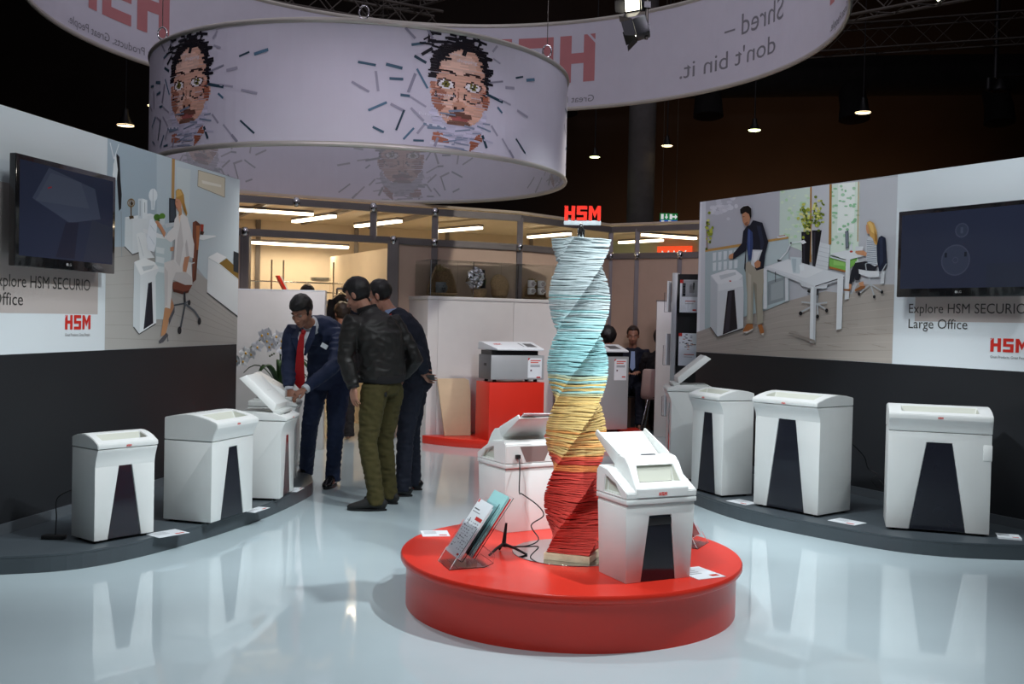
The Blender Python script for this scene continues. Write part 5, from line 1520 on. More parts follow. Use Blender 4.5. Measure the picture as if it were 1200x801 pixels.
# ------------------------------------------------------------------ red island
IX, IY = .325, 5.275
isl = root('island_platform', (IX, IY, 0), 0, 'round glossy red platform in the middle of the white floor', 'platform')
MB().lathe([(.842, 0), (.842, .205), (.845, .215)], (0, 0, 0), 128).build('drum_side', M_REDP, isl)
MB().lathe([(.845, .2155), (.866, .222), (.872, .232), (.872, .252), (.866, .26)], (0, 0, 0), 128).build('top_board', M_REDP, isl)
mir = MB().lathe([(.31, .2602), (.31, .2632), (.308, .2640)], (.335, 5.245, 0), 72)
tag(mir.build('mirror_disc', M_MIRROR), 'round flat mirror lying on the red platform under the twisted column', 'mirror')

# ------------------------------------------------------------------ twisted paper sculpture
sc = root('paper_column', (.332, 5.125, .264), 0, 'twisted column of stacked coloured paper, red at the foot through yellow to pale blue', 'sculpture')
A0 = R(25+45)
bp = MB(); h = .118
bp.box(-h, h, -h, h, 0, .034, Matrix.Rotation(R(25-45), 4, 'Z')); bp.build('base_board', M_WOOD, sc, bevel=.002)
NS = 165; H0, H1 = .036, 1.594
STEP = (H1-H0)/NS; TWIST = R(410)/NS
def sheet_variant(seed, s=.109):
    """one folded paper sheet: square, slightly crumpled rim, turning a little from its lower to its upper edge"""
    rr = random.Random(seed); n = 7
    pts = []
    cs = [(-1, -1), (1, -1), (1, 1), (-1, 1)]
    for k in range(4):
        a, b = cs[k], cs[(k+1) % 4]
        for i in range(n):
            t = i/n; bow = 1-.02*math.sin(math.pi*t)+(rr.uniform(-.012, .008) if i else 0)
            pts.append(((a[0]+(b[0]-a[0])*t)*s*bow, (a[1]+(b[1]-a[1])*t)*s*bow))
    N = len(pts); ph = rr.uniform(0, 6); q = rr.choice([2, 3, 5])
    w = [.0024*math.sin(i*2*math.pi/N*q+ph)+rr.uniform(-.0009, .0009) for i in range(N)]
    m = MB(); rings = []
    for t, sc_ in ((0, .945), (.05, .982), (.3, 1.0), (.62, 1.0), (.90, .990), (.96, .945)):
        a = TWIST*(t-.0); c, d = math.cos(a), math.sin(a)
        rings.append([((x*c-y*d)*sc_, (x*d+y*c)*sc_, w[i]+STEP*(t*1.04)) for i, (x, y) in enumerate(pts)])
    vs = [v for r_ in rings for v in r_]
    m.add(vs, [(j*N+i, j*N+(i+1) % N, (j+1)*N+(i+1) % N, (j+1)*N+i) for j in range(5) for i in range(N)]+[tuple(range(N-1, -1, -1)), tuple(range(5*N, 6*N))])
    return m.mesh('paper_sheet', M_PAPER)
SV = [sheet_variant(k) for k in range(10)]
def mixc(a, b, t): return tuple(p+(q-p)*t for p, q in zip(a, b))
HS = [rnd.uniform(.55, 1.5) for k in range(NS)]; hsum = sum(HS); HZ = [0]
for q in HS: HZ.append(HZ[-1]+q/hsum)
C_RED, C_ORG, C_YEL, C_SAND, C_TEAL, C_GREY = lin('d2443a'), lin('d8924e'), lin('d9bd7c'), lin('c9c08f'), lin('8fc4c6'), lin('b4c0c2')
for k in range(NS):
    t = HZ[k]
    z = H0+(H1-H0)*t
    ang = R(25-45)+R(410)*t
    tt = t+rnd.uniform(-.035, .035)
    if tt < .27: c = mixc(C_RED, lin('b83a30'), rnd.random())
    elif tt < .31: c = mixc(C_RED, C_ORG, rnd.random())
    elif tt < .35: c = mixc(C_ORG, C_YEL, rnd.random())
    elif tt < .50: c = mixc(C_YEL, lin('cfae68'), rnd.random())
    elif tt < .57: c = mixc(C_SAND, C_TEAL, rnd.random())
    elif tt < .71: c = mixc(C_TEAL, lin('9fc9cc'), rnd.random())
    elif tt < .80: c = mixc(C_TEAL, C_GREY, rnd.random())
    else: c = mixc(C_GREY, lin('a9b7ba'), rnd.random())
    o = link('paper_sheet', SV[rnd.randrange(10)], sc, (rnd.uniform(-.0015, .0015), rnd.uniform(-.0015, .0015), z), (rnd.uniform(-.008, .008), rnd.uniform(-.008, .008), ang+R(rnd.uniform(-.4, .4))))
    o.color = (*c, 1)
    s = rnd.uniform(.991, 1.006); o.scale = (s, s, HS[k]*NS/hsum)
# clip and red letters on top
m = MB(); m.box(-.018, .018, -.01, .01, 1.592, 1.645); m.tube([(-.012, -.012, 1.592), (-.006, -.014, 1.66)], .005, 8); m.tube([(.012, -.012, 1.592), (.006, -.014, 1.66)], .005, 8); m.ball((0, -.012, 1.665), .009)
clip = m.build('sign_clip', M_CHROME, sc, bevel=.001)
Ms = Matrix.Translation((.006, 0, 0)) @ Matrix.Rotation(R(-8), 4, 'Z')
M_SIGNP = mat('pale_sign_plate', (.55, .6, .63), .3, var=.03)
sp = MB().box(-.092, .092, -.008, .008, 1.664, 1.687, Ms).build('sign_plate', M_SIGNP, sc, bevel=.001)
L = MB()
for pl in LOGO:
    L.prism([(-.09+a*.06, 1.687+b*.072) for a, b in pl], -.012, .012, Ms @ Matrix(((1, 0, 0, 0), (0, 0, 1, 0), (0, 1, 0, 0), (0, 0, 0, 1))))
M_SIGNR = mat('lit_red_letters', (.75, .03, .015), .35, emit=(.8, .02, .01), estr=.35, var=.02)
L.build('sign_letters', M_SIGNR, sc)

# ------------------------------------------------------------------ cards, holders, cables
def card(label, q, z, h=.003, grp=None):
    cx = sum(p[0] for p in q)/4; cy = sum(p[1] for p in q)/4
    r = root('info_card', (cx, cy, z), 0, label, 'card', grp)
    MB().prism(q, z+.0005, z+h).build('card_sheet', M_CARD, r, True, weld=True)
    m = MB()
    A, B, C_, D = [Vector((*p, 0)) for p in q]
    P = lambda u, v: tuple((A+(D-A)*u+(B-A)*v)+Vector((0, 0, z+h+.0004)))
    for k in range(4): m.poly([P(.1, .8-k*.13), P(.55, .8-k*.13), P(.55, .85-k*.13), P(.1, .85-k*.13)], lin('a0a4a8'))
    m.poly([P(.62, .12), P(.9, .12), P(.9, .26), P(.62, .26)], lin('c0392e'))
    m.build('card_print', M_PRINT, r, True, colors=True)
def rect(cx, cy, yaw, w, d):
    a = R(yaw); u = Vector((math.cos(a), math.sin(a))); v = Vector((-math.sin(a), math.cos(a)))
    c = Vector((cx, cy)); return [tuple(c-u*w/2-v*d/2), tuple(c-u*w/2+v*d/2), tuple(c+u*w/2+v*d/2), tuple(c+u*w/2-v*d/2)]
G = 'info cards lying by the shredders'
card('white info card lying right of the smallest shredder on the left podium', rect(-2.07, 6.20, 52, .21, .15), .1, grp=G)
card('white info card lying right of the wide closed shredder on the left podium', rect(-1.73, 7.02, 73, .2, .09), .1, grp=G)
card('white info card lying right of the raised-lid shredder on the left podium', rect(-1.64, 7.86, 85, .2, .08), .1, grp=G)
card('white info card lying between the two taller shredders on the right podium', rect(1.78, 7.76, -55, .2, .15), .1, grp=G)
card('white info card lying right of the big-window shredder on the right podium', rect(2.35, 7.07, -51, .21, .15), .1, grp=G)
card('clear-edged thick card lying beside the largest shredder at the right edge', rect(3.27, 6.66, -17.6, .14, .14), .1, .012, grp=G)
card('white card lying on the red platform right of the facing feeder shredder', rect(.915, 4.86, 27, .16, .21), ISZ, grp=G)
card('white card lying on the left rim of the red platform behind the brochure holder', rect(-.40, 5.62, 10, .15, .15), ISZ, grp=G)

def brochure_holder(label, x, y, yaw, tilt, tiers, z=ISZ, w=.20):
    """leaning clear holder; front towards -y of its own axes"""
    r = root('brochure_holder', (x, y, z), R(yaw), label, 'brochure holder')
    m = MB(); t = R(tilt)
    def slab(yo, zo, ww, hh, th):
        M = Matrix.Translation((0, yo, zo)) @ Matrix.Rotation(-t, 4, 'X')
        return M
    # base foot: curved clear sheet
    pr = [(-.075, .001), (-.03, .003), (.10, .003), (.145, .02), (.15, .06), (.10, .10)]
    a = MB()
    for (y0, z0), (y1, z1) in zip(pr, pr[1:]):
        a.add([(-w/2, y0, z0), (w/2, y0, z0), (w/2, y1, z1), (-w/2, y1, z1), (-w/2, y0, z0+.003), (w/2, y0, z0+.003), (w/2, y1, z1+.003), (-w/2, y1, z1+.003)], [(3, 2, 1, 0), (4, 5, 6, 7), (0, 1, 5, 4), (2, 3, 7, 6), (1, 2, 6, 5), (3, 0, 4, 7)])
    for s in (-1, 1): a.beam((s*(w/2-.004), -.07, .002), (s*(w/2-.004), -.028, .07), .006, .004)
    a.build('clear_foot', M_ACRY, r)
    for k, (hh, ww, cols) in enumerate(tiers):
        M = slab(-.02+k*.055, .045+k*.012, ww, hh, 0)
        M = Matrix.Translation((0, -.025+k*.06, .045+k*.01)) @ Matrix.Rotation(-t, 4, 'X')
        p = MB(); p.box(-ww/2, ww/2, .012, .015, 0, hh*1.04, M); p.box(-ww/2, ww/2, -.015, .012, -.003, 0, M)
        p.box(-ww/2, ww/2, -.018, -.015, 0, hh*.55, M)
        for s in (-1, 1): p.box(s*ww/2-.0015, s*ww/2+.0015, -.018, .015, 0, hh*.55, M)
        p.build('clear_pocket', M_ACRY, r)
        for j, (mt, h2, off) in enumerate(cols):
            q = MB(); q.box(-ww/2+.005, ww/2-.005, off, off+.004, .001, h2, M)
            br = q.build('brochure', mt, r)
            if mt is M_CARD:
                pm = MB(); y2 = off-.0005
                F = lambda u, v: tuple(M @ Vector((-ww/2+.005+u*(ww-.01), y2, v*h2)))
                bar = lambda u0, u1, v0, v1, c: pm.poly([F(u0, v0), F(u1, v0), F(u1, v1), F(u0, v1)], lin(c))
                bar(.5, .95, .66, .72, 'c0302a'); bar(.08, .45, .82, .84, '55585c'); bar(.08, .6, .77, .785, '8a8d92'); bar(.03, .12, .94, 1, 'c0302a')
                rr = random.Random(5)
                for row in range(11):
                    for c in range(6):
                        if rr.random() < .75: bar(.08+c*.145, .08+c*.145+rr.uniform(.05, .12), .12+row*.048, .12+row*.048+rr.uniform(.012, .03), rr.choice(['8e939c', 'a4a8b0', '70767f', 'b8bbc2']))
                bar(.2, .24, .56, .66, '2b2e33'); bar(.75, .9, .04, .075, 'c0302a'); bar(.12, .16, .6, .62, '3f8fa0')
                pm.build('brochure_print', M_PRINT, br, colors=True)
    return r
bh = brochure_holder('clear leaning brochure holder with a printed price list and teal folder, on the red platform', -.235, 4.925, -70, 34,
    [(.31, .215, [(M_CARD, .30, -.010), (M_CARD, .285, -.003)]), (.33, .215, [(M_TEAL, .335, -.012), (M_TEAL, .33, -.004), (M_REDP, .33, .004)])])
brochure_holder('clear brochure holder with red leaflets behind the facing feeder shredder', .985, 5.50, 62, 30, [(.21, .115, [(M_RED, .2, -.01), (M_RED, .19, -.003)])])
# small black tripod behind the holder
tp = root('mini_tripod', (-.02, 5.2, ISZ), 0, 'small black folding stand behind the brochure holder on the red platform', 'stand')
m = MB(); m.tube([(0, 0, .03), (.012, .012, .15)], [.012, .006], 10); m.build('post', M_BLACK, tp)
for px, py in ((-.07, -.09), (.12, -.06), (-.02, .05)):
    m = MB(); m.tube([(0, 0, .045), (px*.5, py*.5, .03), (px, py, .006)], [.009, .007, .006], 8); m.build('leg', M_BLACK, tp)
def cable(label, pts, rad=.0035, name='power_cable'):
    P = [Vector(p) for p in pts]; out = []
    Q = [P[0]]+P+[P[-1]]
    for i in range(1, len(Q)-2):
        for k in range(8):
            t = k/8; a, b, c, d = Q[i-1:i+3]
            out.append(0.5*((2*b)+(c-a)*t+(2*a-5*b+4*c-d)*t*t+(3*b-3*c+d-a)*t**3))
    out.append(P[-1])
    o = MB().tube(out, rad, 8).build(name, M_BLACK)
    tag(o, label, 'cable')
    return o
def loc(r, p): 
    a = r.rotation_euler.z; return (r.location.x+p[0]*math.cos(a)-p[1]*math.sin(a), r.location.y+p[0]*math.sin(a)+p[1]*math.cos(a), r.location.z+p[2])
p0 = loc(S_B, (.118, .15+.016+.022, .42))
cable('black mains cable hanging from the back of the turned-away feeder shredder', [p0, (p0[0]+.005, p0[1]-.035, .62), (p0[0]+.005, p0[1]-.05, .50), (.075, 5.53, .505), (.16, 5.50, .45), (.19, 5.48, .40), (.125, 5.46, .35), (.165, 5.42, .285), (.10, 5.34, .266), (-.01, 5.32, .266)])
p1 = loc(S_R2, (.2, .205, .55))
cable('black cable with a coiled bundle between the two biggest shredders', [p1, (2.63, 7.60, .5), (2.68, 7.63, .40), (2.74, 7.60, .36), (2.70, 7.6, .31), (2.78, 7.58, .24), (2.75, 7.58, .32), (2.80, 7.54, .25), (2.86, 7.5, .18), (2.80, 7.36, .108)])
p2 = loc(S_L1, (-.12, .128, .30))
cable('black cable behind the smallest shredder by the left wall', [p2, (-2.66, 6.03, .34), (-2.665, 6.02, .22), (-2.66, 6.0, .15), (-2.66, 5.99, .106)])
tag(MB().box(-2.73, -2.60, 5.96, 6.02, .1005, .125).build('mains_adapter', M_BLACK, bevel=.006), 'small black mains adapter on the podium left of the smallest shredder', 'adapter')

# ------------------------------------------------------------------ cabin of aluminium profiles behind
P0, P1, P2, P3 = Vector((-3.6, 11.25, 0)), Vector((.07, 13.0, 0)), Vector((1.35, 14.35, 0)), Vector((3.6, 12.83, 0))
ZL, ZU = 2.36, 2.73
cab = root('exhibition_cabin', tuple(P0), 0, 'cabin of grey aluminium profiles and beige panels with a lit kitchen, across the back', 'cabin')
up = Vector((0, 0, 1))
def pt(a, b, t, z=0): q = a+(b-a)*t; return Vector((q.x, q.y, z))
def beam(a, b, z, w=.07, h=.08):
    m = MB(); m.beam(pt(a, b, 0, z), pt(a, b, 1, z), w, h)
    for q in (-.02, .02): m.beam(pt(a, b, 0, z+q), pt(a, b, 1, z+q), w+.008, .012)
    m.build('beam', M_ALU, cab, True)
def post(p, z0, z1, w=.075):
    m = MB(); m.box(p.x-w/2, p.x+w/2, p.y-w/2, p.y+w/2, z0, z1)
    for q in (-1, 1): m.box(p.x+q*w*.28-.008, p.x+q*w*.28+.008, p.y-w/2-.006, p.y-w/2, z0, z1)
    m.build('post', M_ALU, cab, True)
def knot(p, z):
    MB().lathe([(0, -.055), (.03, -.05), (.045, -.02), (.045, .02), (.03, .05), (0, .055)], (p.x, p.y-.045, z), 12).build('connector', M_CHROME, cab, True)
def panel(a, b, t0, t1, z0, z1, m=M_PANEL, th=.02, nm='wall_panel'):
    g = MB(); g.beam(pt(a, b, t0, (z0+z1)/2), pt(a, b, t1, (z0+z1)/2), th, z1-z0); g.build(nm, m, cab, True)
for a, b in ((P0, P1), (P1, P2), (P2, P3)):
    beam(a, b, ZL); beam(a, b, ZU)
for t, z0, z1, w in ((.159, 0, ZL, .10), (.525, ZL, ZU, .075), (.588, 0, ZL, .13), (.717, 0, ZU, .075), (1.0, 0, ZU, .075)):
    post(pt(P0, P1, t), z0, z1, w)
for t in (.159, .588, .717, 1.0): knot(pt(P0, P1, t), ZL)
for t in (.30, .525, .717): knot(pt(P0, P1, t), ZU)
for s in (.0, .152, .388, .862):
    post(pt(P2, P3, s), 0, ZU if s in (0, .152) else ZL, .06)
    knot(pt(P2, P3, s), ZL)
for t0, t1 in ((0, .155), (.59, .716), (.718, 1.0)): panel(P0, P1, t0, t1, 0, ZL-.04)
panel(P1, P2, .0, 1.0, 0, ZL-.04)
for t0, t1 in ((.0, .151), (.153, .387), (.389, .861), (.863, 1)): panel(P2, P3, t0, t1, 0, ZL-.04)
# back wall, end wall and ceiling of the cabin
NB = Vector((-1.42, 2.98, 0))
B0, B1 = P0+NB, Vector((1.6, 17.3, 0))
for k in range(5): panel(B0, B1, k/5+.003, (k+1)/5-.003, 0, 2.8, M_KITCH)
for k in (1, 2, 3, 4):
    q = pt(B0, B1, k/5); m = MB(); m.box(q.x-.03, q.x+.03, q.y-.06, q.y-.01, 0, 2.8); m.build('post', M_ALU, cab, True)
panel(Vector((1.6, 17.3, 0)), Vector((5.2, 15.0, 0)), .0, 1, 0, 2.8, M_PALEG)
panel(P0+Vector((-.05, 0, 0)), B0, 0, 1, 0, 2.8, M_KITCH)
panel(pt(P0, P1, .6)+Vector((0, .15, 0)), pt(P0, P1, .6)+NB*.9, 0, 1, 0, 2.3, M_KITCH)
cp = [(-3.7, 11.3), (.05, 13.08), (1.35, 14.45), (3.62, 12.95), (5.2, 15.0), (1.6, 17.35), (-5.05, 14.3)]
MB().prism(cp, 2.80, 2.83).build('ceiling_panel', M_KITCH, cab, True)
for k in range(3):
    a = pt(P0, P1, .25+.25*k)+NB*.12; b = a+NB*.8
    MB().beam((a.x, a.y, 2.77), (b.x, b.y, 2.77), .05, .05).build('ceiling_beam', M_ALU, cab, True)
def tube_light(label, a, b, power=0, box=False):
    a = Vector(a); b = Vector(b)
    r = root('strip_light', tuple((a+b)/2), 0, label, 'light')
    w = .16 if box else .10
    m = MB(); m.beam(a+up*.03, b+up*.03, w, .03); m.build('fitting', M_ALU, r, True)
    m = MB(); m.beam(a, b, w*.8, .035); m.build('lit_diffuser', M_TUBE, r, True)
    if power:
        d = bpy.data.lights.new('strip_glow', 'AREA'); d.shape = 'RECTANGLE'; d.size = (b-a).length; d.size_y = .1; d.energy = power; d.color = (1, .83, .6)
        o = bpy.data.objects.new('strip_glow', d); COL.objects.link(o); o.parent = r
        v = b-a; o.location = (0, 0, -.05); o.rotation_euler = (0, 0, math.atan2(v.y, v.x))
    for q in (a, b): pass
    return r
TZ = 2.68
tube_light('lit ceiling strip light in the kitchen, first from the left between the two beams', (-2.92, 13.6, TZ), (-2.25, 12.75, TZ), 9)
tube_light('lit ceiling strip light second from the left, behind the short upright between the beams', (-2.17, 14.1, TZ), (-1.48, 13.2, TZ), 9)
tube_light('lit ceiling strip light third from the left, above the glass display case', (-1.08, 14.6, TZ), (-.46, 13.9, TZ), 9)
tube_light('lit ceiling strip light behind the red letters of the paper column', (.22, 15.3, TZ), (.78, 14.55, TZ), 9)
tube_light('long lit strip light at the right, above the brochure rack', (1.80, 14.42, TZ), (2.62, 14.85, TZ), 9)
tube_light('lit strip light right of the paper column, in front of the pale green wall', (1.64, 15.95, TZ), (2.2, 15.3, TZ), 7)
tube_light('thin long lit strip at the left end of the kitchen ceiling', (-3.5, 12.35, TZ+.02), (-2.52, 12.8, TZ+.02), 0)
tube_light('long lit light box below the kitchen beam, above the wire shelves', (-3.75, 14.3, 2.44), (-2.42, 14.92, 2.44), 10, True)
# red sign on the pale green wall
sg = root('red_letter_sign', (2.6, 16.58, 2.42), R(-32.6), 'lit red sign with white letters, cut off by the beam right of the column', 'sign')
MB().box(-.3, .3, -.03, 0, -.1, .27).build('sign_box', M_ORSIGN, sg)
b = MB(); vs, fs = text_fit('MAX', -.22, .22, .0, .2, lambda x, y: (x, -.032, y)); b.add(vs, fs); b.build('sign_letters', M_SIGNW, sg)

# ------------------------------------------------------------------ kitchen shelves, coats, things
wr = root('wire_rack', (-3.0, 13.6, 0), 0, 'wire shelving rack along the lit kitchen wall', 'rack')
ra, rb = Vector((-4.0, 13.55, 0)), Vector((-1.55, 14.5, 0))
for t in (.02, .30, .36, .62, .98):
    q = pt(ra, rb, t)
    MB().tube([(q.x, q.y, 0), (q.x, q.y, 2.18)], .012, 8).build('upright', M_CHROME, wr, True)
for z in (1.0, 1.45, 1.76, 1.89):
    m = MB(); 
    for o in (0, .14): m.tube([pt(ra, rb, 0, z)+Vector((-.4*o, .9*o, 0)), pt(ra, rb, 1, z)+Vector((-.4*o, .9*o, 0))], .008, 6)
    m.build('shelf_rail', M_CHROME, wr, True)
    m = MB()
    for k in range(28): a = pt(ra, rb, k/27, z); m.tube([a, a+Vector((-.056, .126, 0))], .004, 5)
    m.build('shelf_wires', M_CHROME, wr, True)
tr = root('red_binder', (-3.05, 13.7, 1.77), R(20), 'red binder leaning on the wire rack', 'binder')
MB().prism([(-.02, 0), (.015, 0), (-.085, .19), (-.12, .19)], -.1, .1, Matrix(((1, 0, 0, 0), (0, 0, 1, 0), (0, 1, 0, 0), (0, 0, 0, 1)))).build('binder_cover', M_RED, tr)
MB().prism([(.016, 0), (.04, 0), (-.06, .185), (-.084, .19)], -.095, .095, Matrix(((1, 0, 0, 0), (0, 0, 1, 0), (0, 1, 0, 0), (0, 0, 0, 1)))).build('pages', M_CARD, tr)
for k in range(3):
    p = MB().lathe([(.03, 0), (.10, .006), (.14, .02), (.145, .022), (.1, .012), (0, .008)], (-2.62, 13.93, 1.902+k*.016), 20)
    tag(p.build('plate', M_CERAM), 'white plate %s of the stack on the wire rack beside the red binder' % ['at the bottom', 'in the middle', 'at the top'][k], 'plate', 'plates stacked on the wire rack')
tag(MB().box(-3.15, -2.45, 12.75, 13.05, 1.63, 1.655).build('serving_tray', M_ORANGE, bevel=.006), 'orange tray edge showing just above the white half wall', 'tray')
sd = root('serving_table', (-2.8, 12.9, 0), 0, 'table behind the white half wall, carrying the orange tray', 'table')
MB().box(-.6, .6, -.25, .25, 1.59, 1.63).build('tabletop', M_COUNTER, sd)
for sx in (-.55, .55):
    for sy in (-.2, .2): MB().box(sx-.02, sx+.02, sy-.02, sy+.02, 0, 1.59).build('leg', M_ALU, sd)
rl = root('coat_rail', (-1.75, 12.62, 0), 0, 'metal coat rail behind the gap between the white walls', 'coat rail')
MB().tube([(-.42, 0, 1.78), (.62, .30, 1.78)], .014, 8).build('rail', M_CHROME, rl)
for q in ((-.42, 0), (.62, .30)): MB().tube([(q[0], q[1], 0), (q[0], q[1], 1.78)], .014, 8).build('upright', M_CHROME, rl)
def coat(k, t, label, m_, long):
    x = -1.75-.42+1.04*t; y = 12.62+.30*t
    r = root('hanging_coat', (x, y, 1.78), R(rnd.uniform(60, 84)), label, 'coat', 'coats on the rail')
    hz = 1.78
    h = MB(); h.tube([(0, 0, .02), (.012, 0, .035), (.02, 0, .015), (0, 0, -.03), (0, 0, -.05)], .004, 6); h.tube([(-.2, 0, -.13), (0, 0, -.05), (.2, 0, -.13)], [.008, .012, .008], 8); h.build('hanger', M_SHIRT if k % 2 else M_WOOD, r)
    c = MB(); L = long
    c.tube([(0, 0, -.07), (0, 0, -.10), (0, 0, -.16), (0, .0, -.35), (0, 0, -.7), (0, 0, -L)], [(.05, .04), (.14, .05), (.215, .06), (.21, .075), (.2, .08), (.22, .09)], 18, side=(1, 0, 0))
    for s in (-1, 1): c.tube([(s*.19, 0, -.15), (s*.25, .01, -.4), (s*.24, .02, -.72)], [.06, .052, .045], 12)
    vs = [(a+noise.noise((a*9, b*9, q*4+k))*.02, b+noise.noise((a*9+7, b*9, q*4+k))*.025, q) for a, b, q in c.v]; c.v = vs
    c.build('coat_cloth', m_, r)
for k, (t, lb, m_, L_) in enumerate(((.05, 'black short jacket on the rail, against the white half wall edge', M_DARKC, .85), (.30, 'black coat with raised collar on the rail, second from the left', M_NAVYD, 1.15), (.52, 'black coat on the rail, third from the left', M_DARKC, 1.1), (.74, 'dark coat on the rail behind the head of the man in leather jacket', M_DARKC, 1.2), (.93, 'dark coat at the right end of the rail', M_NAVYD, 1.1))): coat(k, t, lb, m_, L_)

# ------------------------------------------------------------------ white half wall, counter, partition
hw_ = root('white_half_wall', (-2.02, 11.0, 0), 0, 'white half wall behind the orchid, left of the coat rail', 'half wall')
MB().box(-3.3, -2.02, 11.0, 11.12, 0, 1.70).build('front_panel', M_COUNTER, hw_, True, bevel=.004)
MB().box(-3.3, -2.02, 11.0, 11.14, 1.7005, 1.715).build('cap', M_CARD, hw_, True)
cy_ = R(28)
ct = root('reception_counter', (-.98, 11.85, 0), cy_, 'tall white reception counter with a glass case on top, left of the paper column', 'counter')
CL = 2.12
MB().box(0, .13, -.0, .6, 0, 1.66).build('end_panel', M_COUNTER, ct, bevel=.004)
for k in range(2): MB().box(.132+k*.994, .132+(k+1)*.994-.003, 0, .6, 0, 1.66).build('front_panel', M_COUNTER, ct, bevel=.003)
MB().box(-.01, CL+.01, -.012, .62, 1.6605, 1.70).build('worktop', M_COUNTER, ct, bevel=.004)
pn = root('partition_panel', (2.10, 13.0, 0), 0, 'plain pale partition panel behind the brochure rack', 'partition')
MB().box(-.27, .27, 0, .04, 0, 1.72).build('board', M_COUNTER, pn, bevel=.003)
MB().box(-.28, .28, -.005, .045, 1.7205, 1.735).build('cap', M_ALU, pn)
# glass case on the counter, in counter axes
def cpt(s, q, z): return (-.98+s*math.cos(cy_)-q*math.sin(cy_), 11.85+s*math.sin(cy_)+q*math.cos(cy_), z)
gc = root('glass_display_case', (-.98, 11.85, 1.7005), cy_, 'long clear glass case on the white counter, holding gift baskets', 'display case')
GH = .42
for s0, s1 in ((.05, .60), (.604, 1.20), (1.204, 1.95)):
    MB().box(s0, s1, .06, .066, 0, GH).build('glass_pane', M_GLASS, gc)
    MB().box(s0, s1, .50, .506, 0, GH).build('glass_pane', M_GLASS, gc)
MB().box(.044, .05, .06, .506, 0, GH).build('glass_pane', M_GLASS, gc)
MB().box(1.951, 1.957, .06, .506, 0, GH).build('glass_pane', M_GLASS, gc)
MB().box(.044, 1.957, .055, .51, GH+.001, GH+.007).build('glass_pane', M_GLASS, gc)
for s0 in (.05, .602, 1.202, 1.951): MB().box(s0-.004, s0+.004, .054, .06, 0, GH).build('edge_strip', M_CHROME, gc)
def burlap(label, s, q, rad, h, name='gift_basket', back=True, low=.10):
    r = root(name, cpt(s, q, 1.7015), cy_, label, 'basket')
    b = MB(); b.lathe([(rad*.7, 0), (rad*.9, h*low*.5), (rad, h*low), (rad*.98, h*low+.004), (rad*.8, h*.05), (0, h*.04)], (0, 0, 0), 24); b.build('basket_base', M_BURLAP, r)
    if back:
        g = MB(); n = 18; vs = []
        for i in range(n):
            a = math.pi*(i/(n-1))
            for k in range(6):
                t = k/5; rr2 = rad*(1.0-.25*t*t)*(1+.08*noise.noise((i*.7, k*.9, s)))
                vs.append((rr2*math.cos(a)*(1-.35*t*t), rr2*math.sin(a)*.9, h*(.06+.94*t)*(1-.12*abs(math.cos(a)))))
        fs = [(i*6+k, (i+1)*6+k, (i+1)*6+k+1, i*6+k+1) for i in range(n-1) for k in range(5)]
        g.add(vs, fs, smooth=True)
        me = evaluated(g.mesh('w', M_BURLAP), [('SOLIDIFY', dict(thickness=.012))])
        link('burlap_wrap', me, r)
        t = MB()
        for i in range(7): t.tube([(rad*.2*math.sin(i), rad*.5, h*.8), (rad*.45*math.sin(i*1.7), rad*.35, h*(.95+.05*math.cos(i*3)))], .006, 6)
        t.build('straw', M_STEM, r)
    return r
burlap('gift basket wrapped in burlap around a grey mug, left in the glass case', .30, .27, .19, .39)
def mug(p, rad, h, m_, label, grp=None, deco=None, rz=0, lift=0):
    r = root('mug', p, rz, label, 'mug', grp)
    MB().lathe([(rad*.86, 0), (rad, .008), (rad, h), (rad*.94, h), (rad*.9, .012), (0, .01)], (0, 0, 0), 24).build('cup', m_, r)
    MB().tube([(rad*.95, 0, h*.8), (rad*1.4, 0, h*.72), (rad*1.45, 0, h*.4), (rad*.95, 0, h*.25)], .007, 8).build('handle', m_, r)
    if deco:
        d = MB()
        for k in range(7):
            a = -1.57+.34*math.cos(k*1.047)*(k > 0); z = h*.5+h*.24*math.sin(k*1.047)*(k > 0)
            d.add([((rad+.001)*math.cos(a+.1*math.cos(j*.785)), (rad+.001)*math.sin(a+.1*math.cos(j*.785)), z+.010*math.sin(j*.785)) for j in range(8)], [tuple(range(8))])
        d.build('printed_flower', deco, r)
mug(cpt(.24, .19, 1.72), .062, .15, M_STONE, 'grey stoneware mug with a dark flower print, in the burlap basket', None, M_BLACK, cy_+.2)
fo = root('foil_gift', cpt(.78, .26, 1.7015), cy_, 'silver foil wrapped gift in a small basket, middle of the glass case', 'gift')
MB().lathe([(.075, 0), (.09, .05), (.10, .10), (.095, .10), (.07, .01), (0, .01)], (0, 0, 0), 20).build('basket_base', M_BURLAP, fo)
f = MB(); f.ball((-.05, 0, .23), (.12, .07, .13), 20, 14); f.v = [(a+.035*noise.noise((a*22, b*22, q*22)), b+.035*noise.noise((a*22+5, b*22, q*22)), q+.03*noise.noise((a*22, b*22+9, q*22))) for a, b, q in f.v]
f.sm = [False]*len(f.sm); f.build('foil_wrap', M_FOIL, fo)
MB().tube([(.05, .0, .12), (.04, 0, .34)], [.035, .03], 12).build('dark_bottle', M_BLACK, fo)
MB().tube([(.06, -.04, .16), (.07, -.04, .24)], [.006, .003], 6).build('green_ribbon', M_LEAF, fo)
w_ = burlap('woven tilted basket lid, right of the silver foil in the glass case', 1.08, .30, .11, .28, 'woven_basket', False, .35)
m = MB(); vs = []; n = 14
Mb = Matrix.Translation((0, -.02, .17)) @ Matrix.Rotation(R(20), 4, 'Y') @ Matrix.Rotation(R(80), 4, 'X')
m.lathe([(0, .02), (.08, .012), (.13, -.01), (.135, -.02), (.08, 0), (0, .005)], (0, 0, 0), 28, M=Mb.to_3x3()); m.v = [tuple(Vector(v)+Vector((0, -.02, .17))) for v in m.v]
m.build('woven_lid', M_BURLAP, w_)
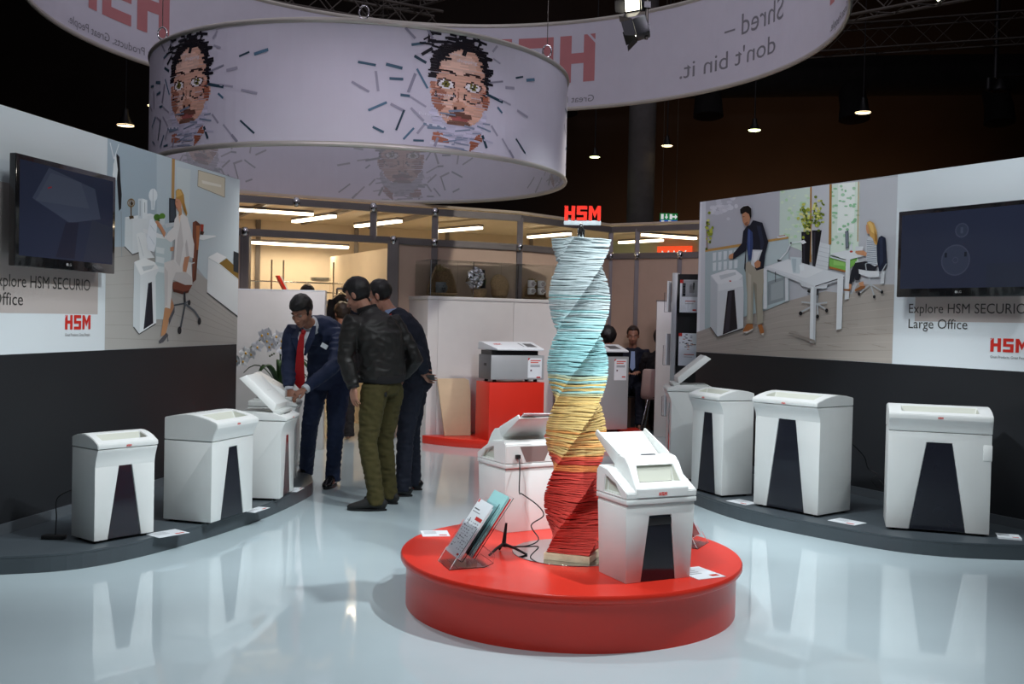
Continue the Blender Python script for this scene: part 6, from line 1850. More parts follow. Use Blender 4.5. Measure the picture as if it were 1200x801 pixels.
burlap('gift basket with straw at the right of the glass case, holding white cups', 1.58, .30, .17, .27)
for k, (ds, z) in enumerate(((-.07, 1.765), (.07, 1.765), (-.07, 1.855), (.07, 1.855))):
    mug(cpt(1.56+ds, .24, z), .045, .085, M_CERAM, ['lower left white cup in the right gift basket', 'lower right white cup in the right gift basket', 'upper left white cup in the right gift basket', 'upper right white cup in the right gift basket'][k], 'white cups in the gift basket', M_BACKP, cy_)

# ------------------------------------------------------------------ red base, cube, packaging machines
dsk = root('curved_red_base', (.1, 12.9, 0), 0, 'low curved red base in front of the white counter', 'base')
n = 60; O = Vector((-.98, 11.85)); dv = Vector((math.cos(cy_), math.sin(cy_))); nv = Vector((dv.y, -dv.x))
pts = [Vector((.1+1.56*math.cos(2*math.pi*i/n), 12.9+1.56*math.sin(2*math.pi*i/n))) for i in range(n)]
out = []
for i in range(n):
    a, b = pts[i-1], pts[i]; da = (a-O).dot(nv)-.02; db = (b-O).dot(nv)-.02
    if da*db < 0: out.append(a+(b-a)*(da/(da-db)))
    if db >= 0: out.append(b)
MB().prism([tuple(p) for p in out], 0, .09).build('base_board', M_REDP, dsk, True, bevel=.003)
cyaw = R(25)
def fl(x, y, yaw, w, d): return (x+math.cos(yaw)*w/2-math.sin(yaw)*d/2, y+math.sin(yaw)*w/2+math.cos(yaw)*d/2)
cx, cy = fl(-.24, 11.40, cyaw, .684, .38)
cu = root('red_plinth', (cx, cy, .09), cyaw, 'red cube plinth carrying the smaller packaging machine', 'plinth')
MB().box(-.342, .342, -.19, .19, .0005, .65).build('plinth_box', M_REDP, cu, bevel=.003)
def packer(label, x, y, z, w, d, h, floor_):
    r = root('packaging_machine', (x, y, z), cyaw, label, 'machine', 'packaging machines')
    b0 = .03
    MB().box(-w/2+.012, w/2, -d/2+.012, d/2, b0, b0+h).build('side_housing', M_DGREY, r, bevel=.004)
    MB().box(-w/2+.006, w/2-.004, -d/2, -d/2+.011, b0+.004, b0+h).build('front_door', M_GREY, r, bevel=.003)
    for sx in (-1, 1):
        for sy in (-1, 1): MB().lathe([(.02, 0), (.024, .01), (.02, b0)], (sx*(w/2-.08), sy*(d/2-.07), 0), 12).build('foot', M_RED if floor_ else M_BLACK, r)
    zt = b0+h
    MB().box(-w/2+.03, w/2-.06, -d/2+.05, d/2-.02, zt+.0005, zt+.05).build('cutter_block', M_BLACK, r)
    # slanting white console on top
    pr = [(-d/2-.02, zt+.055), (-d/2-.02, zt+.075), (d/2-.08, zt+.145), (d/2, zt+.145), (d/2, zt+.055)]
    k = MB(); n = len(pr); vs = [(x_, a, c) for x_ in (-w/2+.0, w/2-.02) for a, c in pr]
    vs[0] = (-w/2+.07, *pr[0]); vs[1] = (-w/2+.06, *pr[1])
    k.add(vs, [tuple(range(n)), tuple(range(2*n-1, n-1, -1))]+[(i, i+n, (i+1) % n+n, (i+1) % n) for i in range(n)])
    c = k.build('console', M_CARD, r, bevel=.004)
    sl = .07/(d-.06); F = lambda u, t, o=.0012: (u, -d/2-.02+t*(d-.06), zt+.075+t*.07+o)
    p = MB(); p.add([F(w*.22, .25), F(w*.40, .25), F(w*.38, .75), F(w*.22, .75)], [(0, 1, 2, 3)]); p.add([F(w*.15, .3), F(w*.17, .3), F(w*.16, .8), F(w*.14, .8)], [(0, 1, 2, 3)]); p.build('display', M_DGREY, c)
    if floor_: MB().lathe([(.018, 0), (.02, .012), (.016, .02), (0, .022)], F(-w*.02, .6), 14).build('emergency_stop', M_RED, c)
    else: logo_flat(MB(), 0, 0, .09, .022, lambda a, b: F(-w*.34+a, .55+b*7.5)).build('logo', M_RED, c)
    MB().box(w/2-.21, w/2-.035, -d/2-.003, -d/2-.0005, zt-.29 if floor_ else b0+.02, zt-.03).build('spec_sheet', M_CARD, r)
    q = MB(); ya = -d/2-.0036; zz = zt-.03; x0 = w/2-.21
    q.poly([(x0, ya, zz), (x0+.03, ya, zz), (x0, ya, zz-.03)], lin('c0302a'))
    for i in range(2): q.poly([(x0+.03, ya, zz-.035-i*.022), (x0+.16-.03*i, ya, zz-.035-i*.022), (x0+.16-.03*i, ya, zz-.022-i*.022), (x0+.03, ya, zz-.022-i*.022)], lin('d0665c'))
    for i in range(2): q.poly([(x0+.03, ya, zz-.085-i*.016), (x0+.15, ya, zz-.085-i*.016), (x0+.15, ya, zz-.075-i*.016), (x0+.03, ya, zz-.075-i*.016)], lin('8a8d92'))
    q.poly([(x0+.03, ya, zz-.15), (x0+.05, ya, zz-.15), (x0+.05, ya, zz-.13), (x0+.03, ya, zz-.13)], lin('6a5560'))
    q.poly([(x0+.11, ya, zz-.225), (x0+.16, ya, zz-.225), (x0+.16, ya, zz-.21), (x0+.11, ya, zz-.21)], lin('c0302a'))
    q.build('spec_print', M_PRINT, r, colors=True)
    MB().box(-w/2+.008, -w/2+.0125, -.03, .03, b0+h*.55, b0+h*.66).build('side_grip', M_BLACK, r)
    return r
packer('smaller silver packaging machine standing on the red plinth', cx+.005, cy-.0, .7405, .67, .37, .275, False)
px, py = fl(.65, 12.28, cyaw, .886, .31)
packer('floor-standing silver packaging machine right of the paper column', px, py, .0905, .886, .31, .90, True)
for k in range(2):
    bd = root('leaning_board', (-.60+k*.0, 11.86-k*.032, .091), R(22), ['tan cardboard sheet leaning on the counter left of the red plinth, front one', 'tan cardboard sheet leaning on the counter left of the red plinth, back one'][k == 0], 'board', 'cardboard sheets by the plinth')
    Mt = Matrix.Rotation(R(-9), 4, 'X')
    MB().prism([(-.165, 0), (.15, 0), (.165, .5), (.15, .64), (.10, .665), (-.235, .66)], -.012, .012, Mt @ Matrix(((1, 0, 0, 0), (0, 0, 1, 0), (0, 1, 0, 0), (0, 0, 0, 1)))).build('cardboard', M_TAN, bd, bevel=.002)

# ------------------------------------------------------------------ brochure rack
rk = root('brochure_rack', (1.80, 10.45, 0), R(-22), 'tall narrow brochure rack with clear pockets, between partition and right display wall', 'rack')
MB().box(-.17, -.12, -.06, .06, .02, 1.96).build('side_profile', M_GREY, rk, bevel=.003)
MB().box(.12, .15, -.06, .06, .02, 1.96).build('side_profile', M_GREY, rk, bevel=.003)
MB().box(-.1195, .1195, -.02, .02, .02, 1.95).build('back_panel', M_BLACK, rk)
MB().box(-.2, .2, -.16, .16, 0, .02).build('foot_plate', M_GREY, rk, bevel=.003)
for k, z in enumerate((1.56, 1.02, .50)):
    p = MB(); p.box(-.10, .115, -.105, -.102, z, z+.19); p.box(-.10, .115, -.10, -.024, z-.004, z-.001)
    for s in (-.10, .112): p.box(s, s+.003, -.10, -.022, z, z+.19)
    p.build('clear_pocket', M_ACRY, rk)
    q = MB(); q.box(-.085, .105, -.07, -.06, z, z+.33, None); br = q.build('brochure', M_CARD, rk)
    g = MB(); F = lambda u, v: (-.085+u*.19, -.0708, z+v*.33)
    def gb(u0, u1, v0, v1, c): g.poly([F(u0, v0), F(u1, v0), F(u1, v1), F(u0, v1)], lin(c))
    gb(0, .18, .9, 1, 'c0302a')
    if k == 0:
        gb(.1, 1, .48, .99, '9a9da0'); gb(.15, .3, .5, .9, '23262c'); gb(.5, .8, .6, .85, 'd8dadc'); gb(.7, .78, .7, .92, '2c2f36')
    else:
        rr = random.Random(2)
        for i in range(26): 
            u, v = rr.gauss(.55, .14), rr.gauss(.72, .1); gb(max(.05, u-.06), min(.98, u+.06), v-.012, v+.012, rr.choice(['2b2629', 'b07a62', 'c09078', '8a8d98', '2b2629']))
    gb(.3, .85, .33, .36, 'c77a74'); gb(.3, .75, .26, .28, 'a0a3a8'); gb(.7, .9, .05, .1, 'c0302a')
    g.build('brochure_print', M_PRINT, br, colors=True)
    p = MB(); p.box(-.24, -.236, -.09, .09, z, z+.2); p.box(-.236, -.171, -.09, .09, z-.003, z)
    p.build('clear_pocket', M_ACRY, rk)
    MB().box(-.215, -.205, -.08, .08, z, z+.32).build('brochure', M_CARD, rk)

# ------------------------------------------------------------------ orchid
oc = root('potted_orchid', (-2.2, 9.75, 0), 0, 'white orchid with dark leaves in a tall planter by the white half wall', 'orchid')
MB().prism([(-.16, -.16), (.16, -.16), (.16, .16), (-.16, .16)], 0, .70).build('planter', M_COUNTER, oc, bevel=.006)
MB().box(-.145, .145, -.145, .145,   .7005, .715).build('soil', M_BLACK, oc)
st = [(0, 0, .62), (.0, 0, .9), (-.005, -.01, 1.10), (-.03, -.02, 1.20), (-.08, -.03, 1.24), (-.16, -.05, 1.22), (-.26, -.07, 1.14), (-.35, -.09, 1.04), (-.38, -.1, .99)]
MB().tube(st, [.006]*4+[.005]*5, 8).build('flower_stem', M_LEAF, oc)
MB().tube([(.012, 0, .62), (.016, -.005, 1.16)], .005, 8).build('support_cane', M_STEM, oc)
MB().tube([(0, 0, 1.05), (.05, -.03, 1.17), (.06, -.03, 1.26)], .004, 6).build('flower_stem', M_LEAF, oc)
def petal(m, M, L_, W_, b):
    n = 5; vs = []
    for i in range(n+1):
        t = i/n; w2 = W_*math.sin(math.pi*min(.97, .12+.83*t))**.8
        vs += [M @ Vector((-w2, t*L_, b*t*t-.12*w2)), M @ Vector((0, t*L_, b*t*t+.006)), M @ Vector((w2, t*L_, b*t*t-.12*w2))]
    m.add(vs, [(i*3+j, i*3+j+1, i*3+j+4, i*3+j+3) for i in range(n) for j in (0, 1)], smooth=True)
for k, (x, y, z) in enumerate([(-.38, -.12, 1.01), (-.33, -.12, 1.00), (-.31, -.11, 1.08), (-.25, -.10, 1.07), (-.20, -.10, 1.14), (-.11, -.08, 1.20), (-.08, -.08, 1.14), (-.10, -.06, 1.27), (.03, -.08, 1.20), (.02, -.08, 1.13), (.05, -.05, 1.26), (-.02, -.07, 1.24), (-.05, -.09, 1.17), (.08, -.06, 1.19), (-.15, -.09, 1.25), (.06, -.09, 1.10)]):
    fr = bpy.data.objects.new('blossom', MB().ball((0, -.004, 0), .008, 8, 6).mesh('blossom', M_PETAL)); COL.objects.link(fr); fr.parent = oc; fr.location = (x, y, z)
    fr.rotation_euler = (R(rnd.uniform(-25, 15)), R(rnd.uniform(-20, 20)), R(rnd.uniform(-50, 30)))
    for q in range(5):
        m = MB(); petal(m, Matrix.Rotation(R(90), 4, 'X') @ Matrix.Rotation(R(q*72+rnd.uniform(-6, 6)), 4, 'Z'), .060, .030 if q in (1, 4) else .020, .010)
        link('petal', m.mesh('petal', M_PETAL), fr)
    m = MB(); m.ball((0, -.014, -.008), (.009, .009, .012), 8, 6); link('lip', m.mesh('lip', M_YEL), fr)
for k in range(3): MB().ball((-.05-.02*k, -.06, 1.075-.012*k), .01, 8, 6).build('bud', M_LEAF, oc)
for k in range(9):
    a = k*2.4; L_ = rnd.uniform(.22, .36); m = MB(); vs = []
    for i in range(8):
        t = i/7; w2 = .034*math.sin(math.pi*(.1+.86*t))**.7
        r_ = L_*t; z = .72+.20*math.sin(t*2.2)*(1+.3*(k % 3))-.05*t*t
        for j in (-1, 0, 1): vs.append((r_*math.cos(a)-j*w2*math.sin(a), r_*math.sin(a)*.6+j*w2*math.cos(a), z+abs(j)*.008))
    m.add(vs, [(i*3+j, i*3+j+1, i*3+j+4, i*3+j+3) for i in range(7) for j in (0, 1)], smooth=True)
    me = evaluated(m.mesh('l', M_LEAF), [('SOLIDIFY', dict(thickness=.003))]); link('leaf', me, oc)

# ------------------------------------------------------------------ hall: column, lamps, signs, trusses
clm = root('concrete_column', (2.5, 20.5, 0), 0, 'thick dark round hall column far behind the right cabin', 'column')
MB().lathe([(.27, 0), (.27, 9.98)], (0, 0, 0), 32).build('shaft', mat('dark_concrete', (.13, .12, .115), .8, var=.1), clm)
MB().lathe([(.33, 0), (.33, .12), (.28, .14)], (0, 0, 0), 32).build('collar_base', M_DGREY, clm)
PL = [(-7.61, 5.03, 'warm pendant hall lamp above the left display wall', 1, 1.1), (6.72, 5.6, 'warm pendant hall lamp above the middle of the right display wall', 1, 1.0), (4.62, 5.21, 'greenish pendant hall lamp, nearest above the left end of the right display wall', 0, .8), (1.53, 4.62, 'small pendant hall lamp left of the column', 0, .65), (2.93, 4.87, 'warm pendant hall lamp just right of the column', 1, .7), (-7.05, 5.42, 'pendant hall lamp peeping out at the left edge of the drum', 1, .9)]
for x, z, lb, warm, s in PL:
    r = root('pendant_lamp', (x, 20, z), 0, lb, 'lamp', 'pendant hall lamps')
    MB().tube([(0, 0, .3*s), (0, 0, 9.98-z)], .012, 6).build('suspension_cable', M_BLACK, r)
    MB().lathe([(.05*s, .3*s), (.06*s, .2*s), (.13*s, .05*s), (.16*s, 0), (.15*s, 0), (.04*s, .18*s)], (0, 0, 0), 24).build('shade', M_BLACK, r)
    MB().lathe([(0, .012), (.15*s, .012), (.15*s, .022), (0, .022)], (0, 0, 0), 24).build('lit_face', M_PEND if warm else M_PENDG, r)
r = root('twin_pendant_lamp', (9.27, 20, 6.09), 0, 'twin-headed hall lamp high at the right edge', 'lamp')
MB().tube([(0, 0, .25), (0, 0, 3.85)], .05, 8).build('drop_rod', M_BLACK, r)
for q, w_ in ((-.13, .06), (.09, .16)):
    MB().lathe([(.05, .25), (w_, .05), (w_, 0), (w_*.9, 0)], (q, 0, 0), 18).build('shade', M_BLACK, r)
    MB().lathe([(0, .005), (w_*.88, .005), (w_*.88, .012), (0, .012)], (q, 0, 0), 18).build('lit_face', M_PEND, r)
MB().beam((.05, 0, .3), (1.6, 0, .42), .06, .06).build('side_arm', M_BLACK, r)
def exit_sign(loc, w, h, lab, rows, name, cat='sign'):
    r = root(name, loc, 0, lab, cat)
    z = 0
    for m_, hh, items in rows:
        MB().box(-w/2, w/2, 0, .04, z, z+hh).build('sign_face', m_, r)
        for kind, u, wd in items:
            b = MB()
            x = -w/2+u*w; s = hh*.38; zc = z+hh/2
            if kind == 'man':
                b.box(x-s*.5, x+s*.5, -.002, -.001, zc-s, zc+s)
            elif kind == 'up': b.poly([(x-s*.7, -.0015, zc), (x, -.0015, zc-s), (x+s*.7, -.0015, zc), (x+s*.25, -.0015, zc), (x+s*.25, -.0015, zc+s), (x-s*.25, -.0015, zc+s), (x-s*.25, -.0015, zc)])
            elif kind == 'right': b.poly([(x, -.0015, zc-s), (x+s, -.0015, zc), (x, -.0015, zc+s), (x, -.0015, zc+s*.3), (x-s, -.0015, zc+s*.3), (x-s, -.0015, zc-s*.3), (x, -.0015, zc-s*.3)])
            elif kind == 'bar': b.box(x-s*wd, x+s*wd, -.002, -.001, zc-s*.8, zc+s*.8)
            b.build('pictogram', M_SIGNW, r)
        z += hh+.001
    MB().tube([(-w*.4, .02, z), (-w*.4, .02, 9.98-loc[2])], .004, 5).build('wire', M_TRUSS, r); MB().tube([(w*.4, .02, z), (w*.4, .02, 9.98-loc[2])], .004, 5).build('wire', M_TRUSS, r)
exit_sign((2.40, 16, 3.02), .27, .15, 'green exit sign with arrows over a blue strip, above the right cabin', [(M_BLUES, .03, [('bar', .15, 2), ('bar', .55, 2)]), (M_GREEN, .105, [('man', .12, 1), ('up', .36, 1), ('man', .62, 1), ('right', .85, 1)])], 'exit_sign')
exit_sign((-1.76, 14.2, 2.985), .30, .06, 'small blue pictogram sign under the drum banner', [(M_BLUES, .06, [('bar', .1, .5), ('up', .25, 1), ('bar', .5, .8), ('right', .8, 1)])], 'pictogram_sign')
ex2 = root('emergency_light', (-2.2, 14.4, 3.0), 0, 'tiny green emergency light left of the blue pictogram sign', 'light')
MB().box(-.03, .03, 0, .02, 0, .025).build('lit_face', mat('lit_green', (.2, .8, .3), .5, emit=(.3, 1, .35), estr=2.5, var=.01), ex2); MB().tube([(0, .01, .025), (0, .01, 6.98)], .003, 5).build('wire', M_TRUSS, ex2)
def truss(label, a, b, s=.29):
    a = Vector(a); b = Vector(b); r = root('lighting_truss', tuple(a), 0, label, 'truss')
    t = (b-a).normalized(); sd = t.cross(up).normalized(); L_ = (b-a).length; n = max(2, round(L_/s))
    cs = [sd*s/2+up*s/2, -sd*s/2+up*s/2, -sd*s/2-up*s/2, sd*s/2-up*s/2]
    for c in cs: MB().tube([a+c, b+c], .022, 8).build('chord', M_TRUSS, r, True)
    for k in range(4):
        m = MB(); c, d = cs[k], cs[(k+1) % 4]
        for i in range(n):
            p, q = a+t*(L_*i/n), a+t*(L_*(i+1)/n)
            m.tube([p+(c if i % 2 else d), q+(d if i % 2 else c)], .010, 5)
        m.build('lattice', M_TRUSS, r, True)
    for p in (a+t*.3, b-t*.3): MB().tube([p+up*s/2, Vector((p.x, p.y, 9.98))], .01, 5).build('hanger_wire', M_TRUSS, r, True)
    return r
truss('metal truss high behind the drum, slanting down from the left', (-6.5, 12.2, 5.8), (-1.2, 15.28, 5.8))
truss('metal truss high behind the drum, slanting up to the right', (-2.3, 15.9, 6.2), (1.6, 12.1, 6.2))
truss('pale metal truss at the top right beyond the ring banner', (4.3, 14.25, 5.8), (7.2, 11.6, 5.8))
truss('dim far truss under the black ceiling at the upper left', (-9.5, 11, 6.2), (-5.6, 17, 6.2), .4)
truss('dim long truss under the black ceiling above the right display wall', (3, 22, 7.2), (15, 17.5, 7.2), .5)
dk = root('air_duct', (4, 23, 7.0), 0, 'dark ventilation duct along the far hall wall at the upper right', 'duct')
MB().tube([(-6, 0, -.3), (2, 0, 0), (8, 0, .2), (15, 0, .5)], .45, 16).build('duct_run', M_CEIL, dk)
for k in range(4): MB().tube([(-3+k*3.2, -.1, -.2), (-3+k*3.2, -.35, -.65), (-3+k*3.2, -.4, -1.0)], [.28, .3, .33], 14).build('outlet', M_CEIL, dk)
def floodlight(loc, aim, label, power, s=1.0):
    r = root('floodlight', loc, 0, label, 'lamp', 'floodlights on the pole')
    r.scale = (s, s, s)
    d = (Vector(aim)-Vector(loc)).normalized(); Q = d.to_track_quat('-Z', 'Y').to_matrix().to_4x4()
    MB().box(-.10, .10, -.075, .075, .0, .12, Q).build('housing', M_BLACK, r, bevel=.01)
    MB().box(-.085, .085, -.06, .06, -.004, -.001, Q).build('lit_lens', M_FLOOD, r)
    for k in range(4):
        A = Q @ Matrix.Rotation(k*math.pi/2, 4, 'Z'); w2, o = ((.10, .075), (.075, .10))[k % 2]
        m = MB(); v = [(-w2, o, 0), (w2, o, 0), (w2*.8, o+.06, -.10), (-w2*.8, o+.06, -.10)]
        m.add([A @ Vector(p) for p in v]+[A @ Vector((p[0], p[1]+.003, p[2])) for p in v], [(0, 1, 2, 3), (7, 6, 5, 4), (0, 4, 5, 1), (1, 5, 6, 2), (2, 6, 7, 3), (3, 7, 4, 0)])
        m.build('barn_door', M_BLACK, r)
    MB().tube([(0, 0, .05), (.10, 0, .06)], .012, 8).build('yoke', M_BLACK, r)
    L_ = bpy.data.lights.new('flood_beam', 'SPOT'); L_.energy = power; L_.spot_size = R(75); L_.spot_blend = .8; L_.shadow_soft_size = .07; L_.color = (1, .93, .8)
    o = bpy.data.objects.new('flood_beam', L_); COL.objects.link(o); o.parent = r; o.location = d*.12; o.rotation_euler = d.to_track_quat('-Z', 'Y').to_euler()
    return r
fp = root('lamp_pole', (.865, 7.0, 3.37), 0, 'thin vertical pole carrying two floodlights, in front of the ring banner', 'pole')
MB().tube([(0, 0, 0), (0, 0, 6.61)], .012, 10).build('tube', M_TRUSS, fp)
MB().box(-.022, .022, -.022, .022, .06, .1).build('clamp', M_BLACK, fp); MB().box(-.022, .022, -.022, .022, .21, .25).build('clamp', M_BLACK, fp)
floodlight((.785, 7.0, 3.43), (-3.2, 7.6, 2.2), 'lower floodlight with barn doors on the thin pole', 40, .78)
floodlight((.765, 7.0, 3.60), (-1.0, 4.4, 3.0), 'upper floodlight with barn doors on the thin pole', 40, .62)
fl3 = root('bright_strip_floodlight', (5.65, 14, 6.02), 0, 'bright narrow floodlight at the top right corner', 'lamp')
MB().beam((-.12, 0, .14), (.06, 0, -.14), .1, .06).build('housing', M_BLACK, fl3); MB().beam((-.14, -.03, .12), (.04, -.03, -.12), .04, .05).build('lit_lens', M_FLOOD, fl3)
MB().tube([(0, 0, .1), (0, 0, 3.95)], .01, 6).build('drop_rod', M_TRUSS, fl3)
# warm lamps washing the hall wall behind the right display wall
for k, (x, y, e) in enumerate(((6.9, 24.6, 60), (9.5, 24.6, 45), (3.4, 24.6, 26), (5.0, 24.8, 14))):
    d = bpy.data.lights.new('hall_glow', 'SPOT'); d.energy = e*5; d.color = (1, .5, .2); d.spot_size = R(110); d.spot_blend = 1; d.shadow_soft_size = .3
    o = bpy.data.objects.new('hall_glow', d); COL.objects.link(o); o.location = (x, y, 1.2); o.rotation_euler = (R(150), 0, 0)

# ------------------------------------------------------------------ people
V = lambda *a: Vector(a)
def voxel(m, size, it=3, fac=.5, dec=None):
    mods = [('REMESH', dict(mode='VOXEL', voxel_size=size, use_smooth_shade=True)), ('SMOOTH', dict(iterations=it, factor=fac))]
    if dec: mods.append(('DECIMATE', dict(ratio=dec)))
    me = evaluated(m.mesh('vox', None), mods)
    for p in me.polygons: p.use_smooth = True
    return me
def crease(me, amp, k, stretch=(1, 1, .55), seed=0):
    n = len(me.vertices); co = np.empty(n*3); no = np.empty(n*3)
    me.vertices.foreach_get('co', co); me.vertices.foreach_get('normal', no)
    co = co.reshape(-1, 3); no = no.reshape(-1, 3)
    d = np.array([1-abs(noise.noise((x*k*stretch[0]+seed, y*k*stretch[1], z*k*stretch[2])))*2 for x, y, z in co])
    d2 = np.array([noise.noise((x*k*2.3+seed, y*k*2.3, z*k*1.6)) for x, y, z in co])
    co += no*(amp*(d-.5)+amp*.5*d2)[:, None]
    me.vertices.foreach_set('co', co.ravel()); me.update()
def put(name, me, m, r):
    me.materials.clear(); me.materials.append(m)
    me.transform(Matrix.Translation(-r.location))
    return link(name, me, r)
def hand(m, wr, d, nrm, thumb_side, curl, s=1.0):
    """palm, four separate fingers and a thumb; d along the hand, nrm out of the palm, thumb_side towards the thumb"""
    d = d.normalized(); nrm = (nrm-d*nrm.dot(d)).normalized(); sd = (thumb_side-d*thumb_side.dot(d)-nrm*thumb_side.dot(nrm)).normalized()
    m.tube([wr-d*.03, wr, wr+d*.035*s, wr+d*.075*s, wr+d*.095*s], [(.026, .021), (.029, .018), (.041*s, .017), (.044*s, .014), (.038*s, .010)], 14, side=sd)
    for i, (o, L_) in enumerate(((.033, .070), (.011, .079), (-.011, .073), (-.033, .058))):
        p = wr+d*(.083 if i in (1, 2) else .078)*s+sd*o*s; dd = d.copy()+sd*o*1.6; dd.normalize(); P = [p-dd*.02, p]
        c = curl*(1+.12*i)
        for k, f in enumerate((.45, .31, .24)):
            dd = (dd*math.cos(c)+nrm*math.sin(c)).normalized(); P.append(P[-1]+dd*L_*f*s)
        m.tube(P, [.0085, .0085, .008, .0072, .006], 8)
    p = wr+d*.025*s+sd*.026*s; t1 = (d*.55+sd*.75+nrm*.25).normalized(); t2 = (d*.9+sd*.25+nrm*.3).normalized()
    m.tube([p-t1*.015, p, p+t1*.034*s, p+t1*.034*s+t2*.028*s, p+t1*.034*s+t2*.048*s], [.012, .0125, .010, .009, .007], 8)
def headmesh(m, c, Mh, s=1.0):
    P = lambda x, y, z: c+Mh @ V(x*s, y*s, z*s)
    B = lambda p, r: m.ball(P(*p), tuple(q*s for q in r), 16, 10, Mh)
    B((0, -.012, .035), (.074, .094, .088)); B((0, .028, -.035), (.060, .066, .078)); B((0, .055, -.088), (.030, .030, .026))
    B((-.036, .052, -.028), (.026, .028, .026)); B((.036, .052, -.028), (.026, .028, .026))
    m.tube([P(-.042, .074, .024), P(0, .086, .020), P(.042, .074, .024)], [.010*s, .011*s, .010*s], 8)
    m.tube([P(0, .086, .012), P(0, .100, -.016), P(0, .111, -.034), P(0, .098, -.042)], [.008*s, .009*s, .0125*s, .010*s], 8)
    for q in (-1, 1): B((q*.011, .096, -.038), (.009, .011, .008)); B((q*.076, -.008, -.008), (.010, .019, .031))
    m.tube([P(-.022, .078, -.066), P(0, .090, -.064), P(.022, .078, -.066)], [.006*s, .0075*s, .006*s], 8); m.tube([P(-.018, .078, -.075), P(0, .088, -.076), P(.018, .078, -.075)], [.006*s, .008*s, .006*s], 8)
def hair(r, c, Mh, m_, seed=0, fringe=.03, low=-.06, s=1.0, vol=1.0, face=True, nm='hair'):
    m = MB(); n, k = 56, 34; vs = []
    for i in range(k+1):
        th = math.pi*i/k
        for j in range(n):
            ph = 2*math.pi*j/n
            u = V(math.sin(th)*math.cos(ph), math.sin(th)*math.sin(ph), math.cos(th))
            x, y, z = u.x*.086*vol, u.y*.106*vol-.012, u.z*.10*vol+.040
            f = 1.0
            front = max(0, min(1, (y-.015)/.03)); below = max(0, min(1, (fringe+.055-z+.012*noise.noise((x*60+seed, 1, 2)))/.02))
            if face: f -= .30*front*below
            side = max(0, min(1, (low+.03-z)/.03)); f -= .35*side
            ear = max(0, 1-((y+.004)/.03)**2-((z+.006)/.035)**2)*(abs(x) > .05); f -= .16*max(0, ear)
            g = 1+.05*noise.noise((x*40+seed, y*40, z*26))+.03*noise.noise((x*95+seed, y*60, z*30))
            vs.append(c+Mh @ (V(x*f*g, (y+.012)*f*g-.012, (z-.04)*f*g+.04)*s))
    fs = [(i*n+j, (i+1)*n+j, (i+1)*n+(j+1) % n, i*n+(j+1) % n) for i in range(k) for j in range(n)]
    m.add(vs, fs, smooth=True)
    return m.build(nm, m_, r, True)
def shoe(r, an, toe, m_, L_=.29, nm='shoe'):
    t = V(toe[0], toe[1], 0).normalized(); sd = V(-t.y, t.x, 0)
    h = V(an[0], an[1], 0)-t*.075; m = MB()
    P = [(0, .035), (.02, .045), (.07, .056), (.13, .052), (.19, .038), (.24, .030), (.275, .024), (.29, .018)]
    rad = [(.022, .030), (.034, .043), (.037, .054), (.040, .050), (.047, .037), (.046, .028), (.034, .022), (.016, .014)]
    m.tube([h+t*(q*L_/.29)+V(0, 0, z) for q, z in P], rad, 16, side=sd)
    m.tube([V(an[0], an[1], .07), V(an[0], an[1], .125)], [.046, .044], 14)
    me = voxel(m, .006, 4, .5, .5)
    for v in me.vertices:
        if v.co.z < .012: v.co.z = .012
    o = put(nm, me, m_, r)
    s = MB(); n = 26; pl = []
    for i in range(n):
        a = 2*math.pi*i/n; u = .145+.148*math.cos(a); w2 = (.041+.010*math.cos(a-.3))*math.sin(a)*(1.0 if abs(math.sin(a)) > .5 else .95)
        q = h+t*(u*L_/.29)+sd*w2; pl.append((q.x, q.y))
    sm = s.prism(pl, .001, .016).mesh('sole', M_BLACK, None, weld=True); sm.transform(Matrix.Translation(-r.location))
    link('sole', sm, o)
    return o
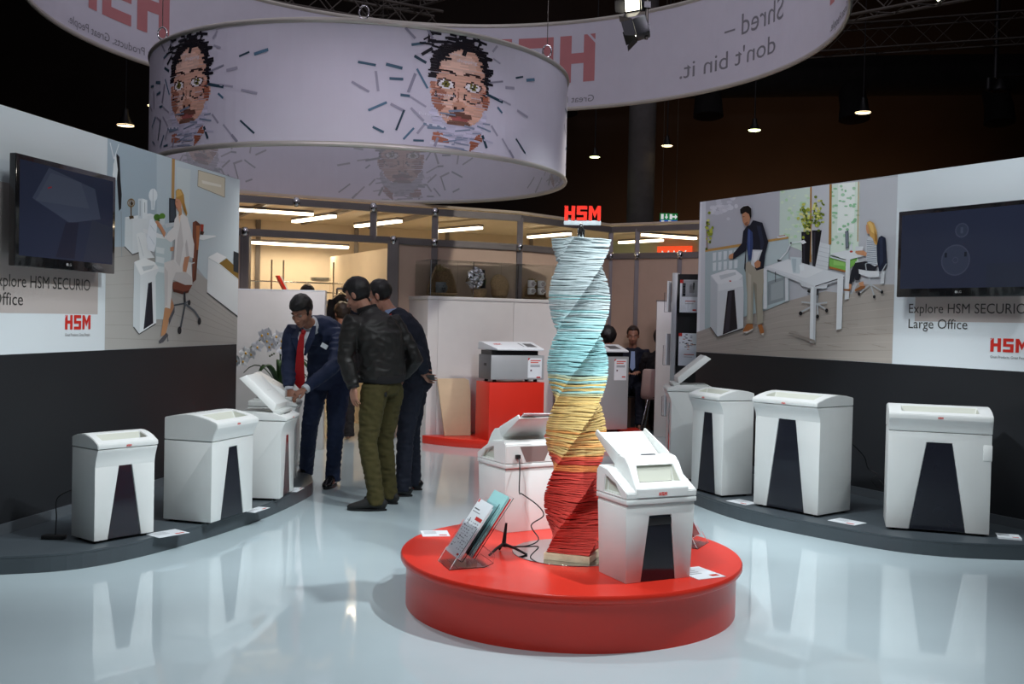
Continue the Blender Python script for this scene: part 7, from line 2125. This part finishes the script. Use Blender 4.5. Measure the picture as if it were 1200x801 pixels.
def figure(loc, label, J, skin=M_SKIN, hairm=M_HAIR, top=M_NAVY, bottom=M_NAVY, shoes=M_SHOE, group=None, vox=.0045, dec=.25, hem=-.02, puff=1.0, fine=True, hairkw={}, cuffs=False, seated=False, wrinkle=.009, slim=1.0):
    r = root('person', loc, 0, label, 'person', group)
    pel, neck, head = J['pel'], J['neck'], J['head']
    hu = J['hu'].normalized(); hf = (J['hf']-hu*J['hf'].dot(hu)).normalized(); Mh = Matrix((hf.cross(hu), hf, hu)).transposed()
    side = (J['shL']-J['shR']).normalized(); pside = (J['hipL']-J['hipR']).normalized()
    sp = (neck-pel); mid = (J['shL']+J['shR'])/2
    bend = J.get('bow', V(0, 0, 0))
    S = lambda t: pel+(neck-pel)*t+bend*math.sin(math.pi*t)
    # ---- skin: one continuous body
    b = MB()
    b.tube([S(-.08), S(0), S(.3), S(.65), S(.88), S(1)], [(.13, .09), (.15, .10), (.13, .09), (.15, .10), (.135, .08), (.058, .058)], 18, side=side)
    b.tube([S(.9), neck, (neck+head-hu*.07)/2+V(0, 0, 0), head-hu*.055-hf*.012], [.07, .058, .052, .050], 14)
    headmesh(b, head, Mh)
    for q in 'LR':
        b.tube([mid+(J['sh'+q]-mid)*.5, J['sh'+q], (J['sh'+q]+J['el'+q])/2, J['el'+q], J['el'+q]+(J['wr'+q]-J['el'+q])*.35, J['wr'+q]], [.055, .05, .043, .036, .037, .027], 12)
        if ('hd'+q) in J: hand(b, J['wr'+q], *J['hd'+q])
        b.tube([pel+(J['hip'+q]-pel)*.6+V(0, 0, .05), J['hip'+q], (J['hip'+q]+J['kn'+q])/2, J['kn'+q], J['kn'+q]+(J['an'+q]-J['kn'+q])*.3, J['an'+q]], [.075, .078, .066, .05, .05, .036], 12)
        t = V(*J['toe'+q], 0).normalized(); b.tube([J['an'+q]-t*.03-V(0, 0, .03), J['an'+q]+t*.06-V(0, 0, .045), J['an'+q]+t*.13-V(0, 0, .055)], [.03, .028, .02], 10)
    put('body', voxel(b, vox, 2, .5, dec), skin, r)
    # ---- jacket
    k = puff; c = MB()
    c.tube([S(hem), S(hem+.02), S(.10), S(.32), S(.62), S(.82), S(.93), S(1.02)], [(.178*k, .128*k), (.188*k, .135*k), (.183*k, .13*k), (.168*k*slim, .122*k), (.182*k, .132*k), (.172*k, .115*k), (.13, .092), (.078, .075)], 24, side=side)
    for q in 'LR':
        sh, el, wr = J['sh'+q], J['el'+q], J['wr'+q]; wd = (wr-el).normalized()
        c.tube([mid+(sh-mid)*.35+V(0, 0, -.02), sh+V(0, 0, -.005), sh+(el-sh)*.35, el+(sh-el)*.12, el, el+(wr-el)*.3, el+(wr-el)*.75, wr-wd*.012], [.078, .073*k, .066*k, .056*k, .056*k, .056*k, .048*k, .046*k], 16)
    me = voxel(c, .009, 12, .5); crease(me, wrinkle, 11, (1, 1, 1.5), 3.3); put('jacket', me, top, r)
    # ---- trousers
    c = MB()
    c.tube([S(.16), S(.05), S(-.06), (J['hipL']+J['hipR'])/2-V(0, 0, .05)], [(.148, .11), (.166, .122), (.172, .13), (.14, .115)], 20, side=pside)
    for q in 'LR':
        hp, kn, an = J['hip'+q], J['kn'+q], J['an'+q]
        c.tube([hp+V(0, 0, .04), hp-(hp-kn)*.08, hp+(kn-hp)*.5, kn, kn+(an-kn)*.35, kn+(an-kn)*.8, V(an.x, an.y, .042) if not seated else an+V(0, 0, -.02)], [.096, .102, .088, .071, .068, .062, .066], 16)
    me = voxel(c, .009, 3, .5); crease(me, .008, 13, (1, 1, 1.9), 8.1); put('trousers', me, bottom, r)
    if shoes:
        for q in 'LR': shoe(r, J['an'+q], J['toe'+q], shoes)
    hair(r, head, Mh, hairm, **hairkw)
    if fine:
        for s in (-1, 1):
            e = MB().ball(head+Mh @ V(s*.029, .0700, .004), .0108, 12, 8); eo = e.build('eye', M_EYE, r, True)
            i = MB().ball(head+Mh @ V(s*.029, .0785, .001), .0046, 10, 6); im = i.mesh('iris', M_BLACK, r.location); link('iris', im, eo)
            w2 = MB(); w2.tube([head+Mh @ V(s*.014, .090, .027), head+Mh @ V(s*.032, .088, .033), head+Mh @ V(s*.050, .074, .027)], [.003, .004, .0025], 6); w2.build('eyebrow', hairm, r, True)
        w2 = MB(); w2.tube([head+Mh @ V(-.020, .087, -.070), head+Mh @ V(0, .0965, -.0695), head+Mh @ V(.020, .087, -.070)], [.002, .004, .002], 6); w2.build('lips', M_LIP, r, True)
    if cuffs:
        for q in 'LR':
            wd = (J['wr'+q]-J['el'+q]).normalized(); w2 = MB(); w2.tube([J['wr'+q]-wd*.03, J['wr'+q]+wd*.012], [.036, .037], 16); w2.build('shirt_cuff', M_SHIRT, r, True)
    return r, Mh, S

# man in the navy suit, bending over the half-open shredder
fA = V(-.28, -.96, 0).normalized(); lA = V(.96, -.28, 0)
JA = dict(pel=V(-1.56, 8.80, .95), neck=V(-1.655, 8.42, 1.365), head=V(-1.705, 8.27, 1.475), hf=V(-.30, -.78, -.62), hu=V(-.14, -.52, .84), bow=V(.02, .08, .09),
    shL=V(-1.45, 8.50, 1.29), shR=V(-1.825, 8.43, 1.31), elL=V(-1.43, 8.27, 1.045), elR=V(-1.815, 8.33, 1.05), wrL=V(-1.625, 8.10, .865), wrR=V(-1.775, 8.19, .850),
    hipL=V(-1.475, 8.79, .90), hipR=V(-1.66, 8.84, .90), knL=V(-1.475, 8.66, .50), knR=V(-1.735, 8.87, .50), anL=V(-1.50, 8.70, .09), anR=V(-1.80, 9.05, .09), toeL=(-.12, -1), toeR=(-.35, -1),
    hdL=(V(-.75, -.35, -.45), V(-.2, .1, -1), V(-.2, -.9, 0), .45), hdR=(V(.15, -.45, -.75), V(.35, .2, -.8), V(.9, .2, .2), .45))
pA, MhA, SA = figure((-1.6, 8.75, 0), 'man in navy suit and red tie bending down over the half-open shredder', JA, M_SKIND, M_HAIR, M_NAVY, M_NAVY, M_SHOE, hem=-.16, hairkw=dict(fringe=.008, seed=2, vol=1.04), cuffs=True, puff=1.03)
hd, nk = JA['head'], JA['neck']
cf = fA  # chest side
q0 = nk+V(-.035, -.10, -.045)
w = MB(); 
sdv = lA
def stripv(m, P, W_, off, nrm):
    for (p, a), (q, b) in zip(zip(P, W_), list(zip(P, W_))[1:]):
        m.add([p-sdv*a, p+sdv*a, q+sdv*b, q-sdv*b, p-sdv*a-nrm*off, p+sdv*a-nrm*off, q+sdv*b-nrm*off, q-sdv*b-nrm*off], [(0, 1, 2, 3), (7, 6, 5, 4), (0, 4, 5, 1), (1, 5, 6, 2), (2, 6, 7, 3), (3, 7, 4, 0)])
front = V(-.28, -.96, -.05)
T = [q0+V(0, 0, .0), q0+V(-.012, -.045, -.045), q0+V(-.018, -.062, -.16), q0+V(-.02, -.058, -.32), q0+V(-.02, -.05, -.43), q0+V(-.02, -.048, -.47)]
stripv(w, T, [.018, .021, .030, .040, .046, .003], .006, front); w.build('necktie', M_TIE, pA, True, weld=True)
w = MB(); w.ball(q0+V(-.004, -.022, -.008), (.017, .013, .019), 12, 8); w.build('tie_knot', M_TIE, pA, True)
w = MB(); nd = (hd-nk).normalized(); w.tube([nk-nd*.035, nk+nd*.012, nk+nd*.035], [(.084, .082), (.070, .072), (.064, .068)], 22, side=sdv)
w.build('shirt_collar', M_SHIRT, pA, True)
w = MB(); a = q0+V(0, .0, -.03); stripv(w, [a+V(0, .005, .02), a+V(-.008, -.030, -.035), a+V(-.012, -.035, -.14)], [.045, .040, .006], .008, front); w.build('shirt_front', M_SHIRT, pA, True)
w = MB()
for s in (-1, 1): stripv(w, [q0+sdv*s*.075+V(0, .055, .04), q0+sdv*s*.070+V(-.01, -.018, -.06), q0+sdv*s*.028+V(-.01, -.040, -.20)], [.014, .036, .008], .010, front)
w.build('lapel', M_NAVY, pA, True)
w = MB(); a = V(-1.515, 8.27, 1.20); Mb = Matrix.Translation(a) @ Matrix.Rotation(R(-8), 4, 'Z') @ Matrix.Rotation(R(28), 4, 'Y'); w.box(-.028, .028, -.004, .004, -.018, .018, Mb); w.build('name_badge', M_CARD, pA, True)

# man in the leather jacket, back three-quarters to the camera
fB = V(-.75, .66, 0); lB = V(-.66, -.75, 0)
JB = dict(pel=V(-.985, 7.80, .93), neck=V(-1.10, 7.84, 1.475), head=V(-1.195, 7.875, 1.605), hf=V(-.86, .34, -.48), hu=V(-.46, .20, .88), bow=V(.05, -.04, .02),
    shL=V(-1.215, 7.69, 1.395), shR=V(-.92, 7.97, 1.40), elL=V(-1.245, 7.66, 1.13), elR=V(-.745, 7.95, 1.13), wrL=V(-1.175, 7.64, .915), wrR=V(-.86, 8.06, .98),
    hipL=V(-1.03, 7.71, .89), hipR=V(-.925, 7.89, .89), knL=V(-1.065, 7.66, .50), knR=V(-.97, 7.90, .50), anL=V(-.985, 7.62, .09), anR=V(-.925, 7.92, .09), toeL=(-1, -.03), toeR=(-.9, .35),
    hdL=(V(.05, -.02, -1), V(.6, .6, .0), V(-.7, .5, -.1), .3), hdR=(V(-.4, .2, -.8), V(-.5, -.5, 0), V(-.7, .6, 0), .3))
pB, MhB, SB = figure((-1.0, 7.75, 0), 'man in black leather bomber jacket and olive trousers, seen from behind', JB, M_SKIN, M_HAIR, M_LEATHER, M_OLIVE, M_SUEDE, hem=.10, hairkw=dict(seed=5, vol=1.08, low=-.09), puff=1.10, wrinkle=.008)
w = MB(); w.tube([SB(.055), SB(.075), SB(.13), SB(.15)], [(.18, .14), (.187, .147), (.192, .15), (.186, .143)], 32, side=(JB['shL']-JB['shR'])); w.build('ribbed_hem', M_DARKC, pB, True)
w = MB(); w.tube([JB['neck']-V(-.01, 0, .045), JB['neck']+V(-.02, .006, .045)], [(.092, .086), (.080, .074)], 24, side=(JB['shL']-JB['shR'])); w.build('ribbed_collar', M_DARKC, pB, True)
w = MB(); wd = (JB['wrL']-JB['elL']).normalized(); w.tube([JB['wrL']-wd*.05, JB['wrL']+wd*.006], [.050, .043], 18); w.build('ribbed_cuff', M_DARKC, pB, True)
w = MB(); w.tube([V(-.945, 7.665, .865), V(-.93, 7.665, .865)], .018, 12); w.build('pocket_button', M_SUEDE, pB, True)

# man in the dark suit with red lanyard, half hidden behind
JC = dict(pel=V(-.79, 8.40, .95), neck=V(-.98, 8.36, 1.475), head=V(-1.085, 8.37, 1.615), hf=V(-.88, .30, -.42), hu=V(-.42, .12, .90), bow=V(.06, -.02, .03),
    shL=V(-.985, 8.17, 1.385), shR=V(-.915, 8.56, 1.39), elL=V(-.735, 8.16, 1.15), elR=V(-1.0, 8.66, 1.12), wrL=V(-.700, 8.25, .99), wrR=V(-1.15, 8.6, 1.0),
    hipL=V(-.80, 8.31, .90), hipR=V(-.79, 8.50, .90), knL=V(-.845, 8.27, .50), knR=V(-.82, 8.52, .50), anL=V(-.855, 8.26, .09), anR=V(-.80, 8.58, .09), toeL=(-1, .02), toeR=(-1, .25),
    hdL=(V(.22, .55, -.25), V(.9, -.2, .1), V(.1, -.1, 1), .5), hdR=(V(-.8, .1, -.3), V(0, -.4, -.8), V(0, -.9, .2), .4))
pC, MhC, SC_ = figure((-.8, 8.35, 0), 'man in dark navy suit with red lanyard, mostly hidden behind the leather jacket', JC, M_SKIN, M_HAIR, M_NAVYD, M_NAVYD, M_SHOE, hem=-.14, hairkw=dict(seed=9, low=-.075), puff=1.02)
w = MB(); w.tube([JC['neck']-V(0, 0, .035), JC['neck']+V(-.015, 0, .035)], [(.078, .074), (.062, .060)], 20, side=(JC['shL']-JC['shR'])); w.build('shirt_collar', M_BLUESH, pC, True)
w = MB(); w.tube([JC['neck']+V(.05, -.062, .02), JC['neck']+V(.00, -.088, -.005), JC['neck']+V(-.07, -.085, -.05), JC['neck']+V(-.115, -.03, -.12)], [(.010, .004)]*4, 8); w.tube([JC['neck']+V(.05, -.062, .02), JC['neck']+V(.072, 0, .025), JC['neck']+V(.05, .06, .02)], [(.010, .004)]*3, 8); w.build('lanyard', M_RED, pC, True)
w = MB(); w.prism([(-.03, -.006), (.035, -.006), (.035, .006), (-.03, .006)], -.012, .10, Matrix.Translation(JC['wrL']+V(.045, .07, -.04)) @ Matrix.Rotation(R(70), 4, 'X'))
tag(w.build('phone', M_BLACK), 'dark phone in the hand behind the back of the man in dark suit', 'phone')

# people in the far background
def standing(loc, yaw, h):
    a = R(yaw); M = Matrix.Translation(V(*loc)) @ Matrix.Rotation(a, 4, 'Z') @ Matrix.Diagonal((1, 1, h/1.78, 1))
    p = lambda *q: M @ V(*q); d = lambda *q: Matrix.Rotation(a, 3, 'Z') @ V(*q)
    return dict(pel=p(0, 0, .95), neck=p(0, 0, 1.48), head=p(0, -.02, 1.655), hf=d(0, -1, -.1), hu=d(0, -.1, 1), shL=p(.19, 0, 1.41), shR=p(-.19, 0, 1.41), elL=p(.24, .02, 1.12), elR=p(-.24, .02, 1.12), wrL=p(.22, -.10, .9), wrR=p(-.22, -.10, .9),
        hipL=p(.09, 0, .9), hipR=p(-.09, 0, .9), knL=p(.1, -.01, .5), knR=p(-.1, -.01, .5), anL=p(.1, .02, .09), anR=p(-.1, .02, .09), toeL=tuple(d(.1, -1, 0))[:2], toeR=tuple(d(-.1, -1, 0))[:2], hdL=(d(0, 0, -1), d(-1, 0, 0), d(0, -1, 0), .4), hdR=(d(0, 0, -1), d(1, 0, 0), d(0, -1, 0), .4))
figure((-2.42, 12.05, 0), 'person with short dark hair, head just showing above the white half wall', standing((-2.42, 12.05, 0), 20, 1.80), M_SKIND, M_HAIR, M_DARKC, M_DARKC, None, vox=.009, dec=.4, fine=False)
figure((-1.98, 11.92, 0), 'person with brown hair in black standing beside the coat rail, behind the suited man', standing((-1.98, 11.92, 0), -150, 1.58), M_SKIND, M_HAIRB, M_DARKC, M_DARKC, None, vox=.009, dec=.4, fine=False, hairkw=dict(vol=1.08, low=-.09))
def sitting(loc, yaw, raise_arm=False):
    a = R(yaw); M = Matrix.Translation(V(*loc)) @ Matrix.Rotation(a, 4, 'Z')
    p = lambda *q: M @ V(*q); d = lambda *q: Matrix.Rotation(a, 3, 'Z') @ V(*q)
    J = dict(pel=p(0, .05, .56), neck=p(0, -.02, 1.07), head=p(0, -.07, 1.235), hf=d(0, -1, -.2), hu=d(0, -.2, 1), shL=p(.18, 0, 1.0), shR=p(-.18, 0, 1.0), elL=p(.25, -.12, .75), elR=p(-.25, -.12, .75), wrL=p(.10, -.34, .76), wrR=p(-.10, -.34, .76),
        hipL=p(.1, 0, .52), hipR=p(-.1, 0, .52), knL=p(.12, -.42, .52), knR=p(-.12, -.42, .52), anL=p(.12, -.40, .09), anR=p(-.12, -.40, .09), toeL=tuple(d(0, -1, 0))[:2], toeR=tuple(d(0, -1, 0))[:2],
        hdL=(d(-.4, -.8, 0), d(0, 0, -1), d(-1, 0, 0), .3), hdR=(d(.4, -.8, 0), d(0, 0, -1), d(1, 0, 0), .3))
    if raise_arm: J.update(elR=p(-.30, -.10, 1.12), wrR=p(-.10, -.22, 1.22), hdR=(d(.6, .1, .3), d(0, 1, 0), d(0, 0, 1), .4))
    return J
SK = dict(shoes=M_SHOE, vox=.009, dec=.4, fine=False, seated=True, hem=.0)
figure((1.31, 13.55, 0), 'seated person with long black hair, just right of the paper column', sitting((1.31, 13.55, 0), -105), M_SKIN, M_HAIR, M_DARKC, M_DARKC, hairkw=dict(vol=1.3, low=-.17, fringe=.03), **SK)
figure((1.64, 13.88, 0), 'seated man in dark suit facing the camera, between two dark-haired people', sitting((1.64, 13.88, .03), -8), M_SKIND, M_HAIRB, M_NAVYD, M_NAVYD, hairkw=dict(fringe=.05), **{**SK, 'fine': True})
figure((1.94, 13.39, 0), 'seated person with black hair and raised arm, beside the partition panel', sitting((1.94, 13.39, 0), 165, True), M_SKIND, M_HAIR, M_DARKC, M_DARKC, hairkw=dict(vol=1.2, low=-.12), **SK)
w = MB(); w.prism([(-.025, 0), (.025, 0), (.035, -.22), (0, -.26), (-.035, -.22)], -.003, .003, Matrix.Translation(V(1.62, 13.69, 1.06)) @ Matrix.Rotation(R(-8), 4, 'Z') @ Matrix(((1, 0, 0, 0), (0, 0, 1, 0), (0, 1, 0, 0), (0, 0, 0, 1))))
tag(w.build('exhibitor_badge', M_BLUESH), 'pale blue exhibitor badge on the chest of the seated man facing the camera', 'badge')
def chair(loc, yaw, label, shell):
    r = root('bucket_chair', loc, R(yaw), label, 'chair', 'chairs of the seated visitors')
    s = MB(); n = 14; pr = [(-.22, .455), (-.10, .44), (.08, .44), (.17, .47), (.21, .56), (.235, .70), (.25, .86)]
    vs = []
    for i, (y, z) in enumerate(pr):
        w2 = .22 if i < 5 else .20
        for j in range(7): t = j/3-1; vs.append((w2*t, y-(.03*t*t if i > 3 else 0), z+(.02*t*t if i <= 3 else 0)))
    s.add(vs, [(i*7+j, i*7+j+1, i*7+j+8, i*7+j+7) for i in range(len(pr)-1) for j in range(6)], smooth=True)
    me = evaluated(s.mesh('s', shell), [('SOLIDIFY', dict(thickness=.014)), ('SUBSURF', dict(levels=1))]); link('shell', me, r)
    for sx in (-1, 1):
        for sy in (-1, 1): MB().tube([(sx*.13, sy*.12, .44), (sx*.21, sy*.22, .004)], .011, 8).build('leg', M_CHROME, r)
        MB().tube([(sx*.205, -.215, .03), (sx*.205, .215, .03)], .006, 6).build('stretcher', M_CHROME, r)
chair((1.31, 13.56, 0), -105, 'dark bucket chair of the long-haired visitor', M_CHAIR)
chair((1.64, 13.89, 0), -8, 'dark bucket chair of the visitor facing the camera', M_CHAIR)
chair((1.94, 13.40, 0), 165, 'pale pink bucket chair with chrome legs by the partition panel', M_PINK)
